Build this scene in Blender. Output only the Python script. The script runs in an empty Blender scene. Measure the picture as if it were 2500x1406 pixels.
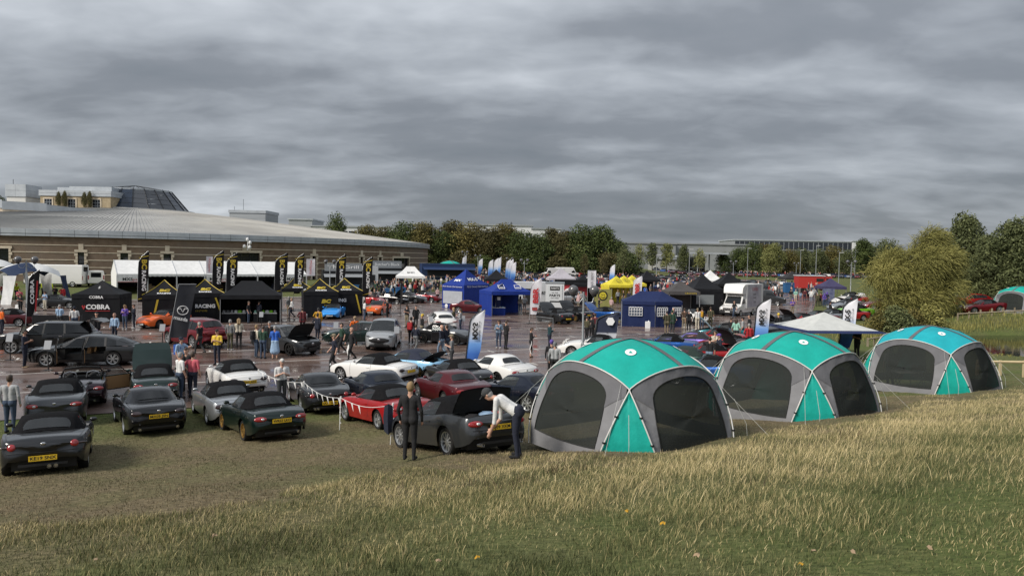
import bpy, math, random
import numpy as np
from mathutils import Vector, Matrix, Euler
R = math.radians
random.seed(7)
rng = np.random.default_rng(7)
scene = bpy.context.scene
COL = scene.collection

# ---------------------------------------------------------------- camera
CAMZ = 5.55
cam_data = bpy.data.cameras.new('camera')
cam_data.sensor_width = 36.0
cam_data.lens = 36.0 * 1733.0 / 2500.0
cam_data.clip_start = 0.1
cam_data.clip_end = 6000.0
cam = bpy.data.objects.new('camera', cam_data)
COL.objects.link(cam)
cam.location = (0, 0, CAMZ)
CAMROT = Euler((R(90 - 2.38), R(-1.0), 0.0), 'XYZ')
cam.rotation_euler = CAMROT
scene.camera = cam

# ---------------------------------------------------------------- sky and sun
SUN_EL, SUN_AZ = 38.0, 235.0        # azimuth in degrees, measured clockwise from +Y: behind the camera and to the left
world = bpy.data.worlds.new('World')
scene.world = world
world.use_nodes = True
wn = world.node_tree.nodes; wl = world.node_tree.links
wn.clear()
def wnode(t, **kw):
    n = wn.new(t)
    for k, v in kw.items():
        setattr(n, k, v)
    return n
def wmath(op, a, b=None, clamp=False):
    n = wnode('ShaderNodeMath', operation=op); n.use_clamp = clamp
    for i, v in enumerate((a, b)):
        if v is None: continue
        if isinstance(v, (int, float)): n.inputs[i].default_value = v
        else: wl.new(v, n.inputs[i])
    return n.outputs[0]
w_out = wnode('ShaderNodeOutputWorld')
w_bg = wnode('ShaderNodeBackground')
w_tc = wnode('ShaderNodeTexCoord')
w_sky = wnode('ShaderNodeTexSky', sky_type='NISHITA', sun_disc=False)
w_sky.sun_elevation = R(SUN_EL); w_sky.sun_rotation = R(SUN_AZ)
w_sep = wnode('ShaderNodeSeparateXYZ'); wl.new(w_tc.outputs['Generated'], w_sep.inputs[0])
zc = wmath('MAXIMUM', w_sep.outputs[2], 0.0)
den = wmath('ADD', zc, 0.20)
cmb = wnode('ShaderNodeCombineXYZ')
wl.new(wmath('DIVIDE', w_sep.outputs[0], den), cmb.inputs[0])
wl.new(wmath('DIVIDE', w_sep.outputs[1], den), cmb.inputs[1])
def cloud(scale, rot, loc, sx, detail, rough, dist=0.0):
    mp = wnode('ShaderNodeMapping'); wl.new(cmb.outputs[0], mp.inputs[0])
    mp.inputs['Rotation'].default_value = (0, 0, R(rot)); mp.inputs['Location'].default_value = loc
    mp.inputs['Scale'].default_value = (sx, 1, 1)
    n = wnode('ShaderNodeTexNoise'); wl.new(mp.outputs[0], n.inputs['Vector'])
    n.inputs['Scale'].default_value = scale; n.inputs['Detail'].default_value = detail
    n.inputs['Roughness'].default_value = rough; n.inputs['Distortion'].default_value = dist
    return n.outputs['Fac']
c1 = cloud(0.80, 5, (3.1, 0.4, 0), 0.55, 3, 0.45, 0.2)
c2 = cloud(2.0, 3, (1.7, 5.2, 2), 0.58, 4, 0.48, 0.3)
c3 = cloud(6.0, -4, (7.7, 1.2, 5), 0.75, 5, 0.5, 0.3)
mix = wmath('ADD', wmath('MULTIPLY', c1, 0.47), wmath('ADD', wmath('MULTIPLY', c2, 0.38), wmath('MULTIPLY', c3, 0.15)))
ramp = wnode('ShaderNodeValToRGB'); wl.new(mix, ramp.inputs[0])
cr = ramp.color_ramp
cr.elements[0].position = 0.30; cr.elements[0].color = (0.140, 0.162, 0.188, 1)
cr.elements[1].position = 0.46; cr.elements[1].color = (0.215, 0.234, 0.262, 1)
e = cr.elements.new(0.53); e.color = (0.325, 0.350, 0.385, 1)
e = cr.elements.new(0.61); e.color = (0.47, 0.50, 0.54, 1)
e = cr.elements.new(0.70); e.color = (0.72, 0.76, 0.81, 1)
# an overcast sky grows brighter from the horizon to the zenith
el = wmath('ADD', wmath('ADD', wmath('MULTIPLY', zc, 1.25), 0.78), wmath('MULTIPLY', wmath('POWER', wmath('SUBTRACT', 1.0, zc), 26.0), 0.22))
cm = wnode('ShaderNodeVectorMath', operation='SCALE'); wl.new(ramp.outputs[0], cm.inputs[0]); wl.new(el, cm.inputs['Scale'])
sm = wnode('ShaderNodeVectorMath', operation='SCALE'); wl.new(w_sky.outputs[0], sm.inputs[0]); sm.inputs['Scale'].default_value = 0.05
mx = wnode('ShaderNodeMix', data_type='RGBA'); mx.inputs[0].default_value = 0.9
wl.new(sm.outputs[0], mx.inputs[6]); wl.new(cm.outputs[0], mx.inputs[7])
wl.new(mx.outputs[2], w_bg.inputs[0]); w_bg.inputs[1].default_value = 0.67
wl.new(w_bg.outputs[0], w_out.inputs[0])

sun_data = bpy.data.lights.new('sun', 'SUN')
sun_data.energy = 2.2
sun_data.angle = R(20)
sun_data.color = (1.0, 0.94, 0.85)
sun = bpy.data.objects.new('sun', sun_data)
COL.objects.link(sun)
sd = Vector((math.sin(R(SUN_AZ)) * math.cos(R(SUN_EL)), math.cos(R(SUN_AZ)) * math.cos(R(SUN_EL)), math.sin(R(SUN_EL))))
sun.rotation_euler = sd.to_track_quat('Z', 'Y').to_euler()
sun.location = sd * 100

scene.view_settings.view_transform = 'Standard'
scene.view_settings.look = 'None'
scene.view_settings.gamma = 1.0
scene.view_settings.exposure = 0.86
scene.view_settings.use_curve_mapping = False
scene.cycles.max_bounces = 6
scene.cycles.transparent_max_bounces = 16
scene.cycles.use_denoising = True

# ---------------------------------------------------------------- where things stand
CM = CAMROT.to_matrix()
def ray(px, py):
    return CM @ Vector(((px - 1250) / 1733.0, (703 - py) / 1733.0, -1.0))
MUS = (-86.3, 163.0)                # centre of the round museum
MR = 66.5
def sstep(a, b, v):
    t = np.clip((v - a) / (b - a), 0, 1)
    return t * t * (3 - 2 * t)
def toe(x):                         # foot of the bank, parallel to the parking bays
    return 30.7 + 0.47 * np.clip(x, -60, 60)
def pond_d(x, y):                   # < 1 inside the pond
    return np.sqrt(((x - 48.0) / 19.0) ** 2 + ((y - 51.0) / 11.0) ** 2)
POND_Z = -0.36
def hz(x, y):
    x = np.asarray(x, dtype=float); y = np.asarray(y, dtype=float)
    d = np.maximum(toe(x) - y, 0)
    b = np.where(d < 14.5, 0.0055 * d * d, 1.156 + 0.175 * (d - 14.5))
    b = np.minimum(b, 4.0 + 0.03 * d)
    f = 0.0065 * np.maximum(y - 85, 0) * (1 - 0.6 * sstep(300, 900, y))
    r = np.hypot(x - MUS[0], y - MUS[1])
    m = 1.1 * sstep(96, 74, r)
    lawn = 1.9 * sstep(188, 232, y + 0.10 * x) * sstep(50, 26, x - 0.05 * y)
    pd = pond_d(x, y)
    p = -1.1 * sstep(1.06, 0.86, pd)
    fb = 1.15 * sstep(60.5, 67, y) * sstep(38, 47, x) * sstep(140, 95, y)
    return b + f + m + lawn + p + fb
def hzf(x, y): return float(hz(x, y))
def T(px, py, dmax=900):            # where a pixel's ray meets the terrain
    d = ray(px, py); d = d / d.y
    t0 = 3.0; prev = t0
    t = t0
    while t < dmax:
        if CAMZ + d.z * t < hzf(d.x * t, t):
            lo, hi = prev, t
            for _ in range(18):
                m = (lo + hi) / 2
                if CAMZ + d.z * m < hzf(d.x * m, m): hi = m
                else: lo = m
            return Vector((d.x * hi, hi, hzf(d.x * hi, hi)))
        prev = t; t *= 1.02
    return Vector((d.x * dmax, dmax, hzf(d.x * dmax, dmax)))
def AT(px, D, dz=0.0):              # a column of the picture at a known distance, on the terrain
    # iterate because of the slight roll of the camera
    py = 700.0
    for _ in range(4):
        d = ray(px, py); d = d / d.y
        x = d.x * D; z = hzf(x, D)
        s = d.z * D + CAMZ
        py += (s - z) * 1733.0 / D
    return Vector((x, D, z + dz))
def PD(px, py, D):                  # a pixel at a known distance
    d = ray(px, py); d = d / d.y
    return Vector((d.x * D, D, CAMZ + d.z * D))

# ---------------------------------------------------------------- materials
MATS = {}
def mat(name, color=(0.5, 0.5, 0.5), rough=0.6, metal=0.0, coat=0.0, spec=0.5, alpha=None, emit=None):
    if name in MATS: return MATS[name]
    m = bpy.data.materials.new(name); m.use_nodes = True
    b = m.node_tree.nodes['Principled BSDF']
    b.inputs['Base Color'].default_value = (*color, 1)
    b.inputs['Roughness'].default_value = rough
    b.inputs['Metallic'].default_value = metal
    b.inputs['Coat Weight'].default_value = coat
    b.inputs['Coat Roughness'].default_value = 0.04
    b.inputs['Specular IOR Level'].default_value = spec
    if alpha is not None:
        b.inputs['Alpha'].default_value = alpha
    MATS[name] = m
    return m
def noisy(name, c1, c2, scale=5.0, rough=0.7, detail=6, bump=0.0, bscale=None, coord='Object', metal=0.0, stretch=(1, 1, 1), lo=0.35, hi=0.65, c3=None, scale3=0.5, spec=0.5, bdist=.05):
    """two-tone noise material (plus an optional larger third tone) with bump"""
    if name in MATS: return MATS[name]
    m = mat(name, c1, rough, metal, spec=spec)
    nt = m.node_tree; b = nt.nodes['Principled BSDF']
    tc = nt.nodes.new('ShaderNodeTexCoord'); mp = nt.nodes.new('ShaderNodeMapping')
    nt.links.new(tc.outputs[coord], mp.inputs[0]); mp.inputs['Scale'].default_value = stretch
    n = nt.nodes.new('ShaderNodeTexNoise'); n.inputs['Scale'].default_value = scale; n.inputs['Detail'].default_value = detail
    n.inputs['Roughness'].default_value = 0.6
    nt.links.new(mp.outputs[0], n.inputs['Vector'])
    r = nt.nodes.new('ShaderNodeValToRGB'); nt.links.new(n.outputs['Fac'], r.inputs[0])
    r.color_ramp.elements[0].position = lo; r.color_ramp.elements[0].color = (*c1, 1)
    r.color_ramp.elements[1].position = hi; r.color_ramp.elements[1].color = (*c2, 1)
    out = r.outputs[0]
    if c3 is not None:
        n3 = nt.nodes.new('ShaderNodeTexNoise'); n3.inputs['Scale'].default_value = scale3; n3.inputs['Detail'].default_value = 5
        nt.links.new(mp.outputs[0], n3.inputs['Vector'])
        r3 = nt.nodes.new('ShaderNodeValToRGB'); nt.links.new(n3.outputs['Fac'], r3.inputs[0])
        r3.color_ramp.elements[0].position = 0.45; r3.color_ramp.elements[0].color = (0, 0, 0, 1)
        r3.color_ramp.elements[1].position = 0.62; r3.color_ramp.elements[1].color = (1, 1, 1, 1)
        mxn = nt.nodes.new('ShaderNodeMix'); mxn.data_type = 'RGBA'
        nt.links.new(r3.outputs[0], mxn.inputs[0]); nt.links.new(out, mxn.inputs[6]); mxn.inputs[7].default_value = (*c3, 1)
        out = mxn.outputs[2]
    nt.links.new(out, b.inputs['Base Color'])
    if bump:
        bn = nt.nodes.new('ShaderNodeBump'); bn.inputs['Strength'].default_value = bump; bn.inputs['Distance'].default_value = bdist
        if bscale:
            n2 = nt.nodes.new('ShaderNodeTexNoise'); n2.inputs['Scale'].default_value = bscale; n2.inputs['Detail'].default_value = 4
            nt.links.new(mp.outputs[0], n2.inputs['Vector']); nt.links.new(n2.outputs['Fac'], bn.inputs['Height'])
        else:
            nt.links.new(n.outputs['Fac'], bn.inputs['Height'])
        nt.links.new(bn.outputs[0], b.inputs['Normal'])
    return m
def fabric(name, color, rough=0.75, wr=0.35, wscale=1.6):
    """tent cloth: plain colour with soft creases"""
    if name in MATS: return MATS[name]
    c2 = tuple(min(1, c * 0.86) for c in color)
    return noisy(name, color, c2, scale=2.2, spec=0.2, rough=rough, bump=wr, bscale=wscale, detail=4, bdist=.07)
def paint(name, color, metallic=0.35, rough=0.32):
    if name in MATS: return MATS[name]
    m = mat(name, color, rough, metallic, coat=0.8, spec=0.15)
    nt = m.node_tree; b = nt.nodes['Principled BSDF']
    # rain spots and road film on the lacquer
    tc = nt.nodes.new('ShaderNodeTexCoord'); n = nt.nodes.new('ShaderNodeTexNoise')
    n.inputs['Scale'].default_value = 9; n.inputs['Detail'].default_value = 8
    nt.links.new(tc.outputs['Object'], n.inputs['Vector'])
    mr = nt.nodes.new('ShaderNodeMapRange'); nt.links.new(n.outputs['Fac'], mr.inputs[0])
    mr.inputs[1].default_value = 0.4; mr.inputs[2].default_value = 0.75; mr.inputs[3].default_value = 0.03; mr.inputs[4].default_value = 0.16
    nt.links.new(mr.outputs[0], b.inputs['Coat Roughness'])
    return m
def glass(name, tint=(0.02, 0.025, 0.03), trans=0.4):
    if name in MATS: return MATS[name]
    m = bpy.data.materials.new(name); m.use_nodes = True
    nt = m.node_tree; nt.nodes.clear()
    o = nt.nodes.new('ShaderNodeOutputMaterial'); p = nt.nodes.new('ShaderNodeBsdfPrincipled')
    p.inputs['Base Color'].default_value = (*tint, 1); p.inputs['Roughness'].default_value = 0.04
    p.inputs['Specular IOR Level'].default_value = 0.6
    t = nt.nodes.new('ShaderNodeBsdfTransparent'); t.inputs[0].default_value = (0.75, 0.8, 0.8, 1)
    mxs = nt.nodes.new('ShaderNodeMixShader'); mxs.inputs[0].default_value = trans
    nt.links.new(p.outputs[0], mxs.inputs[1]); nt.links.new(t.outputs[0], mxs.inputs[2]); nt.links.new(mxs.outputs[0], o.inputs[0])
    MATS[name] = m
    return m

# ---------------------------------------------------------------- mesh helpers
class MB:
    def __init__(self): self.v = []; self.f = []; self.m = []
    def add(self, vs, fs, mi=0):
        o = len(self.v); self.v += [tuple(p) for p in vs]
        for f in fs: self.f.append(tuple(i + o for i in f)); self.m.append(mi)
        return self
    def box(self, c, s, mi=0, rot=None, bev=0.0):
        x, y, z = s[0] / 2, s[1] / 2, s[2] / 2
        vs = [Vector(p) for p in ((-x, -y, -z), (x, -y, -z), (x, y, -z), (-x, y, -z), (-x, -y, z), (x, -y, z), (x, y, z), (-x, y, z))]
        if rot is not None: vs = [rot @ p for p in vs]
        c = Vector(c)
        return self.add([p + c for p in vs], [(0, 3, 2, 1), (4, 5, 6, 7), (0, 1, 5, 4), (1, 2, 6, 5), (2, 3, 7, 6), (3, 0, 4, 7)], mi)
    def tube(self, pts, rad, n=8, mi=0, cap=True):
        pts = [Vector(p) for p in pts]
        if not isinstance(rad, (list, tuple)): rad = [rad] * len(pts)
        rings = []; prev = None
        for i, p in enumerate(pts):
            d = (pts[min(i + 1, len(pts) - 1)] - pts[max(i - 1, 0)])
            d = d.normalized() if d.length > 1e-9 else Vector((0, 0, 1))
            if prev is None:
                a = Vector((1, 0, 0)) if abs(d.x) < 0.9 else Vector((0, 1, 0))
                s = d.cross(a).normalized()
            else:
                s = (prev - d * prev.dot(d))
                s = s.normalized() if s.length > 1e-6 else d.orthogonal().normalized()
            prev = s; t = d.cross(s)
            rings.append([p + (s * math.cos(2 * math.pi * k / n) + t * math.sin(2 * math.pi * k / n)) * rad[i] for k in range(n)])
        vs = [q for r_ in rings for q in r_]; fs = []
        for i in range(len(pts) - 1):
            for k in range(n):
                fs.append((i * n + k, i * n + (k + 1) % n, (i + 1) * n + (k + 1) % n, (i + 1) * n + k))
        if cap:
            fs.append(tuple(range(n - 1, -1, -1))); fs.append(tuple((len(pts) - 1) * n + k for k in range(n)))
        return self.add(vs, fs, mi)
    def ball(self, c, r, nu=10, nv=6, mi=0, rot=None):
        if not isinstance(r, (list, tuple)): r = (r, r, r)
        vs = []; fs = []; c = Vector(c)
        for j in range(nv + 1):
            th = math.pi * j / nv
            for i in range(nu):
                ph = 2 * math.pi * i / nu
                p = Vector((r[0] * math.sin(th) * math.cos(ph), r[1] * math.sin(th) * math.sin(ph), r[2] * math.cos(th)))
                if rot is not None: p = rot @ p
                vs.append(p + c)
        for j in range(nv):
            for i in range(nu):
                a, b_ = j * nu + i, j * nu + (i + 1) % nu
                c_, d_ = (j + 1) * nu + (i + 1) % nu, (j + 1) * nu + i
                if j == 0: fs.append((a, d_, c_))
                elif j == nv - 1: fs.append((a, d_, b_))
                else: fs.append((a, d_, c_, b_))
        return self.add(vs, fs, mi)
    def lathe(self, prof, n=16, mi=0, c=(0, 0, 0), axis='Z'):
        vs = []; fs = []
        for r_, z in prof:
            for k in range(n):
                a = 2 * math.pi * k / n
                p = (r_ * math.cos(a), r_ * math.sin(a), z)
                if axis == 'Y': p = (p[0], z, p[1])
                elif axis == 'X': p = (z, p[0], p[1])
                vs.append((p[0] + c[0], p[1] + c[1], p[2] + c[2]))
        for i in range(len(prof) - 1):
            for k in range(n):
                fs.append((i * n + k, i * n + (k + 1) % n, (i + 1) * n + (k + 1) % n, (i + 1) * n + k))
        return self.add(vs, fs, mi)
    def grid(self, rows, mi=0, closed=False, flip=False):
        n = len(rows[0]); vs = [p for r_ in rows for p in r_]; fs = []
        for i in range(len(rows) - 1):
            for k in range(n if closed else n - 1):
                q = (i * n + k, i * n + (k + 1) % n, (i + 1) * n + (k + 1) % n, (i + 1) * n + k)
                fs.append(q[::-1] if flip else q)
        return self.add(vs, fs, mi)
    def prism(self, poly, a, b, mi=0):
        """poly: list of 3D points; extruded from offset a to offset b (vectors)"""
        n = len(poly); a = Vector(a); b = Vector(b)
        vs = [Vector(p) + a for p in poly] + [Vector(p) + b for p in poly]
        fs = [tuple(range(n - 1, -1, -1)), tuple(range(n, 2 * n))]
        for k in range(n): fs.append((k, (k + 1) % n, n + (k + 1) % n, n + k))
        return self.add(vs, fs, mi)
    def mesh(self, name, smooth=None):
        me = bpy.data.meshes.new(name)
        me.from_pydata(self.v, [], self.f)
        if any(self.m): me.polygons.foreach_set('material_index', self.m)
        if smooth is not None:
            me.polygons.foreach_set('use_smooth', [True] * len(me.polygons))
            if smooth < 180:
                try: me.set_sharp_from_angle(angle=R(smooth))
                except Exception: pass
        me.update()
        return me
    def obj(self, name, mats, parent=None, smooth=None, loc=None, rot=None):
        return link(name, self.mesh(name, smooth), mats, parent, loc, rot)
def link(name, me, mats, parent=None, loc=None, rot=None):
    """link a (possibly shared) mesh; materials are held by the object so that copies may differ in colour"""
    if not isinstance(mats, (list, tuple)): mats = [mats]
    while len(me.materials) < len(mats): me.materials.append(None)
    o = bpy.data.objects.new(name, me); COL.objects.link(o)
    for i, m in enumerate(mats):
        s = o.material_slots[i]; s.link = 'OBJECT'; s.material = m
    if parent is not None: o.parent = parent
    if loc is not None: o.location = loc
    if rot is not None: o.rotation_euler = rot
    return o
def thing(name, label, cat, loc=(0, 0, 0), yaw=0.0, group=None, kind=None):
    o = bpy.data.objects.new(name, None); COL.objects.link(o)
    o.empty_display_size = 0.2
    o.location = loc; o.rotation_euler = (0, 0, yaw)
    tag(o, label, cat, group, kind)
    return o
def tag(o, label=None, cat=None, group=None, kind=None):
    if label: o['label'] = label
    if cat: o['category'] = cat
    if group: o['group'] = group
    if kind: o['kind'] = kind
    return o
def struct(o): o['kind'] = 'structure'; return o
def yaw2(deg): return R(deg)
TEXTS = {}
def text_mesh(s, size=1.0, bold=0.0, mirror=False, shear=0.0, spacing=1.0):
    key = (s, round(size, 4), bold, mirror, shear, spacing)
    if key in TEXTS: return TEXTS[key]
    cu = bpy.data.curves.new('lettering', 'FONT')
    cu.body = s; cu.size = size; cu.align_x = 'CENTER'; cu.align_y = 'CENTER'
    cu.offset = bold; cu.shear = shear; cu.space_character = spacing; cu.resolution_u = 2
    cu.fill_mode = 'FRONT'
    o = bpy.data.objects.new('lettering', cu)
    me = bpy.data.meshes.new_from_object(o)
    bpy.data.objects.remove(o); bpy.data.curves.remove(cu)
    if mirror:
        for v in me.vertices: v.co.x = -v.co.x
    me.name = 'lettering'
    TEXTS[key] = me
    return me
def text(s, size, m, parent, mtx, bold=0.0, mirror=False, shear=0.0, spacing=1.0, fit=None, name='lettering'):
    """flat lettering on a surface; mtx places the text plane (x right, y up, z out) in the parent's space"""
    me = text_mesh(s, size, bold, mirror, shear, spacing)
    o = link(name, me, m, parent)
    k = Matrix.Identity(4)
    if fit:
        xs = [v.co.x for v in me.vertices]
        if xs:
            w = max(xs) - min(xs)
            if w > 0: k = Matrix.Diagonal((fit / w, 1 if fit > w else fit / w, 1, 1))
    o.matrix_local = mtx @ k
    return o
def frame(o, x, y):
    """matrix with given origin, x axis and y axis (up)"""
    x = Vector(x).normalized(); y = Vector(y); y = (y - x * y.dot(x)).normalized(); z = x.cross(y)
    return Matrix(((x.x, y.x, z.x, o[0]), (x.y, y.y, z.y, o[1]), (x.z, y.z, z.z, o[2]), (0, 0, 0, 1)))

# ================================================================ terrain
def grass_material():
    m = mat('grass_ground', (0.08, 0.09, 0.03), 0.95, spec=0.15)
    nt = m.node_tree; b = nt.nodes['Principled BSDF']; L = nt.links
    geo = nt.nodes.new('ShaderNodeNewGeometry')
    at = nt.nodes.new('ShaderNodeAttribute'); at.attribute_name = 'dry'
    def nz(sc, det=6, st=(1, 1, 1)):
        mp = nt.nodes.new('ShaderNodeMapping'); L.new(geo.outputs['Position'], mp.inputs[0]); mp.inputs['Scale'].default_value = st
        n = nt.nodes.new('ShaderNodeTexNoise'); n.inputs['Scale'].default_value = sc; n.inputs['Detail'].default_value = det
        n.inputs['Roughness'].default_value = 0.65
        L.new(mp.outputs[0], n.inputs['Vector']); return n.outputs['Fac']
    def rmp(f, stops):
        r = nt.nodes.new('ShaderNodeValToRGB'); L.new(f, r.inputs[0]); c = r.color_ramp
        c.elements[0].position, c.elements[0].color = stops[0][0], (*stops[0][1], 1)
        c.elements[1].position, c.elements[1].color = stops[-1][0], (*stops[-1][1], 1)
        for p, k in stops[1:-1]:
            q = c.elements.new(p); q.color = (*k, 1)
        return r.outputs[0]
    fine = nz(7, 9, (1, 2.4, 1))
    green = rmp(fine, [(0.3, (0.044, 0.060, 0.020)), (0.5, (0.088, 0.112, 0.034)), (0.72, (0.155, 0.165, 0.062))])
    dry = rmp(fine, [(0.3, (0.062, 0.050, 0.030)), (0.5, (0.140, 0.112, 0.066)), (0.72, (0.27, 0.215, 0.13))])
    big = nz(0.35, 5)
    ad = nt.nodes.new('ShaderNodeMath'); ad.operation = 'MULTIPLY_ADD'; L.new(big, ad.inputs[0]); ad.inputs[1].default_value = 2.0
    s2 = nt.nodes.new('ShaderNodeMath'); s2.operation = 'SUBTRACT'; L.new(at.outputs['Fac'], s2.inputs[0]); s2.inputs[1].default_value = 1.0
    L.new(s2.outputs[0], ad.inputs[2]); ad.use_clamp = True
    mx = nt.nodes.new('ShaderNodeMix'); mx.data_type = 'RGBA'
    L.new(ad.outputs[0], mx.inputs[0]); L.new(green, mx.inputs[6]); L.new(dry, mx.inputs[7])
    L.new(mx.outputs[2], b.inputs['Base Color'])
    bn = nt.nodes.new('ShaderNodeBump'); bn.inputs['Strength'].default_value = 0.9; bn.inputs['Distance'].default_value = 0.04
    L.new(nz(11, 6), bn.inputs['Height']); L.new(bn.outputs[0], b.inputs['Normal'])
    return m
def dryness(x, y):
    d = toe(x) - y
    v = np.where(d > 0, np.clip(d / 9.0, 0, .82), 0.18)
    # the mown strip under the parked cars is brown, the foot by the tarmac and the lawns are green
    v = np.where((d > 0) & (x > 12) & (y > 26), 0.25, v)
    v = np.where(d > 17, np.clip(0.95 - (d - 17) / 10.0, 0.12, 1), v)
    return v
xs = np.concatenate([np.linspace(-1500, -130, 12), np.linspace(-110, -45, 14), np.linspace(-40, 70, 221), np.linspace(74, 150, 20), np.linspace(180, 1500, 12)])
ys = np.concatenate([np.linspace(-60, -4, 8), np.linspace(-2, 62, 129), np.linspace(63, 130, 68), np.linspace(132, 300, 70), np.linspace(320, 1000, 14), np.linspace(1200, 4000, 6)])
XX, YY = np.meshgrid(xs, ys)
ZZ = hz(XX, YY)
near = (YY < 45) & (toe(XX) - YY > 0.5)
ZZ = ZZ + np.where(near, 0.05 * np.sin(XX * 1.7 + YY * 0.6) * np.sin(YY * 1.3 - XX * 0.4) * sstep(1, 6, toe(XX) - YY), 0)
def grid_mesh(name, X, Y, Z):
    h, w = X.shape
    me = bpy.data.meshes.new(name)
    me.vertices.add(h * w)
    me.vertices.foreach_set('co', np.stack([X, Y, Z], -1).astype(np.float32).ravel())
    i = np.arange((h - 1) * w).reshape(h - 1, w)[:, :-1].ravel()
    q = np.stack([i, i + 1, i + w + 1, i + w], -1).astype(np.int32)
    me.loops.add(q.size); me.loops.foreach_set('vertex_index', q.ravel())
    me.polygons.add(len(q)); me.polygons.foreach_set('loop_start', np.arange(0, q.size, 4, dtype=np.int32))
    me.update(calc_edges=True)
    me.polygons.foreach_set('use_smooth', np.ones(len(q), dtype=bool))
    return me
gme = grid_mesh('ground', XX, YY, ZZ)
a = gme.attributes.new('dry', 'FLOAT', 'POINT'); a.data.foreach_set('value', dryness(XX, YY).astype(np.float32).ravel())
struct(link('ground', gme, grass_material()))

# ---- tarmac of the car park: sheared rows parallel to the foot of the bank, wet after rain
def tarmac_material():
    m = mat('wet_tarmac', (0.07, 0.05, 0.045), 0.4, spec=0.38)
    nt = m.node_tree; b = nt.nodes['Principled BSDF']; L = nt.links
    geo = nt.nodes.new('ShaderNodeNewGeometry')
    def nz(sc, det=6, st=(1, 1, 1), rot=0):
        mp = nt.nodes.new('ShaderNodeMapping'); L.new(geo.outputs['Position'], mp.inputs[0]); mp.inputs['Scale'].default_value = st
        mp.inputs['Rotation'].default_value = (0, 0, R(rot))
        n = nt.nodes.new('ShaderNodeTexNoise'); n.inputs['Scale'].default_value = sc; n.inputs['Detail'].default_value = det
        n.inputs['Roughness'].default_value = 0.6
        L.new(mp.outputs[0], n.inputs['Vector']); return n.outputs['Fac']
    r = nt.nodes.new('ShaderNodeValToRGB'); L.new(nz(0.22, 8, (1, 1.6, 1), -25), r.inputs[0]); c = r.color_ramp
    c.elements[0].position = 0.35; c.elements[0].color = (0.085, 0.056, 0.047, 1)
    c.elements[1].position = 0.68; c.elements[1].color = (0.185, 0.132, 0.112, 1)
    n2 = nz(60, 3)
    mx = nt.nodes.new('ShaderNodeMix'); mx.data_type = 'RGBA'; mx.blend_type = 'MULTIPLY'; mx.inputs[0].default_value = 0.6
    L.new(r.outputs[0], mx.inputs[6]); L.new(n2, mx.inputs[7])
    g = nt.nodes.new('ShaderNodeVectorMath'); g.operation = 'SCALE'; g.inputs['Scale'].default_value = 1.45; L.new(mx.outputs[2], g.inputs[0])
    L.new(g.outputs[0], b.inputs['Base Color'])
    mr = nt.nodes.new('ShaderNodeMapRange'); L.new(nz(0.33, 7, (1, 1.8, 1), -27), mr.inputs[0])
    mr.inputs[1].default_value = 0.42; mr.inputs[2].default_value = 0.60; mr.inputs[3].default_value = 0.10; mr.inputs[4].default_value = 0.46
    L.new(mr.outputs[0], b.inputs['Roughness'])
    bn = nt.nodes.new('ShaderNodeBump'); bn.inputs['Distance'].default_value = 0.004
    mb = nt.nodes.new('ShaderNodeMapRange'); L.new(mr.outputs[0], mb.inputs[0]); mb.inputs[1].default_value = 0.1; mb.inputs[2].default_value = 0.5
    mb.inputs[3].default_value = 0.12; mb.inputs[4].default_value = 0.6
    L.new(mb.outputs[0], bn.inputs['Strength']); L.new(nz(45, 3), bn.inputs['Height']); L.new(bn.outputs[0], b.inputs['Normal'])
    return m
RX = np.array([(-30, 9), (38.3, 9.9), (44, 14.5), (48.6, 18.2), (65.7, 26.9), (80, 34), (111, 48), (140, 60), (175, 72), (400, 72)], float)
def right_edge(y): return np.interp(y, RX[:, 0], RX[:, 1])
def left_edge(y):
    # the kerb runs round the museum
    k = 94.0
    dx = np.sqrt(np.maximum(k * k - (y - MUS[1]) ** 2, 0))
    return np.where(y < MUS[1], np.where(np.abs(y - MUS[1]) < k, MUS[0] + dx, -85.0), MUS[0] + k)
nrow = 150; ncol = 60
S = np.linspace(0, 1, nrow)
Xs = np.zeros((nrow, ncol)); Ys = np.zeros((nrow, ncol))
for i, s in enumerate(np.concatenate([np.linspace(-0.15, 30, 60), np.linspace(31, 170, nrow - 60)])):
    # row of constant distance from the foot of the bank; it flattens out further away
    k = float(np.clip(1 - s / 60.0, 0, 1))
    y0 = 30.7 + s
    xl = -85.0
    for _ in range(25):
        xl = 0.5 * xl + 0.5 * float(left_edge(y0 + 0.47 * k * xl))
    xr = 10.0
    for _ in range(25):
        xr = 0.5 * xr + 0.5 * float(right_edge(y0 + 0.47 * k * xr))
    X = np.linspace(xl, xr, ncol)
    Xs[i] = X; Ys[i] = y0 + 0.47 * k * X
tme = grid_mesh('car_park', Xs, Ys, hz(Xs, Ys) + 0.03)
car_park = struct(link('car_park', tme, tarmac_material()))

# ---- kerb along the museum lawn
kb = MB(); rows = []
for i in range(80):
    a = -math.pi / 2 - 0.15 + i * 0.026
    rr = 94.0
    row = []
    for dr, dz in ((0.14, 0.0), (0.14, 0.13), (0.0, 0.14), (-0.12, 0.14)):
        x = MUS[0] + (rr + dr) * math.cos(a); y = MUS[1] + (rr + dr) * math.sin(a)
        row.append((x, y, hzf(x, y) + 0.03 + dz))
    rows.append(row)
kb.grid(rows)
struct(kb.obj('kerb', noisy('kerb_stone', (0.33, 0.31, 0.27), (0.45, 0.42, 0.37), 3, 0.85)))

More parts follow.
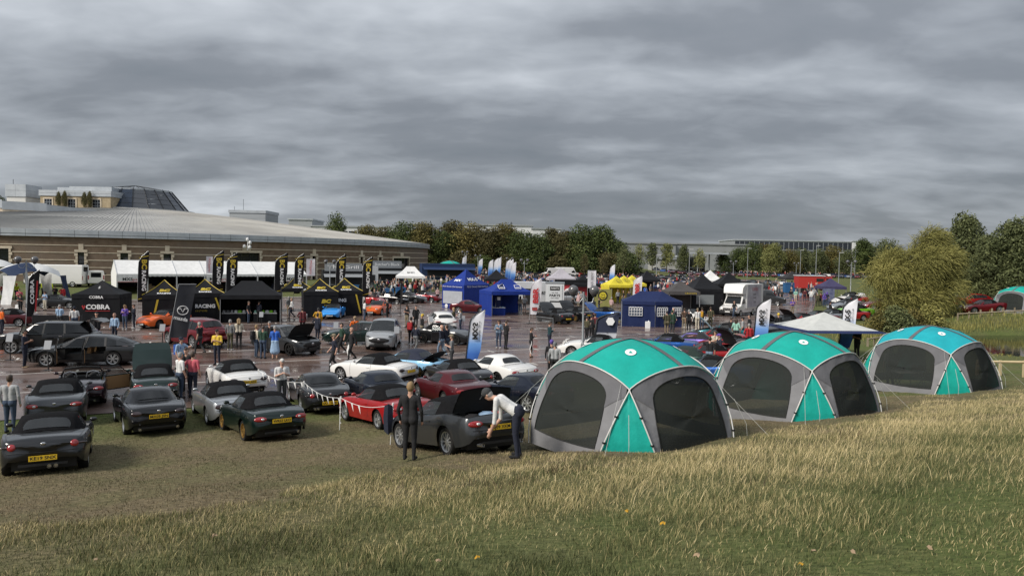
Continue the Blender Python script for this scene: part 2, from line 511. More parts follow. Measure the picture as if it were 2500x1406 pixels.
# ---- painted bay markings, laid on the tarmac
UX, UY = math.cos(R(27.0)), math.sin(R(27.0))
def uv(u, v): return (-UY * v + UX * u, UX * v + UY * u)
white_line = noisy('bay_paint', (0.62, 0.60, 0.56), (0.36, 0.33, 0.30), 2.5, 0.5, lo=0.45, hi=0.75)
lines = MB()
def sheet(mb, p, q, w, dz):
    p = Vector((p[0], p[1], 0)); q = Vector((q[0], q[1], 0)); d = (q - p); n = max(1, int(d.length / 3)); d.normalize()
    s = Vector((-d.y, d.x, 0)) * w / 2
    rows = []
    for i in range(n + 1):
        c = p.lerp(q, i / n); rows.append([(c.x - s.x, c.y - s.y, hzf(c.x - s.x, c.y - s.y) + dz), (c.x + s.x, c.y + s.y, hzf(c.x + s.x, c.y + s.y) + dz)])
    mb.grid(rows)
def on_tarmac(x, y): return left_edge(y) + 0.5 < x < right_edge(y) - 0.4 and y > toe(x) + 0.6
V0 = 37.9
vrows = [V0 + 5.0 * k for k in (-1, 0, 1, 2.2, 3.2, 4.2, 5.4, 6.4, 7.4, 8.6, 9.6, 10.6)]
for j, v in enumerate(vrows):
    run = None
    for i in range(-60, 60):
        u = i * 3.0; x, y = uv(u, v)
        ok = on_tarmac(x, y) and on_tarmac(*uv(u + 3, v))
        if ok:
            sheet(lines, (x, y), uv(u + 3.0, v), 0.10, 0.034 + 0.0)
            if j % 3 == 1: seg = (-0.45, 0.45)
            elif j % 3 == 2: seg = (0.06, 0.75)
            else: seg = (-0.75, -0.06)
            for lo_, hi_ in ((seg[0], -0.06), (0.06, seg[1])):
                if hi_ - lo_ > 0.1: sheet(lines, uv(u, v + lo_), uv(u, v + hi_), 0.10, 0.034)
struct(lines.obj('bay_markings', white_line))

# ---- pond
pr = MB(); ring = []
for k in range(48):
    a = 2 * math.pi * k / 48
    ring.append((48.0 + 19.2 * math.cos(a), 51.0 + 11.2 * math.sin(a), POND_Z))
pr.add(ring, [tuple(range(48))])
wm = mat('pond_water', (0.012, 0.013, 0.008), 0.03, spec=0.6)
nt = wm.node_tree; bn = nt.nodes.new('ShaderNodeBump'); n = nt.nodes.new('ShaderNodeTexNoise'); g = nt.nodes.new('ShaderNodeNewGeometry')
n.inputs['Scale'].default_value = 2.2; n.inputs['Detail'].default_value = 3; bn.inputs['Strength'].default_value = 0.08; bn.inputs['Distance'].default_value = 0.05
nt.links.new(g.outputs['Position'], n.inputs['Vector']); nt.links.new(n.outputs['Fac'], bn.inputs['Height']); nt.links.new(bn.outputs[0], nt.nodes['Principled BSDF'].inputs['Normal'])
struct(pr.obj('pond', wm))

# ================================================================ the round museum
def proj(p):
    q = CM.transposed() @ (Vector(p) - Vector((0, 0, CAMZ)))
    return 1250 + 1733 * q.x / -q.z, 703 - 1733 * q.y / -q.z
def ang_at(px, r=MR, z=3.0):
    lo, hi = R(-110), R(2)
    for _ in range(40):
        m = (lo + hi) / 2
        if proj((MUS[0] + r * math.cos(m), MUS[1] + r * math.sin(m), z))[0] < px: lo = m
        else: hi = m
    return lo
def cyl(a, r, z): return (MUS[0] + r * math.cos(a), MUS[1] + r * math.sin(a), z)
brick_m = noisy('museum_brick', (0.145, 0.096, 0.062), (0.215, 0.15, 0.102), 1.2, 0.9, detail=9, bump=0.3, bscale=9, c3=(0.175, 0.135, 0.104), scale3=0.12)
stone_m = noisy('pale_stone', (0.52, 0.44, 0.33), (0.64, 0.55, 0.43), 1.5, 0.85, bump=0.15, bscale=8)
fascia_m = noisy('fascia_metal', (0.40, 0.43, 0.46), (0.50, 0.53, 0.56), 0.6, 0.42, metal=0.25)
roof_m = noisy('standing_seam_roof', (0.30, 0.295, 0.28), (0.37, 0.365, 0.345), 0.25, 0.55, metal=0.1, c3=(0.25, 0.245, 0.235), scale3=0.06)
dark_glass = mat('dark_window_glass', (0.012, 0.016, 0.022), 0.06, spec=0.7)
dome_glass = mat('dome_glass', (0.020, 0.030, 0.050), 0.10, spec=0.55)
dome_glass2 = mat('dome_glass_grey', (0.055, 0.060, 0.070), 0.22, spec=0.5)
frame_dark = mat('dark_frame_metal', (0.03, 0.032, 0.035), 0.4, 0.4)
museum = thing('museum_building', 'large round brown brick museum with pale stone bands, grey ribbed roof and dark glass cone', 'building', (0, 0, 0))
ZB, ZW, ZF, ZO = 0.3, 7.5, 8.5, 5.35
OPEN = [(-60, 22, 5.7), (190, 206, ZO), (294, 313, ZO), (399, 418, ZO), (568, 634, 5.7), (762, 771, ZO), (879, 886, ZO), (924, 931, ZO), (960, 998, 5.2)]
opens = [(ang_at(a), ang_at(b), z) for a, b, z in OPEN]
edges = sorted(set([R(-112) + i * R(2) for i in range(62)] + [e_ for o in opens for e_ in o[:2]]))
wall = MB()
for a0, a1 in zip(edges[:-1], edges[1:]):
    mid = (a0 + a1) / 2
    o = next((o for o in opens if o[0] <= mid <= o[1]), None)
    z0 = ZB if o is None else o[2]
    for zz0, zz1 in ((z0, ZW),):
        wall.add([cyl(a0, MR, zz0), cyl(a1, MR, zz0), cyl(a1, MR, zz1), cyl(a0, MR, zz1)], [(0, 1, 2, 3)])
    if o is not None:
        wall.add([cyl(a0, MR, z0), cyl(a1, MR, z0), cyl(a1, MR - 0.5, z0), cyl(a0, MR - 0.5, z0)], [(0, 1, 2, 3)])
for a0, a1, z in opens:
    for aa in (a0, a1):
        wall.add([cyl(aa, MR, ZB), cyl(aa, MR - 0.5, ZB), cyl(aa, MR - 0.5, z), cyl(aa, MR, z)], [(0, 1, 2, 3)])
wall.obj('brick_wall', brick_m, museum)
# stone bands between the openings
for zb_ in (6.32, 5.29, 4.24, 3.2, 2.15):
    segs = [R(-111)] + [x for o in opens if zb_ < o[2] + 0.4 for x in (o[0] - R(0.35), o[1] + R(0.35))] + [R(8)]
    for a0, a1 in zip(segs[0::2], segs[1::2]):
        if a1 - a0 < 0.004: continue
        n = max(1, int((a1 - a0) / R(2))); b = MB(); rows = []
        for i in range(n + 1):
            a = a0 + (a1 - a0) * i / n
            rows.append([cyl(a, MR + 0.002, zb_ - 0.06), cyl(a, MR + 0.05, zb_ - 0.06), cyl(a, MR + 0.05, zb_ + 0.06), cyl(a, MR + 0.002, zb_ + 0.06)])
        b.grid(rows); b.obj('stone_band', stone_m, museum)
# windows with stone quoins
qme = [MB().box((0, 0, 0), (w_, 0.16, 0.42)).mesh('quoin') for w_ in (0.26, 0.42)]
def radial(a, r, z): return Matrix.Translation(cyl(a, r, z)) @ Matrix.Rotation(a + math.pi / 2, 4, 'Z')
for a0, a1, z in opens:
    g = MB().add([cyl(a0, MR - 0.45, ZB), cyl(a1, MR - 0.45, ZB), cyl(a1, MR - 0.45, z), cyl(a0, MR - 0.45, z)], [(0, 1, 2, 3)])
    w = g.obj('window', dark_glass if a0 > R(-90) else mat('roller_door', (0.42, 0.44, 0.45), 0.5), museum)
    fb = MB()
    for zz in np.arange(ZB + 1.6, z, 1.2):
        p0, p1 = Vector(cyl(a0, MR - 0.42, zz)), Vector(cyl(a1, MR - 0.42, zz)); fb.tube([p0, p1], 0.035, 4)
    nm = max(1, int((a1 - a0) * MR / 1.3))
    for k in range(nm + 1):
        a = a0 + (a1 - a0) * k / nm; fb.tube([cyl(a, MR - 0.42, ZB), cyl(a, MR - 0.42, z)], 0.04, 4)
    fb.obj('window_frame', frame_dark, w)
    k = 0
    zz = ZB + 0.5
    while zz < z - 0.05:
        for s, aa in ((-1, a0), (1, a1)):
            me = qme[k % 2]; off = (0.13 if k % 2 == 0 else 0.21) / MR
            q = link('quoin', me, stone_m, museum); q.matrix_world = radial(aa + s * off, MR + 0.02, zz)
        zz += 0.47; k += 1
    am = (a0 + a1) / 2; wd = (a1 - a0) * MR
    for nm_, w_, h_, zc_ in (('lintel', wd + .8, 0.36, z + 0.19), ('keystone', 0.6 if wd < 4 else 1.3, 0.8, z + 0.78)):
        b = MB(); n = max(1, int(w_ / 2)); rows = []
        for i in range(n + 1):
            a = am + (i / n - 0.5) * w_ / MR
            rows.append([cyl(a, MR, zc_ - h_ / 2), cyl(a, MR + 0.1, zc_ - h_ / 2), cyl(a, MR + 0.1, zc_ + h_ / 2), cyl(a, MR, zc_ + h_ / 2)])
        b.grid(rows)
        for e_ in (0, -1): b.add(rows[e_], [(0, 1, 2, 3)])
        b.obj(nm_, stone_m, museum)
# metal fascia panels
step = R(2.55); a = R(-112)
while a < R(8):
    rows = []
    for i in range(3):
        aa = a + (step - 0.0006) * i / 2
        rows.append([cyl(aa, MR + dr, z) for dr, z in ((0.05, ZW), (0.42, ZW), (0.42, 7.78), (0.34, 7.80), (0.34, 7.86), (0.45, 7.88), (0.45, ZF), (0.0, ZF + 0.03))])
    b = MB().grid(rows); b.obj('fascia_panel', fascia_m, museum)
    a += step
MB().grid([[cyl(R(-112) + i * R(2), MR + 0.3, ZW + 0.02), cyl(R(-112) + i * R(2), MR + 0.3, ZF - 0.03)] for i in range(61)]).obj('fascia_backing', frame_dark, museum)
# roof
def roof_z(r): return 8.48 + 6.3 * (1 - ((r - 11.5) / 55.2) ** 1.12)
RR = [66.9, 60, 52, 44, 36, 28, 20, 11.5]
rb = MB().grid([[cyl(R(-150) + i * R(3), r, roof_z(r)) for r in RR] for i in range(121)])
roof = rb.obj('roof', roof_m, museum, smooth=30)
sm_ = MB()
for i in range(300):
    a = R(-125) + i * R(0.5)
    prev = None
    rl = RR if i % 2 == 0 else RR[:4]
    for r in rl:
        t = 0.035 / r
        cur = [cyl(a - t, r, roof_z(r)), cyl(a - t * 0.7, r, roof_z(r) + 0.06), cyl(a + t * 0.7, r, roof_z(r) + 0.06), cyl(a + t, r, roof_z(r))]
        if prev: sm_.add(prev + cur, [(0, 1, 5, 4), (1, 2, 6, 5), (2, 3, 7, 6)])
        prev = cur
so = sm_.obj('roof_seams', roof_m, roof); so['kind'] = 'stuff'
# glass cone
gc = MB().grid([[cyl(R(k * 10), r, z) for k in range(36)] for r, z in ((12.4, 14.2), (12.4, 14.95), (11.2, 15.0))], closed=True)
cone = gc.obj('glass_cone', mat('cone_kerb', (0.5, 0.5, 0.49), 0.5), museum)
NF = 22
for k in range(NF):
    a0, a1 = 2 * math.pi * k / NF, 2 * math.pi * (k + 1) / NF
    for j in range(4):
        r0, r1 = 11.2 - 3.6 * j / 4, 11.2 - 3.6 * (j + 1) / 4; z0, z1 = 14.95 + 4.4 * j / 4, 14.95 + 4.4 * (j + 1) / 4
        e_ = 0.006
        MB().add([cyl(a0 + e_, r0, z0 + .03), cyl(a1 - e_, r0, z0 + .03), cyl(a1 - e_, r1, z1 - .03), cyl(a0 + e_, r1, z1 - .03)], [(0, 1, 2, 3)]).obj('pane', dome_glass if (k // 3) % 2 else dome_glass2, cone)
cb = MB()
for k in range(NF):
    a0 = 2 * math.pi * k / NF
    cb.tube([cyl(a0, 11.3, 14.95), cyl(a0, 7.5, 19.6)], 0.09, 4)
    if k % 2 == 0: cb.tube([cyl(a0, 7.5, 19.5), (MUS[0], MUS[1], 20.6)], 0.06, 4)
cb.obj('cone_rib', frame_dark, cone)
MB().grid([[cyl(R(k * 10), r, z) for k in range(36)] for r, z in ((7.7, 19.1), (7.75, 19.5), (7.4, 19.55))], closed=True).obj('top_ring', fascia_m, cone)
# low curved parapet on the roof at the left
pts = [PD(px, 0, D) for px, D in ((-160, 128), (0, 128), (110, 131), (235, 137))]
pb = MB(); cap = MB()
for (p0, y0), (p1, y1) in zip(list(zip(pts, (486, 493, 500, 515)))[:-1], list(zip(pts, (486, 493, 500, 515)))[1:]):
    za, zb2 = PD(0, y0, p0.y).z, PD(0, y1, p1.y).z
    za = CAMZ + (611 - y0) * p0.y / 1733; zb2 = CAMZ + (614 - y1) * p1.y / 1733
    pb.add([(p0.x, p0.y, 8), (p1.x, p1.y, 8), (p1.x, p1.y, zb2 - 1.5), (p0.x, p0.y, za - 1.5)], [(0, 1, 2, 3)])
    cap.add([(p0.x, p0.y - .15, za - 1.5), (p1.x, p1.y - .15, zb2 - 1.5), (p1.x, p1.y - .15, zb2), (p0.x, p0.y - .15, za), (p1.x, p1.y + .4, zb2), (p0.x, p0.y + .4, za)], [(0, 1, 2, 3), (3, 2, 4, 5)])
pw = pb.obj('parapet_wall', stone_m, museum); cap.obj('parapet_cap', fascia_m, pw)

# ---- blocks that rise behind the roof
ashlar = noisy('yellow_ashlar', (0.30, 0.235, 0.145), (0.42, 0.34, 0.22), 1.1, 0.9, detail=3, bump=0.2, bscale=2)
render_m = noisy('white_render', (0.66, 0.65, 0.62), (0.58, 0.57, 0.54), 0.5, 0.9)
clad = noisy('grey_cladding', (0.30, 0.32, 0.335), (0.40, 0.42, 0.435), 0.7, 0.45, metal=0.3, stretch=(0.1, 0.1, 4))
def block(name, label, px0, px1, ytop, ybase_z, D, depth, wallm, fasc_h, hx=613.0):
    x0, x1 = PD(px0, ytop, D).x, PD(px1, ytop, D).x; zt = PD((px0 + px1) / 2, ytop, D).z
    t = thing(name, label, 'building', ((x0 + x1) / 2, D + depth / 2, ybase_z)); w = x1 - x0
    MB().box((0, 0, (zt - ybase_z - fasc_h) / 2), (w, depth, zt - ybase_z - fasc_h)).obj('wall', wallm, t)
    n = max(2, int(w / 3.2))
    for i in range(n):
        for k in range(2):
            MB().box((-w / 2 - 0.2 + (w + 0.4) * (i + .5) / n, 0, zt - ybase_z - fasc_h + fasc_h * (k + .5) / 2), ((w + 0.4) / n - 0.03, depth + 0.4, fasc_h / 2 - 0.04)).obj('fascia_panel', fascia_m, t)
    MB().box((0, 0, zt - ybase_z - fasc_h / 2), (w + 0.2, depth + 0.2, fasc_h - 0.06)).obj('roof_core', clad, t)
    return t, w, zt
t, w, zt = block('stone_clad_block', 'yellow stone block with three square windows beside the glass cone', 98, 270, 465, 9, 150, 7, ashlar, 1.25)
fy = -3.5
for fx in (-0.385, -0.05, 0.30):
    f = MB()
    for c_, s_ in (((0, 0, 1.15), (2.1, .2, .28)), ((0, 0, -1.15), (2.1, .2, .28)), ((-.92, 0, 0), (.26, .2, 2.05)), ((.92, 0, 0), (.26, .2, 2.05))): f.box(c_, s_)
    wo = f.obj('window', stone_m, t, loc=(fx * w, fy, 6.35))
    MB().box((0, .0, 0), (1.6, .08, 2.0)).obj('pane', dark_glass, wo)
    fb = MB()
    for k in (-.27, .27): fb.box((k, -.06, 0), (.05, .04, 2.0))
    for k in (-.33, .33): fb.box((0, -.065, k), (1.6, .04, .05))
    fb.obj('glazing_bar', fascia_m, wo)
leafy_px = [(143, 487), (158, 485), (206, 488), (219, 486)]
MB().box((2, 0, zt - 9 + .55), (9, 3, .9)).box((-4.5, 1, zt - 9 + .5), (3, 2, .8)).obj('roof_plant', fascia_m, t)
t, w, zt = block('rooftop_tower', 'white rendered tower with grey panelled top left of the stone block', 16, 62, 450, 9, 149, 4.8, render_m, 2.6)
b = MB().tube([(-.5, -2.5, zt - 9.5), (-.5, -2.5, zt - 9 + 1.0)], .05, 5).obj('mast', frame_dark, t)
t, w, zt = block('plant_room', 'small grey louvred plant room on the museum roof right of the cone', 560, 648, 513, 9, 166, 9, clad, 0.7)
for x_, h_ in ((-3.6, 0.9), (-1.5, 2.6)): MB().tube([(x_, -3, zt - 9), (x_, -3, zt - 9 + h_)], .04, 5).obj('mast', frame_dark, t)
# the sign lamp cluster over the wide opening
lb = thing('wall_lamp_cluster', 'white floodlights and speakers on a bracket above the wide museum opening', 'lamp', cyl(ang_at(601), MR + .6, 6.3))
MB().box((0, 0, .6), (.12, .12, 1.6)).obj('bracket', mat('lamp_white', (0.7, 0.7, 0.7), 0.5), lb)
for x_, z_ in ((-.45, .4), (.4, .3), (.05, 1.5), (.45, 1.0)): MB().ball((x_, -.2, z_), (.25, .25, .33)).obj('lamp_head', MATS['lamp_white'], lb, smooth=180)

# ---- far buildings
white_wall = noisy('white_far_cladding', (0.62, 0.63, 0.64), (0.54, 0.55, 0.56), 0.2, 0.6)
grey_wall = noisy('grey_far_cladding', (0.215, 0.225, 0.235), (0.255, 0.265, 0.275), 0.15, 0.6)
mid_grey = noisy('concrete_far', (0.30, 0.30, 0.29), (0.37, 0.37, 0.35), 0.3, 0.85)
def far_box(name, label, px0, px1, ytop, D, depth, wm_, roofm, band=0.0, nwin=0, wz=(0.35, 0.75), zb=0.0, yaw=0):
    a, b = PD(px0, ytop, D), PD(px1, ytop, D); zt = (a.z + b.z) / 2; w = b.x - a.x
    t = thing(name, label, 'building', ((a.x + b.x) / 2, D + depth / 2, zb), R(yaw))
    H = zt - zb
    MB().box((0, 0, H / 2), (w, depth, H)).obj('wall', wm_, t)
    MB().box((0, 0, H + .3), (w + 1, depth + 1, .6)).obj('roof', roofm, t)
    if nwin:
        for i in range(nwin):
            wo = MB().box((-w / 2 + w * (i + .5) / nwin, -depth / 2 - .02, H * (wz[0] + wz[1]) / 2), (w / nwin * .86, .12, H * (wz[1] - wz[0]))).obj('window', dark_glass, t)
            MB().box((-w / 2 + w * (i + .5) / nwin, -depth / 2 - .1, H * (wz[0] * .6 + wz[1] * .4)), (w / nwin * .86, .08, .3)).obj('glazing_bar', fascia_m, wo)
    return t, w, H
far_box('white_office_block', 'long white flat-roofed office building above the dark trees', 1117, 1300, 551, 330, 30, white_wall, clad, nwin=10, wz=(.72, .84))
far_box('low_white_office_block', 'lower white and grey end of the office building behind the trees', 1300, 1368, 560, 325, 25, white_wall, clad, nwin=5, wz=(.6, .8))
far_box('white_works_building', 'far white works building behind the museum roof', 760, 985, 555, 330, 30, white_wall, clad, nwin=10, wz=(.8, .9))
far_box('grey_works_building', 'far grey block with roof railings left of the lone tree', 705, 762, 537, 330, 20, clad, fascia_m)
far_box('roof_plant_block', 'small grey plant block on the far white works roof', 990, 1046, 548, 325, 10, clad, fascia_m)
t, w, H = far_box('grey_warehouse', 'large plain pale grey warehouse beyond the street trees', 1445, 1650, 595, 330, 60, grey_wall, grey_wall)
t, w, H = far_box('wide_grey_warehouse', 'wide grey warehouse wing behind the gatehouse canopy', 1650, 1830, 598, 335, 60, noisy('grey_far_cladding_b', (0.235, 0.245, 0.25), (0.27, 0.28, 0.285), 0.15, 0.6), grey_wall)
far_box('glazed_office_building', 'long dark glazed office with pale fins above the right hand trees', 1794, 2082, 589, 400, 30, clad, fascia_m, nwin=24, wz=(.55, .97))
far_box('white_end_block', 'white end block of the glazed office', 2084, 2122, 590, 398, 30, white_wall, fascia_m)
t, w, H = far_box('gatehouse', 'low grey gatehouse with pale wall below the warehouse', 1600, 1672, 634, 265, 14, mid_grey, clad)
t, w, H = far_box('glass_gatehouse', 'glazed entrance lodge under a flat canopy roof', 1655, 1722, 628, 268, 12, clad, fascia_m, nwin=7, wz=(.15, .9))
c0, c1 = PD(1666, 618, 262), PD(1770, 618, 262)
t = thing('entrance_canopy', 'flat grey entrance canopy on slim columns', 'canopy', ((c0.x + c1.x) / 2, 262, 0))
w = c1.x - c0.x; z_ = c0.z - 0.0
MB().box((0, 0, z_), (w, 9, .55)).obj('canopy_roof', fascia_m, t)
for k in range(4): MB().tube([(-w * .4 + w * .8 * k / 3, 0, 1), (-w * .4 + w * .8 * k / 3, 0, z_ - .3)], .25, 6).obj('column', clad, t)
far_box('white_low_wall', 'pale low building half hidden by trees right of the canopy', 1765, 1860, 644, 285, 8, mid_grey, mid_grey)

# ================================================================ trees and bushes
def leaf_material(name, c0, c1, c2):
    m = mat(name, c1, 0.75, spec=0.25)
    nt = m.node_tree; b = nt.nodes['Principled BSDF']
    at = nt.nodes.new('ShaderNodeAttribute'); at.attribute_name = 'tone'
    r = nt.nodes.new('ShaderNodeValToRGB'); nt.links.new(at.outputs['Fac'], r.inputs[0]); c = r.color_ramp
    c.elements[0].position = 0.0; c.elements[0].color = (*c0, 1)
    c.elements[1].position = 1.0; c.elements[1].color = (*c2, 1)
    e_ = c.elements.new(0.5); e_.color = (*c1, 1)
    nt.links.new(r.outputs[0], b.inputs['Base Color'])
    return m
bark = noisy('bark', (0.085, 0.066, 0.048), (0.15, 0.12, 0.09), 3, 0.95, bump=0.5, bscale=12, stretch=(3, 3, .5))
LEAF = {
    'dark': leaf_material('leaf_dark_green', (0.033, 0.048, 0.015), (0.068, 0.093, 0.027), (0.128, 0.150, 0.045)),
    'olive': leaf_material('leaf_olive', (0.060, 0.054, 0.017), (0.128, 0.111, 0.033), (0.225, 0.188, 0.057)),
    'brown': leaf_material('leaf_autumn_brown', (.042, .040, .015), (.088, .080, .030), (.15, .13, .05)),
    'willow': leaf_material('leaf_willow', (.085, .088, .026), (.22, .208, .062), (.40, .36, .125)),
    'grey': leaf_material('leaf_grey_green', (.050, .062, .026), (.105, .122, .050), (.19, .205, .085)),
    'pale': leaf_material('leaf_pale_green', (0.105, 0.117, 0.039), (0.188, 0.195, 0.068), (0.300, 0.300, 0.112)),
}
def quads_mesh(name, C, A, B, tone):
    """many leaf quads: centres C, half axes A and B"""
    n = len(C)
    V = np.stack([C - A - B * .2, C - B * .9, C + A, C + B * .9], 1).reshape(-1, 3).astype(np.float32)
    me = bpy.data.meshes.new(name); me.vertices.add(4 * n); me.vertices.foreach_set('co', V.ravel())
    q = np.arange(4 * n, dtype=np.int32)
    me.loops.add(4 * n); me.loops.foreach_set('vertex_index', q)
    me.polygons.add(n); me.polygons.foreach_set('loop_start', np.arange(0, 4 * n, 4, dtype=np.int32))
    me.update(calc_edges=True)
    a = me.attributes.new('tone', 'FLOAT', 'POINT'); a.data.foreach_set('value', np.repeat(tone, 4).astype(np.float32))
    return me
def unit(v): return v / np.maximum(np.linalg.norm(v, axis=-1, keepdims=True), 1e-9)
def crown_mesh(name, n, lobes, leaf, droop=0.0, seed=1, wind=(0, 0, 0), stretch=1.0):
    g = np.random.default_rng(seed)
    L = np.array([l[:3] for l in lobes]); Rr = np.array([l[3] for l in lobes])
    w = Rr ** 2; idx = g.choice(len(L), n, p=w / w.sum())
    d = unit(g.normal(size=(n, 3))); rad = (0.45 + 0.6 * g.random(n) ** 0.6)
    # clumps: modulate the radius with a few bumps so that the outline is uneven
    bump = np.sin(d[:, 0] * 7 + idx) * np.sin(d[:, 1] * 6 + idx * 2) * np.sin(d[:, 2] * 8 + idx * 3)
    C = L[idx] + d * (Rr[idx] * rad * (1 + 0.22 * bump))[:, None] * np.array([1, 1, 0.85])
    A = unit(g.normal(size=(n, 3)) + np.array([0, 0, -droop]) + np.array(wind)) * (leaf * (0.6 + 0.8 * g.random(n)))[:, None] * stretch
    B = unit(np.cross(A, g.normal(size=(n, 3)))) * (leaf * (0.35 + 0.3 * g.random(n)))[:, None]
    lobetone = g.normal(0.0, 0.14, len(L))
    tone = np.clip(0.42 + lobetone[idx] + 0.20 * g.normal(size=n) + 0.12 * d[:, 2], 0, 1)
    return quads_mesh(name, C, A, B, tone)
def trunk_mesh(h, r, lobes, seed=1, base_lean=(0, 0)):
    g = random.Random(seed); b = MB()
    top = Vector((base_lean[0], base_lean[1], h * .55))
    b.tube([(0, 0, -0.3), (base_lean[0] * .3, base_lean[1] * .3, h * .2), tuple(top), (top.x * 1.2, top.y * 1.2, h * .85)], [r * 1.25, r, r * .7, r * .2], 8)
    for l in lobes[:9]:
        s = Vector((0, 0, h * .2)).lerp(top, g.uniform(.2, 1)); s.x = base_lean[0] * s.z / (h * .55); s.y = base_lean[1] * s.z / (h * .55)
        e_ = Vector(l[:3]); m_ = s.lerp(e_, .5) + Vector((0, 0, -.06 * h))
        b.tube([s, m_, e_], [r * .45, r * .28, r * .08], 5)
    return b.mesh('trunk', 60)
def lobes_round(h, w, n, seed, z0=0.18, top=1.0):
    g = random.Random(seed); out = []
    for i in range(n):
        t = (i + .5) / n; z = h * (z0 + (top - z0 - .08) * t)
        prof = math.sin(math.pi * min(1, .22 + .75 * t)) ** .7
        a = i * 2.4 + g.uniform(-.5, .5); rr = w * .5 * prof * g.uniform(.25, .72)
        out.append((rr * math.cos(a), rr * math.sin(a), z, w * g.uniform(.15, .25)))
    out.append((0, 0, h * .6, w * .3)); out.append((0, 0, h * .84, w * .2))
    return out
PROTO = {}
def proto(key, h, w, nl, nleaf, leaf, seed, **kw):
    lb_ = lobes_round(h, w, nl, seed, kw.pop('z0', .18)); tr = kw.pop('tr', .028 * h)
    PROTO[key] = (crown_mesh('crown', nleaf, lb_, leaf, seed=seed, **kw), trunk_mesh(h, tr, lb_, seed), h)
proto('round_a', 13, 13, 26, 9000, .30, 1, z0=.10)
proto('round_b', 14, 12, 24, 9000, .30, 2, z0=.08)
proto('round_c', 12, 14, 28, 9000, .30, 3, z0=.10)
proto('tall', 13, 8, 18, 6000, .26, 4)
proto('cone', 9, 5.2, 14, 2200, .24, 5, z0=.25, tr=.12)
proto('sparse', 9, 6.0, 12, 1400, .22, 6, z0=.3, tr=.12)
proto('bush', 3.0, 4.6, 14, 4200, .14, 7, z0=.02, tr=.05)
def tree(name, label, key, leafk, px, D, h, wscale=1.0, group=None, yaw=None, z=None, cat='tree', off=0.0):
    cm_, tm_, h0 = PROTO[key]; p = AT(px, D)
    if z is not None: p.z = z
    t = thing(name, label, cat, p, random.uniform(0, 6.28) if yaw is None else yaw, group); s = h / h0; t.scale = (s * wscale, s * wscale, s)
    link('trunk', tm_, bark, t); link('crown', cm_, LEAF[leafk], t)
    return t
G1 = 'dark trees on the lawn behind the car park'
hedge = [(893, 222, 12.5, 'round_b', 'olive'), (938, 215, 12, 'round_a', 'brown'), (985, 208, 13, 'round_c', 'dark'), (1035, 205, 14, 'round_b', 'olive'), (1078, 204, 11.5, 'round_a', 'dark'),
         (1100, 212, 15.0, 'round_b', 'brown'), (1148, 206, 13.5, 'round_c', 'olive'), (1195, 204, 13.5, 'round_a', 'brown'), (1232, 208, 15.0, 'round_b', 'olive'), (1268, 203, 12.0, 'round_c', 'dark'),
         (1312, 204, 12.0, 'round_a', 'dark'), (1345, 214, 14.5, 'tall', 'brown'), (1374, 206, 13.0, 'round_b', 'brown'), (1418, 205, 14.0, 'round_c', 'dark'), (1468, 206, 14.6, 'round_a', 'dark'), (1502, 214, 9.5, 'round_b', 'dark')]
words = ['leftmost', 'second', 'third', 'fourth', 'fifth', 'sixth', 'seventh', 'eighth', 'ninth', 'tenth', 'eleventh', 'twelfth', 'thirteenth', 'fourteenth', 'fifteenth', 'rightmost']
tone_w = {'olive': 'olive', 'brown': 'brownish', 'dark': 'dark green', 'grey': 'grey green', 'pale': 'pale green'}
for (px, D, h, k, lf), wd in zip(hedge, words):
    tree('broadleaf_tree', f'{tone_w[lf]} tree behind the car park lawn, {wd} from the museum end', k, lf, px, D, h * .90, 1.15, G1)
for i, (px, h) in enumerate(((1125, 5), (1180, 4.5), (1240, 5), (1300, 5.5), (1360, 5), (1430, 5.5), (1485, 6), (1525, 6.2))):
    tree('understorey_bush', f'dark bush under the trees on the lawn, {words[i]} from the left', 'bush', 'dark' if i % 2 else 'brown', px, 199, h, 1.3, 'bushes under the dark trees', cat='bush')
tree('lone_tree', 'lone dark tree rising behind the museum roof', 'round_c', 'dark', 822, 265, 18.5, .55, z=0.5)
tree('small_fir_tree', 'small dark tree top left of the white tower', 'tall', 'dark', 5, 175, 18.5, .4, z=0.5)
for i, (px, D, h, k, lf) in enumerate(((1521, 190, 8.6, 'sparse', 'grey'), (1558, 215, 8.2, 'sparse', 'pale'), (1592, 225, 9.2, 'cone', 'grey'), (1627, 225, 9.6, 'cone', 'pale'), (1668, 235, 10.0, 'tall', 'grey'), (1708, 245, 9.0, 'sparse', 'pale'))):
    tree('street_tree', f'slim {tone_w[lf]} street tree before the grey warehouse, {words[i]} from the left', k, lf, px, D, h, 1.0 if k != 'tall' else .9, 'street trees')
for i, (px, D) in enumerate(((1427, 178), (1472, 176))):
    tree('young_tree', f'young thin tree with sparse autumn crown on the lawn, {"left" if i == 0 else "right"} of two', 'sparse', 'brown', px, D, 6.4, .75, 'young lawn trees')
right = [(1765, 262, 7.5, 'round_a', 'dark'), (1800, 265, 9.5, 'round_b', 'dark'), (1835, 262, 10.5, 'round_c', 'dark'), (1868, 270, 11, 'round_a', 'olive'), (1886, 250, 11, 'round_b', 'pale'),
         (1925, 255, 8.5, 'round_c', 'olive'), (1958, 262, 9.5, 'round_a', 'grey'), (1995, 258, 9.5, 'round_b', 'grey'), (2030, 262, 10, 'round_c', 'olive'), (2064, 255, 9, 'round_a', 'grey'), (2103, 240, 13.5, 'tall', 'dark'), (2112, 248, 12, 'round_b', 'grey'), (2160, 245, 12, 'round_c', 'grey')]
for i, (px, D, h, k, lf) in enumerate(right):
    tree('car_park_tree', f'{tone_w[lf]} tree behind the far row of red cars, ' + (words[i] if i < 12 else 'last') + ' from the left', k, lf, px, D, h, 1.0, 'trees behind the far car park')

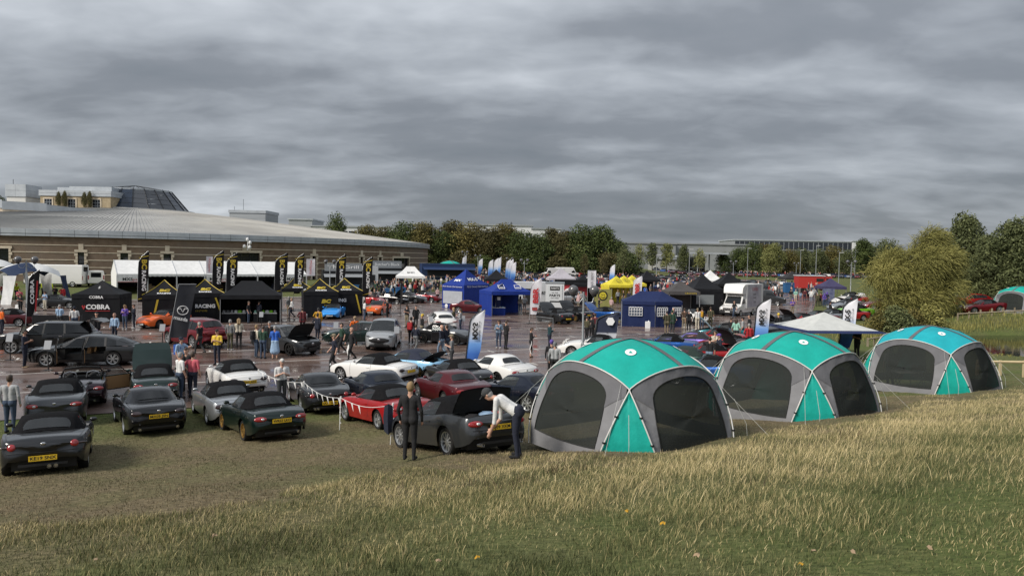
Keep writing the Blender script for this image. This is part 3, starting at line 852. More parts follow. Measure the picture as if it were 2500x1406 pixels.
# ---- the willow by the pond: long strands blown to one side
def willow(px, D, h, w, seed, label, leafk, wind, nstr, lean=0.0, z=None):
    g = np.random.default_rng(seed); p = AT(px, D)
    t = thing('willow_tree', label, 'tree', p)
    lb_ = lobes_round(h, w, 22, seed, .12, 1.0) + [(w * .34 * math.cos(k), w * .34 * math.sin(k), h * .66, w * .22) for k in range(6)]
    link('trunk', trunk_mesh(h, .45, lb_, seed, (lean, 0)), bark, t)
    Cs = []; As = []; Bs = []; Ts = []
    L = np.array(lb_); ww = L[:, 3] ** 2; idx = g.choice(len(L), nstr, p=ww / ww.sum())
    d = unit(g.normal(size=(nstr, 3)) + np.array([0, 0, .25])); start = L[idx, :3] + d * (L[idx, 3] * (.55 + .5 * g.random(nstr)))[:, None]
    lt = g.normal(0, .13, len(L))[idx]
    n = 6; dirv = unit(d * .7 + np.array(wind) + g.normal(size=(nstr, 3)) * .25)
    pos = start.copy()
    for k in range(n):
        Cs.append(pos.copy())
        sl = .16 * (1 + .4 * g.random(nstr))
        As.append(dirv * sl[:, None]); Bs.append(unit(np.cross(dirv, g.normal(size=(nstr, 3)))) * .024)
        Ts.append(np.clip(.45 + lt + .16 * g.normal(size=nstr) + .10 * d[:, 2], 0, 1))
        dirv = unit(dirv + np.array([wind[0] * .05, 0, -.22]) + g.normal(size=(nstr, 3)) * .10)
        pos = pos + dirv * .2
    C = np.concatenate(Cs); keep = C[:, 2] > .15
    link('crown', quads_mesh('crown', C[keep], np.concatenate(As)[keep], np.concatenate(Bs)[keep], np.concatenate(Ts)[keep]), LEAF[leafk], t)
    return t
willow(2268, 70, 8.6, 5.2, 11, 'tall yellow green willow leaning over the pond', 'willow', (.7, 0, .2), 9500, .8)
willow(2176, 72, 6.9, 4.6, 12, 'lower yellow green willow left of the tall one', 'willow', (.5, 0, .1), 6500, -.3)
PROTO['dense'] = (crown_mesh('crown', 16000, lobes_round(12, 7.5, 26, 21, .16), .17, seed=21, stretch=1.3), trunk_mesh(12, .3, lobes_round(12, 7.5, 26, 21, .16), 21, (-1.2, 0)), 12)
for i, (px, D, h, ws) in enumerate(((2352, 84, 10.6, .9), (2412, 80, 8.0, 1.0), (2470, 76, 9.6, 1.1), (2545, 78, 9, 1.1))):
    tree('pond_tree', ['grey green tree showing behind the willow', 'dark leaning tree over the red car', 'tall dark tree at the right edge', 'dark tree cut off by the right edge'][i], 'dense', 'grey' if i in (0, 1, 2) else 'dark', px, D, h, ws, 'trees behind the pond')
for i, (px, D, h, lf) in enumerate(((2150, 56, 1.9, 'olive'), (2185, 55, 2.3, 'grey'), (2225, 57, 2.2, 'olive'), (2262, 58, 2.6, 'willow'))):
    tree('pond_bush', f'{["leftmost", "second", "third", "rightmost"][i]} of the rough bushes below the willow', 'bush', lf, px, D, h, 1.0, 'rough bushes by the pond', cat='bush')
# ivy on the stone block
for px, py in leafy_px:
    p = PD(px, py, 149.3); t = thing('wall_shrub', f'climbing shrub on the stone block {"left" if px < 180 else "right"} of its middle window, {"nearer" if px in (158, 206) else "farther"} one', 'shrub', (p.x, p.y, p.z))
    link('foliage', PROTO['bush'][0], LEAF['brown'], t); t.scale = (.34, .2, .9); t.location.z -= 1.3
# ---- reeds round the pond: nobody could count them
g = np.random.default_rng(5); n = 15000
a = g.random(n) * 2 * math.pi; rr = 1.0 + np.abs(g.normal(size=n)) * .12
far = g.random(n) < .65
X = 48 + 19 * rr * np.cos(a); Y = 51 + 11 * rr * np.sin(a)
Y = np.where(far & (Y < 51), 102 - Y, Y) + np.where(far, np.abs(g.normal(size=n)) * 2.2, 0)
keep = (X > 17) & (X < 60); X, Y = X[keep], Y[keep]; n = len(X); Z = hz(X, Y)
hgt = np.where(Y > 51, .18 + .34 * g.random(n), .05 + .12 * g.random(n)); C = np.stack([X, Y, Z + hgt * .45], -1)
A = np.stack([g.normal(size=n) * .12, g.normal(size=n) * .1, np.ones(n)], -1) * (hgt * .5)[:, None]
B = unit(np.stack([np.ones(n), g.normal(size=n) * .5, np.zeros(n)], -1)) * .022
o = link('reeds', quads_mesh('reeds', C, A, B, np.clip(.45 + .25 * g.normal(size=n), 0, 1)), LEAF['willow'])
tag(o, 'rough reeds and long grass round the pond edge', 'reeds', kind='stuff')

# ================================================================ cars
black_trim = mat('black_trim', (0.012, 0.012, 0.013), 0.5)
tyre_m = noisy('tyre_rubber', (0.013, 0.013, 0.013), (0.022, 0.021, 0.020), 6, 0.8, spec=.2)
inner_m = mat('car_interior', (0.012, 0.012, 0.013), 0.8)
tan_m = mat('tan_leather', (0.30, 0.17, 0.075), 0.55)
soft_m = noisy('soft_top_cloth', (0.007, 0.007, 0.008), (0.011, 0.011, 0.012), 14, 0.9, bump=0.15, bscale=30, spec=.08)
soft_blue = noisy('soft_top_navy', (0.010, 0.014, 0.032), (0.016, 0.021, 0.042), 14, 0.85, bump=0.15, bscale=30)
soft_green = noisy('soft_top_green', (0.010, 0.022, 0.018), (0.016, 0.030, 0.025), 14, 0.85, bump=0.15, bscale=30)
win_m = glass('car_glass', (.045, .05, .055), trans=0.45)
win_dark = glass('car_glass_privacy', (0.008, 0.009, 0.010), trans=0.08)
rearwin_m = glass('soft_top_window', (0.05, 0.054, 0.058), trans=0.42)
red_lens = mat('red_lens', (0.28, 0.010, 0.012), 0.12, coat=1.0)
smoke_lens = mat('smoked_lens', (0.025, 0.010, 0.010), 0.10, coat=1.0)
clear_lens = mat('headlamp_lens', (0.55, 0.57, 0.58), 0.10, 0.3, coat=1.0)
dark_lens = mat('dark_headlamp', (0.06, 0.065, 0.07), 0.10, 0.3, coat=1.0)
chrome = mat('bright_metal', (0.55, 0.55, 0.56), 0.18, 0.95)
rim_silver = mat('rim_silver', (0.48, 0.49, 0.50), 0.30, 0.75)
rim_gold = mat('rim_gold', (0.42, 0.27, 0.09), 0.32, 0.8)
rim_black = mat('rim_black', (0.02, 0.02, 0.02), 0.35, 0.4)
rim_dark = mat('rim_gunmetal', (0.10, 0.10, 0.105), 0.35, 0.7)
plate_y = mat('rear_plate_yellow', (0.72, 0.46, 0.02), 0.45)
plate_w = mat('front_plate_white', (0.70, 0.70, 0.68), 0.45)
plate_k = mat('plate_black', (0.015, 0.015, 0.015), 0.4)
ink = mat('black_ink', (0.012, 0.012, 0.012), 0.6)
white_ink = mat('white_print', (0.78, 0.78, 0.78), 0.6)
red_ink = mat('red_print', (0.42, 0.02, 0.025), 0.6)
gold_ink = mat('gold_print', (0.52, 0.38, 0.03), 0.6)

def ip(keys, x):
    a = np.array(keys, float); return np.interp(x, a[:, 0], a[:, 1])
SIDE_F = [0, .16, .38, .6, .8, .93, 1.0]
DECK_T = [.93, .915, .6, .3, 0.0]
BULGE = [(0, .945), (.3, .985), (.55, 1.0), (.8, .985), (.93, .955), (1, .925)]
def car_model(s):
    """every part of one kind of car as a mesh: body shell with wheel arches, doors, bonnet, boot lid, cabin, glass"""
    L2 = s['L'] / 2; xf, xr = s['xf'], s['xr']; wr_ = s['wr']; Ra = wr_ + .055
    base = list(np.linspace(-L2, L2, 34)) + [-L2 + .02, -L2 + .05, -L2 + .1, L2 - .02, L2 - .05, L2 - .1]
    for xw in (xf, xr):
        base += [xw + Ra * k for k in (-1, -.93, -.8, -.6, -.3, 0, .3, .6, .8, .93, 1)] + [xw - Ra - .012, xw + Ra + .012]
    seams = [s['door'][0], s['door'][1], s['bonnet'][0], s['bonnet'][1], s['boot'][0], s['boot'][1]] + s.get('door2', [])
    for q in seams: base += [q - .007, q + .007]
    base = sorted(base); X = [base[0]]
    for q in base[1:]:
        if q - X[-1] > 1e-4: X.append(q)
    rows = []
    sill = s['sill']
    for x in X:
        w = float(ip(s['w'], x)); zs = float(ip(s['zs'], x)); zd = float(ip(s['zd'], x)); zl = float(ip(s['zl'], x))
        arch = False
        for xw in (xf, xr):
            d = abs(x - xw)
            w += s.get('flare', .015) * math.exp(-(d / .42) ** 2)
            if d <= Ra + 1e-6: zl = max(zl, wr_ * .98 + math.sqrt(max(Ra * Ra - d * d, 0))); arch = True
        zl = min(zl, zs - .05)
        pr = []
        for f in SIDE_F:
            z = zl + f * (zs - zl); t = np.clip((z - sill) / max(zs - sill, .05), 0, 1)
            pr.append((w * float(ip(BULGE, t)), z))
        ys_ = pr[-1][0]
        for t in DECK_T: pr.append((ys_ * t, zs + (zd - zs) * (1 - t ** 2.2)))
        kE = max(0.0, (abs(x) - (L2 - .5)) / .5) ** 2 * s.get('bow', .07) * (1 if x > 0 else -1)
        bE = max(0.0, (abs(x) - (L2 - .45)) / .45) ** 2 * .06 * (1 if x > 0 else -1)
        full = [(x + bE * math.exp(-((z - .46) / .16) ** 2) + kE * (1 - (y / max(w, .01)) ** 2), y, z) for y, z in pr] + [(x + bE * math.exp(-((z - .46) / .16) ** 2) + kE * (1 - (y / max(w, .01)) ** 2), -y, z) for y, z in pr[-2::-1]]
        rows.append(full)
    n = len(rows[0]); nh = len(SIDE_F) + len(DECK_T)
    parts = {}
    def put(role, f):
        parts.setdefault(role, []).append(f)
    def inseam(x): return any(abs(x - q) < .0069 for q in seams)
    ns = len(SIDE_F)
    for i in range(len(X) - 1):
        xm = (X[i] + X[i + 1]) / 2
        for k in range(n - 1):
            kk = min(k, n - 2 - k); left = k < n / 2
            f = (rows[i][k], rows[i + 1][k], rows[i + 1][k + 1], rows[i][k + 1])
            side = kk < ns - 1; deck = kk >= ns - 1
            role = 'body'
            dr = s['door']; d2 = s.get('door2')
            inD = lambda d: d[0] < xm < d[1]
            if side and 1 <= kk:
                if abs(xm - dr[0]) < .007 or abs(xm - dr[1]) < .007 or (d2 and (abs(xm - d2[0]) < .007 or abs(xm - d2[1]) < .007)): role = 'seam'
                elif inD(dr): role = 'doorL' if left else 'doorR'
                elif d2 and inD(d2): role = 'door2L' if left else 'door2R'
            if deck:
                b0, b1 = s['bonnet']; t0, t1 = s['boot']
                if b0 - .007 < xm < b1 + .007:
                    if abs(xm - b0) < .007 or abs(xm - b1) < .007 or kk == ns: role = 'seam' if kk >= ns else 'body'
                    elif kk > ns: role = 'bonnet'
                elif t0 - .007 < xm < t1 + .007 and s.get('bootdeck', True):
                    if abs(xm - t0) < .007 or abs(xm - t1) < .007 or kk == ns: role = 'seam' if kk >= ns else 'body'
                    elif kk > ns: role = 'boot'
                elif s['cab'][0] < xm < s['cab'][1] and kk > ns: role = None
            if role: put(role, f)
    def endcap(r, rev):
        c = Vector((sum(p[0] for p in r) / len(r), 0, .52 * (r[0][2] + r[len(r) // 2][2]))); prev = r; sg = -1 if rev else 1
        for k, dx in ((.94, .022), (.75, .045), (.4, .055)):
            cur = [(p[0] + sg * dx, p[1] * k, c.z + (p[2] - c.z) * k) for p in r]
            for i in range(len(r)):
                j = (i + 1) % len(r)
                put('body', (prev[i], cur[i], cur[j], prev[j]) if rev else (prev[i], prev[j], cur[j], cur[i]))
            prev = cur
        put('body', tuple(prev[::-1] if rev else prev))
    endcap(rows[0], True); endcap(rows[-1], False)
    M = {}
    def weld(fs, name, smooth=38):
        b = MB(); ix = {}
        for f in fs:
            q = []
            for p in f:
                key = (round(p[0], 4), round(p[1], 4), round(p[2], 4))
                if key not in ix: ix[key] = len(b.v); b.v.append(key)
                if not q or q[-1] != ix[key]: q.append(ix[key])
            if len(q) > 2 and q[0] == q[-1]: q.pop()
            if len(set(q)) >= 3: b.f.append(tuple(q)); b.m.append(0)
        return b.mesh(name, smooth)
    for role, nm in (('body', 'body'), ('seam', 'shut_lines'), ('doorL', 'door'), ('doorR', 'door'), ('door2L', 'door'), ('door2R', 'door')):
        if role in parts: M[role] = weld(parts[role], nm)
    # hinged lids get their own origin at the hinge
    for role, hx in (('bonnet', s['bonnet'][0]), ('boot', s['boot'][1])):
        if role in parts:
            hzv = float(ip(s['zd'], hx)); M[role + '_o'] = (hx, 0, hzv)
            M[role] = weld([tuple((p[0] - hx, p[1], p[2] - hzv) for p in f) for f in parts[role]], 'lid')
    # cabin
    cp = {}
    st = s['cabin']; secs = []
    for (bx, by, bz), (sx, sy, sz), (cx, cz) in st:
        P0 = Vector((bx, by, bz)); P1 = Vector((sx, sy, sz)); C = Vector((cx, 0, cz))
        h = P0.lerp(P1, .86)
        m1 = Vector((sx * .8 + cx * .2, sy * .86, sz + (cz - sz) * .45)); m2 = Vector((sx * .35 + cx * .65, sy * .5, sz + (cz - sz) * .86))
        half = [P0, h, P1, m1, m2, C]
        secs.append([tuple(p) for p in half] + [(p.x, -p.y, p.z) for p in half[-2::-1]])
    for i in range(len(secs) - 1):
        a, b = secs[i], secs[i + 1]; top, sd_ = s['roles'][i]
        for k in range(len(a) - 1):
            kk = min(k, len(a) - 2 - k)
            role = sd_ if kk == 0 else (top if kk >= 2 else ('rail' if sd_ not in ('fabric',) else sd_))
            if role == 'window': role = 'winL' if k < len(a) / 2 else 'winR'
            if kk == 1 and top == 'screen': role = 'rail'
            if role == 'pillar': role = 'pillar%d%s' % (i, 'L' if k < len(a) / 2 else 'R')
            cp.setdefault(role, []).append((a[k], b[k], b[k + 1], a[k + 1]))
    if 'rail' in cp:
        for f_ in cp.pop('rail'): cp.setdefault('railL' if sum(p[1] for p in f_) > 0 else 'railR', []).append(f_)
    names = {'screen': 'windscreen', 'winL': 'side_window', 'winR': 'side_window', 'fabric': 'roof', 'railL': 'window_rail', 'railR': 'window_rail', 'rear': 'rear_window', 'pillar': 'pillar'}
    for role, fs in cp.items(): M[role] = weld(fs, 'pillar' if role.startswith('pillar') else names.get(role, role), 45)
    # pillars between side windows
    if s.get('pillars'):
        M['bpillar'] = []
        for (x0, z0, y0), (x1, z1, y1), wd in s['pillars']:
            for sg in (1, -1):
                b = MB(); b.add([(x0 - wd, sg * (y0 + .008), z0), (x0 + wd, sg * (y0 + .008), z0), (x1 + wd, sg * (y1 + .008), z1), (x1 - wd, sg * (y1 + .008), z1)], [(0, 1, 2, 3)])
                M['bpillar'].append(b.mesh('pillar'))
    # rear window set into the last slope
    if s.get('rearwin'):
        w0, w1, f0, f1 = s['rearwin']; A = st[-2]; B = st[-1]
        c0 = Vector((A[2][0], 0, A[2][1])); c1 = Vector((B[2][0], 0, B[2][1])); s0 = Vector(A[1]); s1 = Vector(B[1])
        nrm = Vector((-(c0.z - c1.z), 0, (c0.x - c1.x)));
        nrm = Vector((-abs(c0.z - c1.z), 0, abs(c0.x - c1.x))).normalized()
        g = []
        for f in np.linspace(f0, f1, 4):
            row = []
            wv = w0 + (w1 - w0) * (f - f0) / (f1 - f0)
            for t in np.linspace(-1, 1, 9):
                c_ = c0.lerp(c1, f); e_ = s0.lerp(s1, f); y = wv * t; u = abs(y) / max(e_.y, .01)
                # follow the crown of the cloth
                cc = Vector((c_.x + (e_.x - c_.x) * u ** 2.2, y, c_.z + (e_.z - c_.z) * u ** 2.2)) + nrm * .014
                if abs(t) == 1 and f in (f0, f1): cc.y *= .93
                row.append(tuple(cc))
            g.append(row)
        M['rearwin'] = MB().grid(g).mesh('rear_window', 60)
    # interior tub, seats
    x0, x1 = s['cab']; iw = s['W'] / 2 - .16; zf = sill + .12; zb_ = float(ip(s['zs'], (x0 + x1) / 2)) - .03
    b = MB()
    b.box(((x0 + x1) / 2, 0, zf - .02), (x1 - x0, 2 * iw, .03))
    for sg in (-1, 1):
        if not s.get('tan'): b.box(((x0 + x1) / 2, sg * (iw + .02), (zf + zb_) / 2), (x1 - x0, .03, zb_ - zf))
    b.box((x0 + .02, 0, (zf + zb_) / 2), (.05, 2 * iw, zb_ - zf)); b.box((x1 - .14, 0, (zf + zb_) / 2 + .02), (.34, 2 * iw, zb_ - zf))
    b.tube([(x1 - .42, -.36, zb_ - .02), (x1 - .28, -.36, zb_ - .08)], [.17, .17], 10)
    M['tub'] = b.mesh('interior')
    sb = MB(); sx = s.get('seatx', (x0 + x1) / 2 - .15)
    sb.box((sx + .2, 0, zf + .12), (.5, .46, .16)); sb.box((sx - .08, 0, zf + .36), (.16, .46, .52), rot=Matrix.Rotation(-.2, 3, 'Y')); sb.ball((sx - .14, 0, zf + .64), (.06, .12, .085), 8, 5)
    M['seat'] = sb.mesh('seat', 50)
    # dark underbody so that no light passes through the arches
    ub = MB(); ub.box((0, 0, (sill + .5) / 2 + .02), (s['L'] - .5, s['W'] - .52, .5 - sill * .4))
    for xw in (xf, xr): ub.box((xw, 0, wr_ + .12), (2 * Ra, s['W'] - .34, wr_ * 1.3))
    M['under'] = ub.mesh('underbody')
    bay = MB(); b0, b1 = s['bonnet']; bay.box(((b0 + b1) / 2, 0, .52), (b1 - b0 - .1, s['W'] - .5, .3)).box(((b0 + b1) / 2 + .1, .1, .69), (.5, .4, .1), 0)
    M['bay'] = bay.mesh('engine_bay')
    return M
def tyre_mesh(r, w):
    ri = r * .70
    return MB().lathe([(ri, -w / 2 + .01), (r * .93, -w / 2), (r, -w / 2 + .03), (r, w / 2 - .03), (r * .93, w / 2), (ri, w / 2 - .01), (ri - .01, w / 2 - .05)], 22, axis='Y').mesh('wheel', 50)
def rim_mesh(r, w, n, thick, kind=0):
    ri = r * .71; b = MB()
    b.lathe([(ri, w / 2 - .005), (ri * .93, w / 2 - .012), (ri * .90, w / 2 - .05), (ri * .9, -w / 2)], 22, axis='Y')
    b.lathe([(ri * .9, -.01), (.001, -.01)], 22, axis='Y', mi=1)
    y = w / 2 - .03
    b.lathe([(.001, y + .012), (ri * .20, y + .010), (ri * .24, y - .04)], 12, axis='Y')
    for k in range(n):
        a = 2 * math.pi * k / n
        for da in ((0,) if kind == 0 else (-.16, .16)):
            c, s_ = math.cos(a), math.sin(a); c2, s2 = math.cos(a + da), math.sin(a + da)
            p0 = Vector((c * ri * .15, y, s_ * ri * .15)); p1 = Vector((c2 * ri * .93, y - .01, s2 * ri * .93)); d = (p1 - p0).normalized(); sd2 = Vector((-d.z, 0, d.x)) * thick
            b.add([p0 - sd2, p0 + sd2, p1 + sd2 * 1.1, p1 - sd2 * 1.1, p0 - sd2 - Vector((0, .04, 0)), p0 + sd2 - Vector((0, .04, 0)), p1 + sd2 * 1.1 - Vector((0, .05, 0)), p1 - sd2 * 1.1 - Vector((0, .05, 0))],
                  [(0, 1, 2, 3), (0, 3, 7, 4), (1, 5, 6, 2)])
    return b.mesh('rim')
RIMS = {'star': (5, .045, 0), 'multi': (10, .016, 0), 'daisy': (8, .024, 0), 'split': (6, .017, 1), 'seven': (7, .026, 0)}
WCACHE = {}
def wheel_meshes(r, w, kind):
    k = (r, w, kind)
    if k not in WCACHE: WCACHE[k] = (tyre_mesh(r, w), rim_mesh(r, w, *RIMS[kind]))
    return WCACHE[k]

def sc(keys, k): return [(a * k, b) for a, b in keys]
def roadster(L=3.95, W=1.68, dz=0.0, hip=0.0, wr_=.295, round_=1.0, soft=True):
    k = L / 3.95; w = W / 1.68
    s = dict(L=L, W=W, wr=wr_, xf=1.18 * k, xr=-1.13 * k, sill=.19, bow=.09 * round_, flare=.018 + hip * .4)
    s['w'] = [(a * k, b * w) for a, b in [(-1.975, .63), (-1.95, .68), (-1.90, .735), (-1.8, .78), (-1.5, .815), (-1.1, .825), (-.6, .815), (0, .812), (.9, .82), (1.3, .81), (1.6, .77), (1.8, .70), (1.92, .60), (1.975, .50)]]
    s['zs'] = [(a * k, b + dz + hip * math.exp(-((a + 1.1) / .5) ** 2) + hip * .7 * math.exp(-((a - 1.15) / .4) ** 2)) for a, b in [(-1.975, .70), (-1.95, .76), (-1.9, .795), (-1.75, .825), (-1.45, .84), (-1.1, .845), (-.6, .83), (0, .815), (.5, .815), (.8, .80), (1.15, .775), (1.5, .70), (1.75, .61), (1.9, .52), (1.975, .44)]]
    s['zd'] = [(a * k, b + dz) for a, b in [(-1.975, .725), (-1.95, .80), (-1.9, .85), (-1.75, .885), (-1.45, .905), (-1.1, .90), (-.6, .87), (0, .86), (.5, .905), (.7, .90), (1.1, .85), (1.5, .755), (1.75, .645), (1.9, .545), (1.975, .46)]]
    s['zl'] = [(a * k, b) for a, b in [(-1.975, .40), (-1.94, .32), (-1.8, .25), (-1.5, .21), (0, .19), (1.5, .20), (1.8, .19), (1.94, .22), (1.975, .30)]]
    s['door'] = [-.50 * k, .62 * k]; s['bonnet'] = [.70 * k, 1.78 * k]; s['boot'] = [-1.86 * k, -1.30 * k]; s['cab'] = [-1.2 * k, .55 * k]
    z = dz
    s['cabin'] = [((.42 * k, .70 * w, .84 + z), (.50 * k, .60 * w, .87 + z), (.66 * k, .90 + z)),
                  ((.36 * k, .705 * w, .84 + z), (.06 * k, .545 * w, 1.145 + z), (.02 * k, 1.195 + z)),
                  ((-.20 * k, .715 * w, .845 + z), (-.26 * k, .55 * w, 1.19 + z), (-.28 * k, 1.255 + z)),
                  ((-.52 * k, .71 * w, .85 + z), (-.58 * k, .535 * w, 1.17 + z), (-.64 * k, 1.24 + z)),
                  ((-.82 * k, .69 * w, .86 + z), (-.84 * k, .515 * w, 1.11 + z), (-.90 * k, 1.185 + z)),
                  ((-1.14 * k, .64 * w, .87 + z), (-1.18 * k, .52 * w, .885 + z), (-1.26 * k, .915 + z))]
    s['roles'] = [('screen', 'pillar'), ('fabric', 'window'), ('fabric', 'window'), ('fabric', 'fabric'), ('fabric', 'fabric')]
    s['rearwin'] = (.40 * w, .47 * w, .08, .80)
    s['seatx'] = -.42 * k
    s['tail_y'], s['tail_z'] = .56 * w, .68 + dz
    return s
SPECS = {}
SPECS['na'] = roadster()
SPECS['nb'] = roadster(3.95, 1.68, 0.0, .018)
SPECS['nc'] = roadster(4.02, 1.74, .035, .045, .32)
SPECS['nd'] = roadster(3.915, 1.735, .02, .05, .315, 1.2)
def hatch(L, W, H, zbelt, zhood, wr_, kind, xf, xr):
    k = L / 4.5; w = W / 1.84; h2 = W / 2 * .985
    s = dict(L=L, W=W, wr=wr_, xf=xf, xr=xr, sill=.24, bow=.12, flare=.02)
    L2 = L / 2
    s['w'] = [(-L2, h2 * .80), (-L2 + .03, h2 * .86), (-L2 + .10, h2 * .91), (-L2 + .3, h2 * .955), (-1.2 * k, h2), (0, h2 * .985), (1.0 * k, h2 * .99), (L2 - .6, h2 * .97), (L2 - .3, h2 * .90), (L2 - .1, h2 * .80), (L2, h2 * .66)]
    s['zs'] = [(-L2, zbelt - .16), (-L2 + .03, zbelt - .08), (-L2 + .12, zbelt), (-1.2 * k, zbelt + .02), (0, zbelt - .03), (.9 * k, zbelt - .03), (1.3 * k, zhood - .05), (L2 - .5, zhood - .11), (L2 - .2, zhood - .17), (L2 - .05, zhood - .24), (L2, zhood - .34)]
    s['zd'] = [(-L2, zbelt - .14), (-L2 + .03, zbelt - .04), (-L2 + .12, zbelt + .04), (-1.2 * k, zbelt + .05), (.9 * k, zhood + .04), (1.1 * k, zhood + .03), (L2 - .5, zhood - .04), (L2 - .2, zhood - .12), (L2 - .05, zhood - .21), (L2, zhood - .32)]
    s['zl'] = [(-L2, .48), (-L2 + .06, .36), (-L2 + .3, .28), (0, .24), (L2 - .3, .22), (L2 - .06, .25), (L2, .34)]
    s['door'] = [-.02 * k, 1.02 * k]; s['door2'] = [-1.0 * k, -.02 * k - .03]; s['bonnet'] = [1.12 * k, L2 - .22]; s['boot'] = [-L2 + .05, -L2 + .12]; s['bootdeck'] = False
    s['cab'] = [-L2 + .25, .95 * k]
    if kind == 'suv':
        s['cabin'] = [((.86 * k, .83 * w, zbelt - .01), (.98 * k, .74 * w, zbelt + .03), (1.22 * k, zhood + .04)),
                      ((.74 * k, .84 * w, zbelt - .01), (.36 * k, .64 * w, H - .10), (.28 * k, H - .05)),
                      ((-.05 * k, .85 * w, zbelt), (-.10 * k, .655 * w, H - .06), (-.10 * k, H)),
                      ((-1.05 * k, .85 * w, zbelt + .02), (-.98 * k, .64 * w, H - .08), (-1.0 * k, H - .015)),
                      ((-1.62 * k, .83 * w, zbelt + .06), (-1.66 * k, .60 * w, H - .16), (-1.86 * k, H - .06)),
                      ((-L2 + .16, .77 * w, zbelt + .03), (-L2 + .13, .66 * w, zbelt + .04), (-L2 + .04, zbelt + .05))]
    elif kind == 'hatch':
        s['cabin'] = [((.86 * k, .82 * w, zbelt - .01), (.98 * k, .72 * w, zbelt + .02), (1.24 * k, zhood + .04)),
                      ((.74 * k, .83 * w, zbelt - .01), (.26 * k, .62 * w, H - .10), (.16 * k, H - .05)),
                      ((-.05 * k, .84 * w, zbelt), (-.15 * k, .635 * w, H - .06), (-.15 * k, H)),
                      ((-1.0 * k, .83 * w, zbelt + .02), (-.95 * k, .60 * w, H - .11), (-1.0 * k, H - .045)),
                      ((-1.45 * k, .81 * w, zbelt + .07), (-1.50 * k, .56 * w, H - .22), (-1.66 * k, H - .14)),
                      ((-L2 + .20, .76 * w, zbelt + .03), (-L2 + .17, .66 * w, zbelt + .04), (-L2 + .08, zbelt + .05))]
    else:   # fastback saloon
        s['cabin'] = [((.80 * k, .81 * w, zbelt - .01), (.94 * k, .70 * w, zbelt + .02), (1.22 * k, zhood + .04)),
                      ((.66 * k, .82 * w, zbelt - .01), (.16 * k, .60 * w, H - .10), (.06 * k, H - .05)),
                      ((-.10 * k, .83 * w, zbelt), (-.22 * k, .61 * w, H - .055), (-.25 * k, H)),
                      ((-.95 * k, .82 * w, zbelt + .02), (-.90 * k, .57 * w, H - .13), (-.95 * k, H - .06)),
                      ((-1.40 * k, .78 * w, zbelt + .05), (-1.30 * k, .52 * w, H - .25), (-1.40 * k, H - .18)),
                      ((-2.02 * k, .72 * w, zbelt + .02), (-2.02 * k, .60 * w, zbelt + .03), (-2.10 * k, zbelt + .05))]
    c = s['cabin']
    s['roles'] = [('screen', 'pillar'), ('fabric', 'window'), ('fabric', 'window'), ('fabric', 'window'), ('fabric', 'pillar')]
    s['rearwin'] = (.52 * w, .56 * w, .06, .72 if kind != 'saloon' else .8)
    def pl(st_, f): return st_
    s['pillars'] = [((c[2][0][0], c[2][0][2], c[2][0][1]), (c[2][1][0], c[2][1][2], c[2][1][1]), .045), ((c[3][0][0], c[3][0][2], c[3][0][1]), (c[3][1][0], c[3][1][2], c[3][1][1]), .05)]
    s['seatx'] = -.15 * k
    s['tail_y'], s['tail_z'] = .66 * w, zbelt - .10
    return s
SPECS['suv'] = hatch(4.6, 1.85, 1.68, 1.04, 1.06, .37, 'suv', 1.40, -1.30)
SPECS['bigsuv'] = hatch(4.75, 1.89, 1.68, 1.06, 1.09, .38, 'suv', 1.47, -1.40)
SPECS['cross'] = hatch(4.4, 1.80, 1.54, .98, .98, .35, 'hatch', 1.38, -1.27)
SPECS['hatch'] = hatch(4.3, 1.80, 1.44, .92, .92, .33, 'hatch', 1.38, -1.30)
SPECS['saloon'] = hatch(4.92, 1.89, 1.49, .94, .93, .365, 'saloon', 1.52, -1.375)
SPECS['saloon']['tan'] = 1
MODELS = {k: car_model(s) for k, s in SPECS.items()}

def on_body(s, y, rear=True):
    """x of the body shell at half width y, at the tail or the nose"""
    a = np.array(s['w'], float); L2 = s['L'] / 2
    m = a[a[:, 0] < -L2 * .55] if rear else a[a[:, 0] > L2 * .55]
    o = np.argsort(m[:, 1]); x = float(np.interp(abs(y) / .97, m[o, 1], m[o, 0]))
    k = max(0.0, (abs(x) - (L2 - .5)) / .5) ** 2 * s['bow'] * (1 - (abs(y) / max(m[:, 1].max(), .1)) ** 2)
    return x + (-k - .045 if rear else k + .035)
LENS = {}
def lens(ry, rz, rx=.034):
    k = (round(ry, 3), round(rz, 3), rx)
    if k not in LENS: LENS[k] = MB().ball((0, 0, 0), (rx, ry, rz), 14, 8).mesh('lamp', 180)
    return LENS[k]
PLATE = MB().box((0, 0, 0), (.016, .52, .112)).mesh('number_plate')
EXH = MB().lathe([(.036, -.02), (.042, -.02), (.042, .16), (.034, .16), (.030, 0.02), (.001, 0.02)], 12, axis='X').mesh('exhaust', 60)
MIRR = MB().ball((0, 0, .05), (.055, .085, .055), 10, 6).tube([(.02, -.13, -.02), (0, -.04, .02)], .02, 5).mesh('mirror', 60)
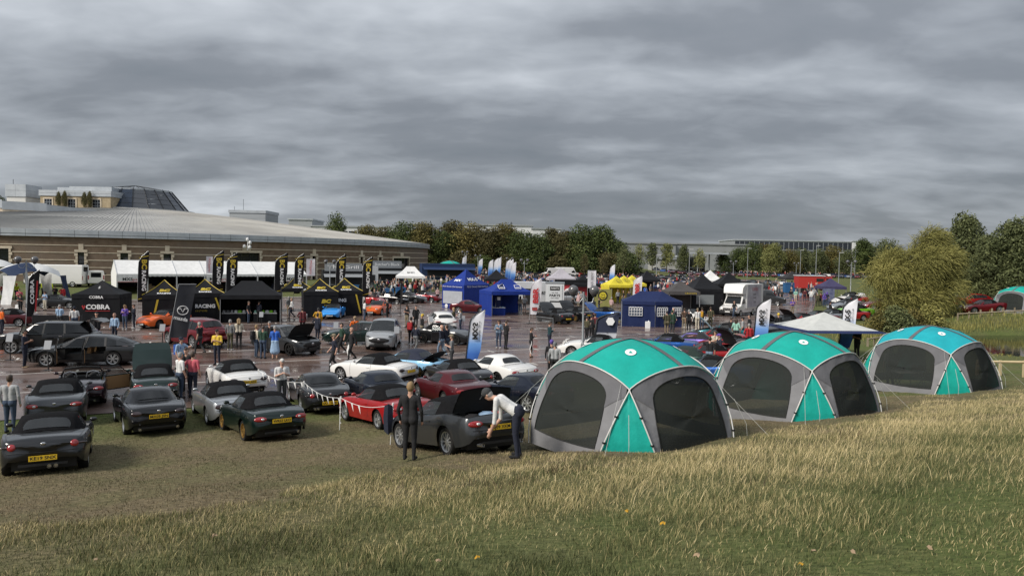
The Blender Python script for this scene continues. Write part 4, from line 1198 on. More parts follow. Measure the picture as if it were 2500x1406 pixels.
def car(model, name, label, loc, yaw, color, top='soft', roofm=None, plate=None, fplate=None, rim='seven', rimm=None, tail='oval', head='oval',
        bonnet=0, boot=0, doors=None, detail=2, group=None, win=None, pitch=None, seatm=None, cat='car', exh=(-.45,), doorang=55, popup=False):
    s = SPECS[model]; M = MODELS[model]; L2 = s['L'] / 2
    t = thing(name, label, cat, loc, yaw, group)
    # sit on the slope
    fx, fy = math.cos(yaw), math.sin(yaw)
    p = Vector(loc); zf = hzf(p.x + fx * 1.1, p.y + fy * 1.1); zr = hzf(p.x - fx * 1.1, p.y - fy * 1.1)
    zl = hzf(p.x - fy * .7, p.y + fx * .7); zr2 = hzf(p.x + fy * .7, p.y - fx * .7)
    tm = 0.034 if p.y > toe(p.x) else 0.0
    t.rotation_euler = (math.atan2(zl - zr2, 1.4), -math.atan2(zf - zr, 2.2), yaw); t.location = (p.x, p.y, (zf + zr) / 2 + tm)
    t.rotation_mode = 'XYZ'
    rimm = rimm or rim_silver; roofm = roofm or (soft_m if top == 'soft' else color); win = win or win_m
    fab = model in ('na', 'nb', 'nc', 'nd')
    link('body', M['body'], color, t); link('underbody', M['under'], black_trim, t); link('shut_lines', M['seam'], black_trim, t)
    for role in ('doorL', 'doorR', 'door2L', 'door2R'):
        if role in M:
            if doors and role in doors: hinge_door(t, s, M, role, color, doorang, seatm)
            else:
                d = link('door', M[role], color, t)
                if detail > 1:
                    dk = 'door' if '2' not in role else 'door2'; sg = 1 if role.endswith('L') else -1
                    xh = s[dk][0] + .14; zz = float(ip(s['zs'], xh)) - .13; yy = float(ip(s['w'], xh)) * .99 + .006
                    MB().box((xh, sg * yy, zz), (.17, .02, .03)).obj('handle', color if fab else chrome, d)
    for role, ang, nm in (('bonnet', bonnet, 'bonnet'), ('boot', boot, 'boot_lid')):
        if role in M:
            o = link(nm, M[role], color, t, loc=M[role + '_o'])
            if ang:
                o.rotation_euler = (0, R(-ang) if role == 'bonnet' else R(ang), 0)
                if role == 'bonnet': link('engine_bay', M['bay'], inner_m, t)
                o2 = link('lid_lining', M[role], inner_m, o); o2.location = (0, 0, -.02); o2.scale = (.97, .97, 1)
    link('interior', M['tub'], inner_m, t)
    for sg in (-1, 1): link('seat', M['seat'], seatm or inner_m, t, loc=(0, sg * .36, 0))
    if 'screen' in M: link('windscreen', M['screen'], win_m, t)
    for r_ in M:
        if r_.startswith('pillar') and (top != 'open' or r_[6] == '0'): link('pillar', M[r_], color, t)
    if top != 'open':
        link('soft_top' if top == 'soft' else 'roof', M['fabric'], roofm, t)
        for r_ in ('railL', 'railR'): link('window_rail', M[r_], roofm if top == 'soft' else color, t)
        for r_ in ('winL', 'winR'): link('side_window', M[r_], win, t)
        for pm_ in M.get('bpillar', []): link('pillar', pm_, black_trim, t)
        link('rear_window', M['rearwin'], rearwin_m if top == 'soft' else win_dark, t)
    else:
        fr = MB(); c = s['cabin']; hdr = [(c[1][1][0], c[1][1][1], c[1][1][2]), (c[1][2][0], 0, c[1][2][1]), (c[1][1][0], -c[1][1][1], c[1][1][2])]
        fr.tube([(c[0][0][0], c[0][0][1], c[0][0][2])] + hdr + [(c[0][0][0], -c[0][0][1], c[0][0][2])], .028, 6); fr.obj('windscreen_frame', black_trim, t)
        for sg in (-1, 1):
            h = MB(); zz = .86; h.tube([(-.62, sg * .36 - .2, zz), (-.64, sg * .36 - .17, zz + .2), (-.64, sg * .36, zz + .26), (-.64, sg * .36 + .17, zz + .2), (-.62, sg * .36 + .2, zz)], .025, 6)
            h.obj('roll_hoop', chrome, t, smooth=60)
    # wheels
    tw = .205 if fab else .225
    tm_, rm_ = wheel_meshes(s['wr'], tw, rim)
    ytr = s['W'] / 2 - tw / 2 - .045
    for xw in (s['xf'], s['xr']):
        for sg in (1, -1):
            wl_ = link('wheel', tm_, tyre_m, t, loc=(xw, sg * ytr, s['wr'] - .004), rot=(0, 0, 0 if sg > 0 else math.pi))
            link('rim', rm_, [rimm, rim_black], wl_)
    # lamps
    tz = s['tail_z']; ty = s['tail_y']
    tl = {'oval': (.175, .07, red_lens), 'round': (.085, .078, red_lens), 'smoke': (.15, .075, smoke_lens), 'slim': (.26, .035, red_lens), 'slimdark': (.30, .032, smoke_lens), 'block': (.17, .07, red_lens)}[tail]
    for sg in (1, -1):
        xx = on_body(s, ty); sl = (on_body(s, ty + .08) - on_body(s, ty - .08)) / .16
        lo = link('tail_light', lens(tl[0], tl[1]), tl[2], t, loc=(xx + (.05 if tail != 'round' else .068), sg * ty, tz), rot=(0, R(14), -sg * math.atan(sl)))
        if tail == 'round':
            link('indicator', lens(.13, .025), smoke_lens, lo, loc=(0.015, sg * .13, .0))
        elif tail in ('oval', 'block'):
            link('reversing_lens', lens(.05, .035, .03), clear_lens, lo, loc=(-.016, -sg * .06, -.005))
        yh = ty * .98; xx = on_body(s, yh, False); sl = (on_body(s, yh + .06, False) - on_body(s, yh - .06, False)) / .12
        hzz = float(ip(s['zs'], s['L'] / 2 - .32)) - .045
        hl = {'oval': (.13, .065, clear_lens), 'slim': (.19, .04, dark_lens), 'none': None}[head]
        if hl: link('headlight', lens(hl[0], hl[1]), hl[2], t, loc=(xx - .03, sg * yh, hzz), rot=(0, R(-12), -sg * math.atan(sl)))
        if popup: MB().box((L2 - .33, sg * .52, .78), (.10, .27, .15), rot=Matrix.Rotation(-.5, 3, 'Y')).box((L2 - .40, sg * .52, .84), (.24, .27, .03), rot=Matrix.Rotation(.35, 3, 'Y')).obj('popup_headlight', color, t)
        if detail > 0:
            mx_ = s['cabin'][0][0]; link('mirror', MIRR, color, t, loc=(mx_[0] - .06, sg * (mx_[1] + .15), mx_[2] + .05), rot=(0, 0, 0 if sg > 0 else math.pi))
    xg = on_body(s, 0, False)
    if fab: MB().ball((0, 0, 0), (.04, .40 if model != 'na' else .30, .065 if model != 'na' else .045), 14, 6).obj('air_intake', black_trim, t, loc=(xg - .02, 0, .33), smooth=180)
    else:
        MB().ball((0, 0, 0), (.05, .62, .15), 16, 6).obj('grille', black_trim, t, loc=(xg - .03, 0, .64), smooth=180)
        MB().box((0, 0, 0), (.06, 1.1, .09)).obj('lower_intake', black_trim, t, loc=(xg - .045, 0, .34))
        if detail > 1: MB().ball((0, 0, 0), (.02, .09, .06), 10, 5).obj('badge', chrome, t, loc=(xg + .02, 0, .68), smooth=180)
    # plates and lettering
    xt = on_body(s, 0)
    if plate:
        zz = {'na': .60, 'nb': .61, 'nc': .62, 'nd': .45}.get(model, .72)
        po = link('number_plate', PLATE, plate_y, t, loc=(xt - .012, 0, zz))
        if isinstance(plate, str) and len(plate) > 2:
            text(plate, .098, ink, po, frame((-.0115, 0, 0), (0, -1, 0), (0, 0, 1)), bold=.0022, fit=.475)
    if fplate:
        po = link('number_plate', PLATE, plate_w if fplate != 'k' else plate_k, t, loc=(xg + .010, 0, .42 if not fab else .33))
        if isinstance(fplate, str) and len(fplate) > 2: text(fplate, .098, ink if fplate[0] != '#' else white_ink, po, frame((.0115, 0, 0), (0, 1, 0), (0, 0, 1)), bold=.002, fit=.46)
    if detail > 1:
        for y in exh: link('exhaust', EXH, chrome, t, loc=(on_body(s, abs(y)) - .05, y, .27 if fab else .30))
        if fab:
            MB().ball((0, 0, 0), (.012, .055, .035), 8, 5).obj('badge', chrome, t, loc=(xt + .006, 0, float(ip(s['zs'], -L2 + .03)) + .015 - (.04 if model != 'nd' else .05)), smooth=180)
            MB().box((xt + .09, 0, .30), (.10, .9, .05)).obj('rear_valance', black_trim, t)
            if 'bseam' not in M: M['bseam'] = MB().tube([(on_body(s, y_) + .0135, y_, .575) for y_ in np.linspace(-.66, .66, 15)], .006, 4).mesh('bumper_seam')
            link('bumper_seam', M['bseam'], black_trim, t)
    return t
def hinge_door(t, s, M, role, color, ang, lin=None):
    dk = 'door' if '2' not in role else 'door2'; sg = 1 if role.endswith('L') else -1
    x1 = s[dk][1]; x0 = s[dk][0]; y = float(ip(s['w'], x1)) * .97; z0 = .26; z1 = float(ip(s['zs'], (x0 + x1) / 2))
    ln = x1 - x0; b = MB(); b.box((-ln / 2, 0, (z0 + z1) / 2), (ln, .07, z1 - z0)); o = b.obj('door', color, t, loc=(x1, sg * y, 0), rot=(0, 0, -sg * R(ang)))
    MB().box((-ln / 2, -sg * .045, (z0 + z1) / 2), (ln * .9, .04, (z1 - z0) * .86)).obj('door_lining', lin or inner_m, o)
    fr = MB(); c = s['cabin']; zt = c[2][1][2] - .03
    fr.tube([(-.05, 0, z1), (-ln * .45, -sg * .12, zt), (-ln * .95, -sg * .12, zt - .03), (-ln * .98, 0, z1)], .022, 5); fr.obj('door_frame', black_trim, o)
    MB().add([(-.12, -sg * .01, z1), (-ln * .46, -sg * .11, zt - .03), (-ln * .93, -sg * .11, zt - .06), (-ln * .96, -sg * .01, z1)], [(0, 1, 2, 3)]).obj('door_window', win_m, o)

# a whole car in one mesh for the far rows, where no part can be seen
FAR = {}
def far_mesh(model, top, rim='seven'):
    k = (model, top)
    if k in FAR: return FAR[k]
    s = SPECS[model]; M = MODELS[model]; b = MB()
    def take(me, mi, off=(0, 0, 0), flip=False):
        vs = [((-v.co.x if flip else v.co.x) + off[0], (-v.co.y if flip else v.co.y) + off[1], v.co.z + off[2]) for v in me.vertices]
        b.add(vs, [tuple(p.vertices) for p in me.polygons], mi)
    for r_ in ('body', 'doorL', 'doorR', 'door2L', 'door2R') + tuple(k_ for k_ in M if k_.startswith('pillar')):
        if r_ in M: take(M[r_], 0)
    for r_ in ('bonnet', 'boot'):
        if r_ in M: take(M[r_], 0, M[r_ + '_o'])
    take(M['under'], 3); take(M['tub'], 3); take(M['screen'], 2)
    if top != 'open':
        take(M['fabric'], 1); take(M['railL'], 1); take(M['railR'], 1); take(M['winL'], 2); take(M['winR'], 2); take(M['rearwin'], 2)
    tm_, rm_ = wheel_meshes(s['wr'], .205, rim); ytr = s['W'] / 2 - .15
    for xw in (s['xf'], s['xr']):
        for sg in (1, -1): take(tm_, 3, (xw, sg * ytr, s['wr']), sg < 0); take(rm_, 4, (xw, sg * ytr, s['wr']), sg < 0)
    for sg in (1, -1):
        b.ball((on_body(s, s['tail_y']) + .01, sg * s['tail_y'], s['tail_z']), (.04, .14, .06), 8, 5, 5)
        b.ball((on_body(s, .55, False) - .02, sg * .55, float(ip(s['zs'], s['L'] / 2 - .32)) - .045), (.05, .13, .06), 8, 5, 6)
    FAR[k] = b.mesh('far_car', 45)
    return FAR[k]
def far_car(model, top, color, loc, yaw, label, group, name='parked_car', roofm=None):
    o = link(name, far_mesh(model, top), [color, roofm or (soft_m if top == 'soft' else color), win_dark, black_trim, rim_silver, red_lens, clear_lens])
    o.location = (loc[0], loc[1], loc[2] + .034); o.rotation_euler = (0, 0, yaw)
    return tag(o, label, 'car', group)

P = {}
for nm, c, mt_, rg in (('black', (.006, .006, .007), .2, .25), ('grey', (.048, .051, .055), .6, .32), ('midgrey', (.024, .025, .027), .55, .32), ('red', (.33, .012, .014), .15, .3), ('maroon', (.085, .008, .012), .35, .3),
                       ('soulred', (.17, .008, .014), .5, .28), ('white', (.72, .71, .69), .0, .3), ('silver', (.36, .375, .39), .75, .32), ('green', (.003, .012, .010), .35, .3), ('darkgreen', (.012, .028, .024), .5, .32),
                       ('navy', (.008, .012, .024), .4, .3), ('blue', (.012, .075, .28), .4, .3), ('skyblue', (.26, .50, .72), .1, .3), ('brightblue', (.03, .27, .72), .1, .3), ('purple', (.17, .13, .42), .55, .3), ('plum', (.016, .005, .011), .35, .28),
                       ('orange', (.72, .12, .012), .1, .3), ('ceramic', (.36, .37, .38), .35, .32), ('yellow', (.75, .42, .015), .05, .3), ('lime', (.20, .52, .03), .05, .3), ('teal', (.02, .17, .20), .3, .3), ('bronze', (.10, .075, .055), .6, .35)):
    P[nm] = paint('paint_' + nm, c, mt_, rg)

# ================================================================ people
HAIR, SKIN, TOP, FORE, BOT, SHIN, SHOE = range(7)
def person_mesh(name, pose, female=False, skirt=False, voxel=.016, longhair=False, coat=False):
    """one continuous body: overlapping tapered limbs fused by a voxel remesh, then coloured by the nearest limb"""
    prims = []
    def cap(a, ra, b, rb, tg, flat=1.0): prims.append((Vector(a), ra, Vector(b), rb, tg, flat))
    lean = pose.get('lean', 0.0); hipz = pose.get('hip', .93); hip = Vector((0, 0, hipz))
    Rl = Matrix.Rotation(lean, 3, 'Y')
    def up(v): return hip + Rl @ Vector(v)
    sw = .155 if female else .180
    # trunk
    for sg in (1, -1):
        cap(up((0, sg * .085, .05)), .105 if not female else .11, up((.0, sg * .07, .24)), .098 if not female else .085, TOP)
        cap(up((0, sg * .07, .22)), .10 if not female else .09, up((-.005, sg * .10, .43)), .105, TOP)
        cap(up((-.01, sg * .09, .47)), .07, up((-.01, sg * sw, .475)), .058, TOP)
        if female: cap(up((.075, sg * .075, .36)), .06, up((.07, sg * .06, .34)), .06, TOP)
        cap(hip + Vector((-.02, sg * .08, -.02)), .115, hip + Vector((0, sg * .085, .03)), .11, BOT)
        if coat: cap(up((0, sg * .10, -.14)), .13, up((0, sg * .09, .3)), .115, TOP)
    nk = up((0, 0, .50)); hd = pose.get('head', (.02, 0, .70)); H = up(hd); Rh = Matrix.Rotation(lean * .5 + pose.get('nod', 0), 3, 'Y')
    cap(nk, .056, H - Rh @ Vector((.02, 0, .08)), .052, SKIN)
    cap(H + Rh @ Vector((.01, 0, -.055)), .068, H + Rh @ Vector((-.005, 0, .035)), .083, SKIN)
    cap(H + Rh @ Vector((.088, 0, -.02)), .014, H + Rh @ Vector((.075, 0, .025)), .010, SKIN)
    for sg in (1, -1): cap(H + Rh @ Vector((-.005, sg * .083, -.02)), .014, H + Rh @ Vector((-.01, sg * .085, .015)), .016, SKIN)
    cap(H + Rh @ Vector((-.03, 0, .055)), .082, H + Rh @ Vector((-.035, 0, .0)), .083, HAIR); cap(H + Rh @ Vector((.03, 0, .075)), .06, H + Rh @ Vector((-.02, 0, .075)), .065, HAIR)
    if longhair:
        for sg in (1, -1): cap(H + Rh @ Vector((-.05, sg * .045, .02)), .07, H + Rh @ Vector((-.065, sg * .05, -.20)), .05, HAIR)
    # arms
    for sg, k in ((1, 'l'), (-1, 'r')):
        S = up((-.01, sg * (sw + .03), .465)); E = up(pose.get(k + 'e', (-.03, sg * .27, .19))); W = up(pose.get(k + 'w', (.07, sg * .255, -.05)))
        if pose.get('world_arms'): E = Vector(pose[k + 'e']); W = Vector(pose[k + 'w'])
        cap(S, .056, E, .044, TOP); cap(E, .043, W, .031, FORE)
        d = (W - E).normalized(); side = d.cross(Vector((0, sg, 0))); side = side.normalized() if side.length > .1 else Vector((1, 0, 0))
        pal = W + d * .07; cap(W, .030, pal, .034, SKIN)
        for q, (o_, ln) in enumerate(((-.030, .062), (-.010, .072), (.010, .068), (.029, .052))):
            b0 = pal + side * o_; curl = Vector((0, -sg, 0)) * .018
            cap(b0, .0115, b0 + d * ln * .6 + curl * .5, .0105, SKIN); cap(b0 + d * ln * .6 + curl * .5, .0105, b0 + d * ln + curl * 1.4, .009, SKIN)
        cap(W + d * .02 - side * .02, .013, W + d * .075 - side * .055 - Vector((0, sg * .01, 0)), .010, SKIN)
    # legs
    for sg, k in ((1, 'l'), (-1, 'r')):
        Hp = hip + Vector((0, sg * .09, -.03)); K = Vector(pose.get(k + 'k', (.01, sg * .10, .50))); A = Vector(pose.get(k + 'a', (-.03, sg * .105, .085)))
        cap(Hp, .098, K, .064, BOT); cap(K, .062, A, .042, SHIN)
        cap(A + Vector((-.02, 0, -.045)), .040, A + Vector((.14, sg * .015, -.05)), .036, SHOE)
        if skirt: cap(hip + Vector((0, sg * .06, -.05)), .12, Vector((0, sg * .08, .40)), .17, BOT); cap(hip + Vector((0, 0, -.05)), .12, Vector((0, 0, .40)), .18, BOT)
    b = MB()
    for a, ra, c, rb, tg, fl in prims:
        d = c - a; n = max(2, int(d.length / .05)); d = d.normalized() if d.length > 1e-5 else Vector((0, 0, 1))
        pts = []; rad = []
        for k in range(5):
            th = math.pi / 2 * (1 - k / 4); pts.append(a - d * ra * math.sin(th)); rad.append(max(ra * math.cos(th), ra * .05))
        for k in range(1, n): pts.append(a.lerp(c, k / n)); rad.append(ra + (rb - ra) * k / n)
        for k in range(5):
            th = math.pi / 2 * k / 4; pts.append(c + d * rb * math.sin(th)); rad.append(max(rb * math.cos(th), rb * .05))
        b.tube(pts, rad, 12)
    me0 = b.mesh(name); ob = bpy.data.objects.new(name, me0); COL.objects.link(ob)
    rm = ob.modifiers.new('r', 'REMESH'); rm.mode = 'VOXEL'; rm.voxel_size = voxel; rm.adaptivity = 0
    sm = ob.modifiers.new('s', 'SMOOTH'); sm.iterations = 3; sm.factor = .5
    dg = bpy.context.evaluated_depsgraph_get(); me = bpy.data.meshes.new_from_object(ob.evaluated_get(dg))
    bpy.data.objects.remove(ob); bpy.data.meshes.remove(me0)
    n = len(me.polygons); C = np.zeros(n * 3, np.float32); me.polygons.foreach_get('center', C); C = C.reshape(-1, 3)
    best = np.full(n, 1e9); idx = np.zeros(n, np.int32)
    for a, ra, c, rb, tg, fl in prims:
        av = np.array(a); dv = np.array(c - a); L2_ = max(dv.dot(dv), 1e-9); t = np.clip(((C - av) @ dv) / L2_, 0, 1)
        ds = np.linalg.norm(C - av - t[:, None] * dv, axis=1) - (ra + (rb - ra) * t)
        if tg == HAIR: ds -= .004
        if tg == SKIN: ds += .003
        m_ = ds < best; best[m_] = ds[m_]; idx[m_] = tg
    me.materials.clear()
    for _ in range(7): me.materials.append(None)
    me.polygons.foreach_set('material_index', idx); me.polygons.foreach_set('use_smooth', np.ones(n, bool)); me.update()
    me.name = name
    return me
walk = dict(lk=(.17, .09, .52), la=(.20, .09, .10), rk=(.02, -.10, .50), ra=(-.28, -.10, .16), le=(-.12, .26, .22), lw=(-.06, .27, .0), re=(.05, -.26, .20), rw=(.20, -.24, .02))
phone = dict(le=(.02, .25, .20), lw=(.23, .10, .28), re=(.02, -.25, .20), rw=(.22, -.10, .30), nod=.35)
hips = dict(le=(-.10, .33, .25), lw=(.03, .17, .08), re=(-.03, -.27, .19), rw=(.07, -.25, -.05))
point = dict(le=(.20, .24, .36), lw=(.40, .14, .42), re=(-.03, -.27, .19), rw=(.07, -.25, -.05))
bendp = dict(lean=1.05, hip=.92, head=(.05, 0, .69), nod=.3, world_arms=1, le=(.42, .24, .72), lw=(.52, .18, .50), re=(.40, -.24, .70), rw=(.55, -.16, .52), lk=(.02, .10, .49), rk=(.06, -.10, .49))
sitp = dict(hip=.50, lk=(.42, .11, .50), la=(.44, .11, .085), rk=(.42, -.11, .50), ra=(.46, -.11, .085), le=(.05, .25, .20), lw=(.25, .14, .12), re=(.05, -.25, .20), rw=(.25, -.14, .12))
PM = {
    'm_stand': person_mesh('person', {}), 'm_phone': person_mesh('person', phone), 'm_walk': person_mesh('person', walk), 'm_hips': person_mesh('person', hips), 'm_point': person_mesh('person', point),
    'm_bend': person_mesh('person', bendp), 'm_sit': person_mesh('person', sitp), 'm_coat': person_mesh('person', hips, coat=True),
    'f_stand': person_mesh('person', {}, True, longhair=True), 'f_phone': person_mesh('person', phone, True, longhair=True), 'f_walk': person_mesh('person', walk, True, longhair=True), 'f_skirt': person_mesh('person', phone, True, skirt=True), 'f_short': person_mesh('person', {}, True),
}
CLOTH = {}
def cl(c):
    if not isinstance(c, str): k = c
    else:
        k = dict(black=(.012, .012, .014), navy=(.014, .018, .035), white=(.70, .70, .69), grey=(.16, .165, .17), ltgrey=(.36, .37, .38), dkgrey=(.045, .047, .05), red=(.38, .02, .025), pink=(.50, .10, .13), palepink=(.52, .36, .36), blue=(.02, .09, .36), royal=(.03, .12, .50),
                 jeans=(.040, .062, .105), ltjeans=(.16, .22, .30), skyblue=(.30, .43, .60), green=(.02, .055, .035), teal=(.012, .045, .055), olive=(.07, .065, .035), khaki=(.22, .18, .12), yellow=(.72, .50, .06), mustard=(.52, .28, .02), orange=(.70, .13, .01), hivis=(.62, .72, .03), tan=(.34, .24, .15), maroon=(.10, .015, .02), purple=(.12, .07, .34), brown=(.07, .04, .025), mint=(.30, .55, .45), cream=(.58, .53, .43))[c]
    nm = 'cloth_%02d_%02d_%02d' % tuple(int(v * 100) for v in k) if not isinstance(c, str) else 'cloth_' + c
    return noisy(nm, k, tuple(v * .8 for v in k), 9, .9, bump=.25, bscale=14)
SK = [mat('skin_a', (.50, .29, .21), .55), mat('skin_b', (.42, .235, .165), .55), mat('skin_c', (.22, .12, .08), .55)]
HR = dict(brown=mat('hair_brown', (.045, .028, .018), .6), black=mat('hair_black', (.012, .010, .009), .6), grey=mat('hair_grey', (.28, .27, .26), .7), fair=mat('hair_fair', (.26, .17, .08), .6), bald=SK[0], white=mat('hair_white', (.5, .49, .47), .7))
PACK = MB().box((-.20, 0, 1.20), (.16, .30, .44)).box((-.29, 0, 1.10), (.06, .22, .22)).tube([(-.12, .10, 1.4), (.03, .11, 1.46), (.10, .11, 1.3), (.0, .13, 1.05)], .02, 5).tube([(-.12, -.10, 1.4), (.03, -.11, 1.46), (.10, -.11, 1.3), (.0, -.13, 1.05)], .02, 5).mesh('backpack', 50)
BAG = MB().grid([[(.02, -.16, .0), (.10, -.18, -.30), (.02, -.19, -.56)], [(.0, 0, .02), (.14, 0, -.30), (.10, 0, -.57)], [(.02, .16, .0), (.09, .17, -.30), (.02, .19, -.56)]]).grid([[(.02, -.16, .0), (-.06, -.18, -.30), (.02, -.19, -.56)], [(.0, 0, .02), (-.09, 0, -.30), (-.04, 0, -.57)], [(.02, .16, .0), (-.05, .17, -.30), (.02, .19, -.56)]]).tube([(.02, -.1, 0), (.02, -.04, .12), (.02, .04, .12), (.02, .1, 0)], .012, 4).mesh('carrier_bag', 60)
CAPM = MB().ball((-.012, 0, .04), (.108, .098, .10), 14, 8).box((.115, 0, .045), (.11, .15, .014), rot=Matrix.Rotation(.2, 3, 'Y')).mesh('cap', 50)
npeople = [0]
def person(label, px, py, yaw, pose='m_stand', hair='brown', top='black', bot='navy', shoe='black', sleeve='short', legs='long', skin=0, h=1.0, group=None, pos=None, cap=None, pack=None, bag=None, z=None):
    p = T(px, py) if pos is None else Vector(pos)
    t_ = .032 if (p.y > toe(p.x) and p.x < right_edge(p.y) and p.x > left_edge(p.y)) else 0
    s = SK[skin]; topm = cl(top); botm = cl(bot)
    o = link('person', PM[pose], [HR[hair] if hair in HR else cl(hair), s, topm, topm if sleeve == 'long' else s, botm, botm if legs == 'long' else s, cl(shoe)])
    o.location = (p.x, p.y, (p.z if z is None else z) + t_); o.rotation_euler = (0, 0, R(yaw)); o.scale = (h, h, h)
    tag(o, label, 'person', group)
    if cap: link('cap', CAPM, cl(cap), o, loc=(.63, 0, 1.235) if pose == 'm_bend' else (.01, 0, 1.635), rot=(0, .8, 0) if pose == 'm_bend' else None)
    if pack: link('backpack', PACK, cl(pack), o)
    if bag:
        q = link('carrier_bag', BAG, cl(bag)); q.location = (p.x + .26 * math.cos(R(yaw - 90)), p.y + .26 * math.sin(R(yaw - 90)), p.z + t_ + .80); q.rotation_euler = (0, 0, R(yaw))
        tag(q, f'{bag} carrier bag held by the ' + ' '.join(label.split(' ')[:8]), 'bag')
    npeople[0] += 1
    return o

# ================================================================ gazebos, tents, flags
alu = mat('aluminium_pole', (0.55, 0.56, 0.57), 0.35, 0.6)
steel = mat('galvanised_steel', (0.36, 0.38, 0.39), 0.4, 0.6)
F = dict(black=fabric('cloth_tent_black', (.011, .0115, .014), .7), dkgrey=fabric('cloth_tent_charcoal', (.035, .034, .036), .75), grey=fabric('cloth_tent_grey', (.075, .07, .07), .75), navy=fabric('cloth_tent_navy', (.014, .024, .085), .6), royal=fabric('cloth_tent_royal', (.012, .036, .235), .65), white=fabric('cloth_tent_white', (.74, .74, .73), .7),
         yellow=fabric('cloth_tent_yellow', (.66, .56, .05), .7), slate=fabric('cloth_tent_slate', (.055, .05, .11), .75), cream=fabric('cloth_tent_cream', (.54, .55, .53), .7), teal=fabric('cloth_dome_teal', (.010, .36, .30), .6, .55, 2.2), aqua=fabric('cloth_dome_aqua', (.015, .36, .42), .6, .55, 2.2), dome_grey=fabric('cloth_dome_grey', (.20, .20, .21), .7, .5, 2.6), dome_grey2=fabric('cloth_dome_dark_grey', (.13, .13, .14), .7, .5, 2.6), pale=fabric('cloth_tent_pale_lilac', (.42, .40, .44), .7))
clearpvc = glass('clear_pvc', (.28, .30, .31), trans=.35)
def gazebo(name, label, fl, w, d, yaw, colr, eave=2.15, peak=3.1, ridge=0.0, val=.32, walls=(), wallm=None, group=None, sag=.10, valm=None, pos=None, legm=None, front=None):
    """pop-up canopy: front edge starts at the ground pixel fl; local x along the front, y to the back"""
    p = T(*fl) if pos is None else Vector(pos)
    t = thing(name, label, 'canopy', p, R(yaw), group)
    m = F[colr] if isinstance(colr, str) else colr; wm_ = wallm or m
    def hcurve(f): return eave + (peak - eave) * (f - sag * math.sin(math.pi * f))
    c0 = Vector((w / 2 - ridge / 2, d / 2, 0)); c1 = Vector((w / 2 + ridge / 2, d / 2, 0))
    n = 6
    quads = [((0, 0), (w, 0), c0, c1), ((w, 0), (w, d), c1, c1), ((w, d), (0, d), c1, c0), ((0, d), (0, 0), c0, c0)]
    b = MB()
    for A, B, Ca, Cb in quads:
        A = Vector((*A, 0)); B = Vector((*B, 0)); rows = []
        for i in range(n + 1):
            f = i / n; a = A.lerp(Ca, f); e_ = B.lerp(Cb, f); rows.append([(*(a.lerp(e_, k / 6))[:2], hcurve(f) - .05 * math.sin(math.pi * k / 6) * math.sin(math.pi * f)) for k in range(7)])
        b.grid(rows)
    b.obj('canopy_roof', m, t, smooth=35)
    for A, B in (((0, 0), (w, 0)), ((w, 0), (w, d)), ((w, d), (0, d)), ((0, d), (0, 0))):
        rows = []
        for k in range(9):
            x = A[0] + (B[0] - A[0]) * k / 8; y = A[1] + (B[1] - A[1]) * k / 8
            nx, ny = (B[1] - A[1]), -(B[0] - A[0]); L_ = math.hypot(nx, ny); wob = .015 * math.sin(k * 2.1)
            rows.append([(x + nx / L_ * .012, y + ny / L_ * .012, eave + .01), (x + nx / L_ * (.03 + wob), y + ny / L_ * (.03 + wob), eave - val)])
        MB().grid(rows).obj('valance', valm or m, t)
    for x in (.04, w - .04):
        for y in (.04, d - .04):
            lg = MB().box((x, y, eave / 2 - .02), (.045, .045, eave)).obj('leg', legm or alu, t)
            MB().box((x, y, .01), (.12, .12, .02)).obj('foot', alu, lg)
    tr = MB()
    for y in (.06, d - .06): tr.tube([(.04, y, eave - .28), (w / 2, y, eave - .03), (w - .04, y, eave - .28)], .014, 4).tube([(.04, y, eave - .03), (w / 2, y, eave - .28), (w - .04, y, eave - .03)], .014, 4)
    tr.obj('truss', alu, t)
    for side in walls:
        A, B = {'f': ((0, 0), (w, 0)), 'r': ((w, 0), (w, d)), 'b': ((w, d), (0, d)), 'l': ((0, d), (0, 0))}[side]
        rows = []
        for k in range(15):
            x = A[0] + (B[0] - A[0]) * k / 14; y = A[1] + (B[1] - A[1]) * k / 14; nx, ny = (B[1] - A[1]), -(B[0] - A[0]); L_ = math.hypot(nx, ny); wob = .03 * math.sin(k * 1.9 + len(side)) * (1 if 0 < k < 14 else 0)
            rows.append([(x, y, eave - .02), (x + nx / L_ * wob * .5, y + ny / L_ * wob * .5, eave * .5), (x + nx / L_ * wob, y + ny / L_ * wob, .03)])
        MB().grid(rows).obj('side_wall', wm_, t, smooth=60)
    return t
def front_text(t, s, size, m, x, z, out=-.06, fit=None, shear=0, bold=.0, yv=0.0): return text(s, size, m, t, frame((x, yv + out, z), (1, 0, 0), (0, 0, 1)), bold=bold, fit=fit, shear=shear)
def roof_text(t, s, size, m, w, d, eave, peak, f, face='f', fit=None, x=None, sag=.10, ridge=0, lift=.03, shear=0, bold=0):
    """lettering lying on a roof slope; f = height along the slope"""
    h0 = eave + (peak - eave) * (f - sag * math.sin(math.pi * f)); h1 = eave + (peak - eave) * (f + .15 - sag * math.sin(math.pi * (f + .15)))
    if face == 'f': o = Vector((w / 2 if x is None else x, d / 2 * f, h0)); up_ = Vector((0, d / 2 * .15, h1 - h0)); xa = Vector((1, 0, 0))
    elif face == 'l': o = Vector(((w - ridge) / 2 * f, d / 2, h0)); up_ = Vector(((w - ridge) / 2 * .15, 0, h1 - h0)); xa = Vector((0, -1, 0))
    else: o = Vector((w - (w - ridge) / 2 * f, d / 2, h0)); up_ = Vector((-(w - ridge) / 2 * .15, 0, h1 - h0)); xa = Vector((0, 1, 0))
    nrm = xa.cross(up_.normalized()); o = o + nrm * lift
    return text(s, size, m, t, frame(o, xa, up_), fit=fit, shear=shear, bold=bold)

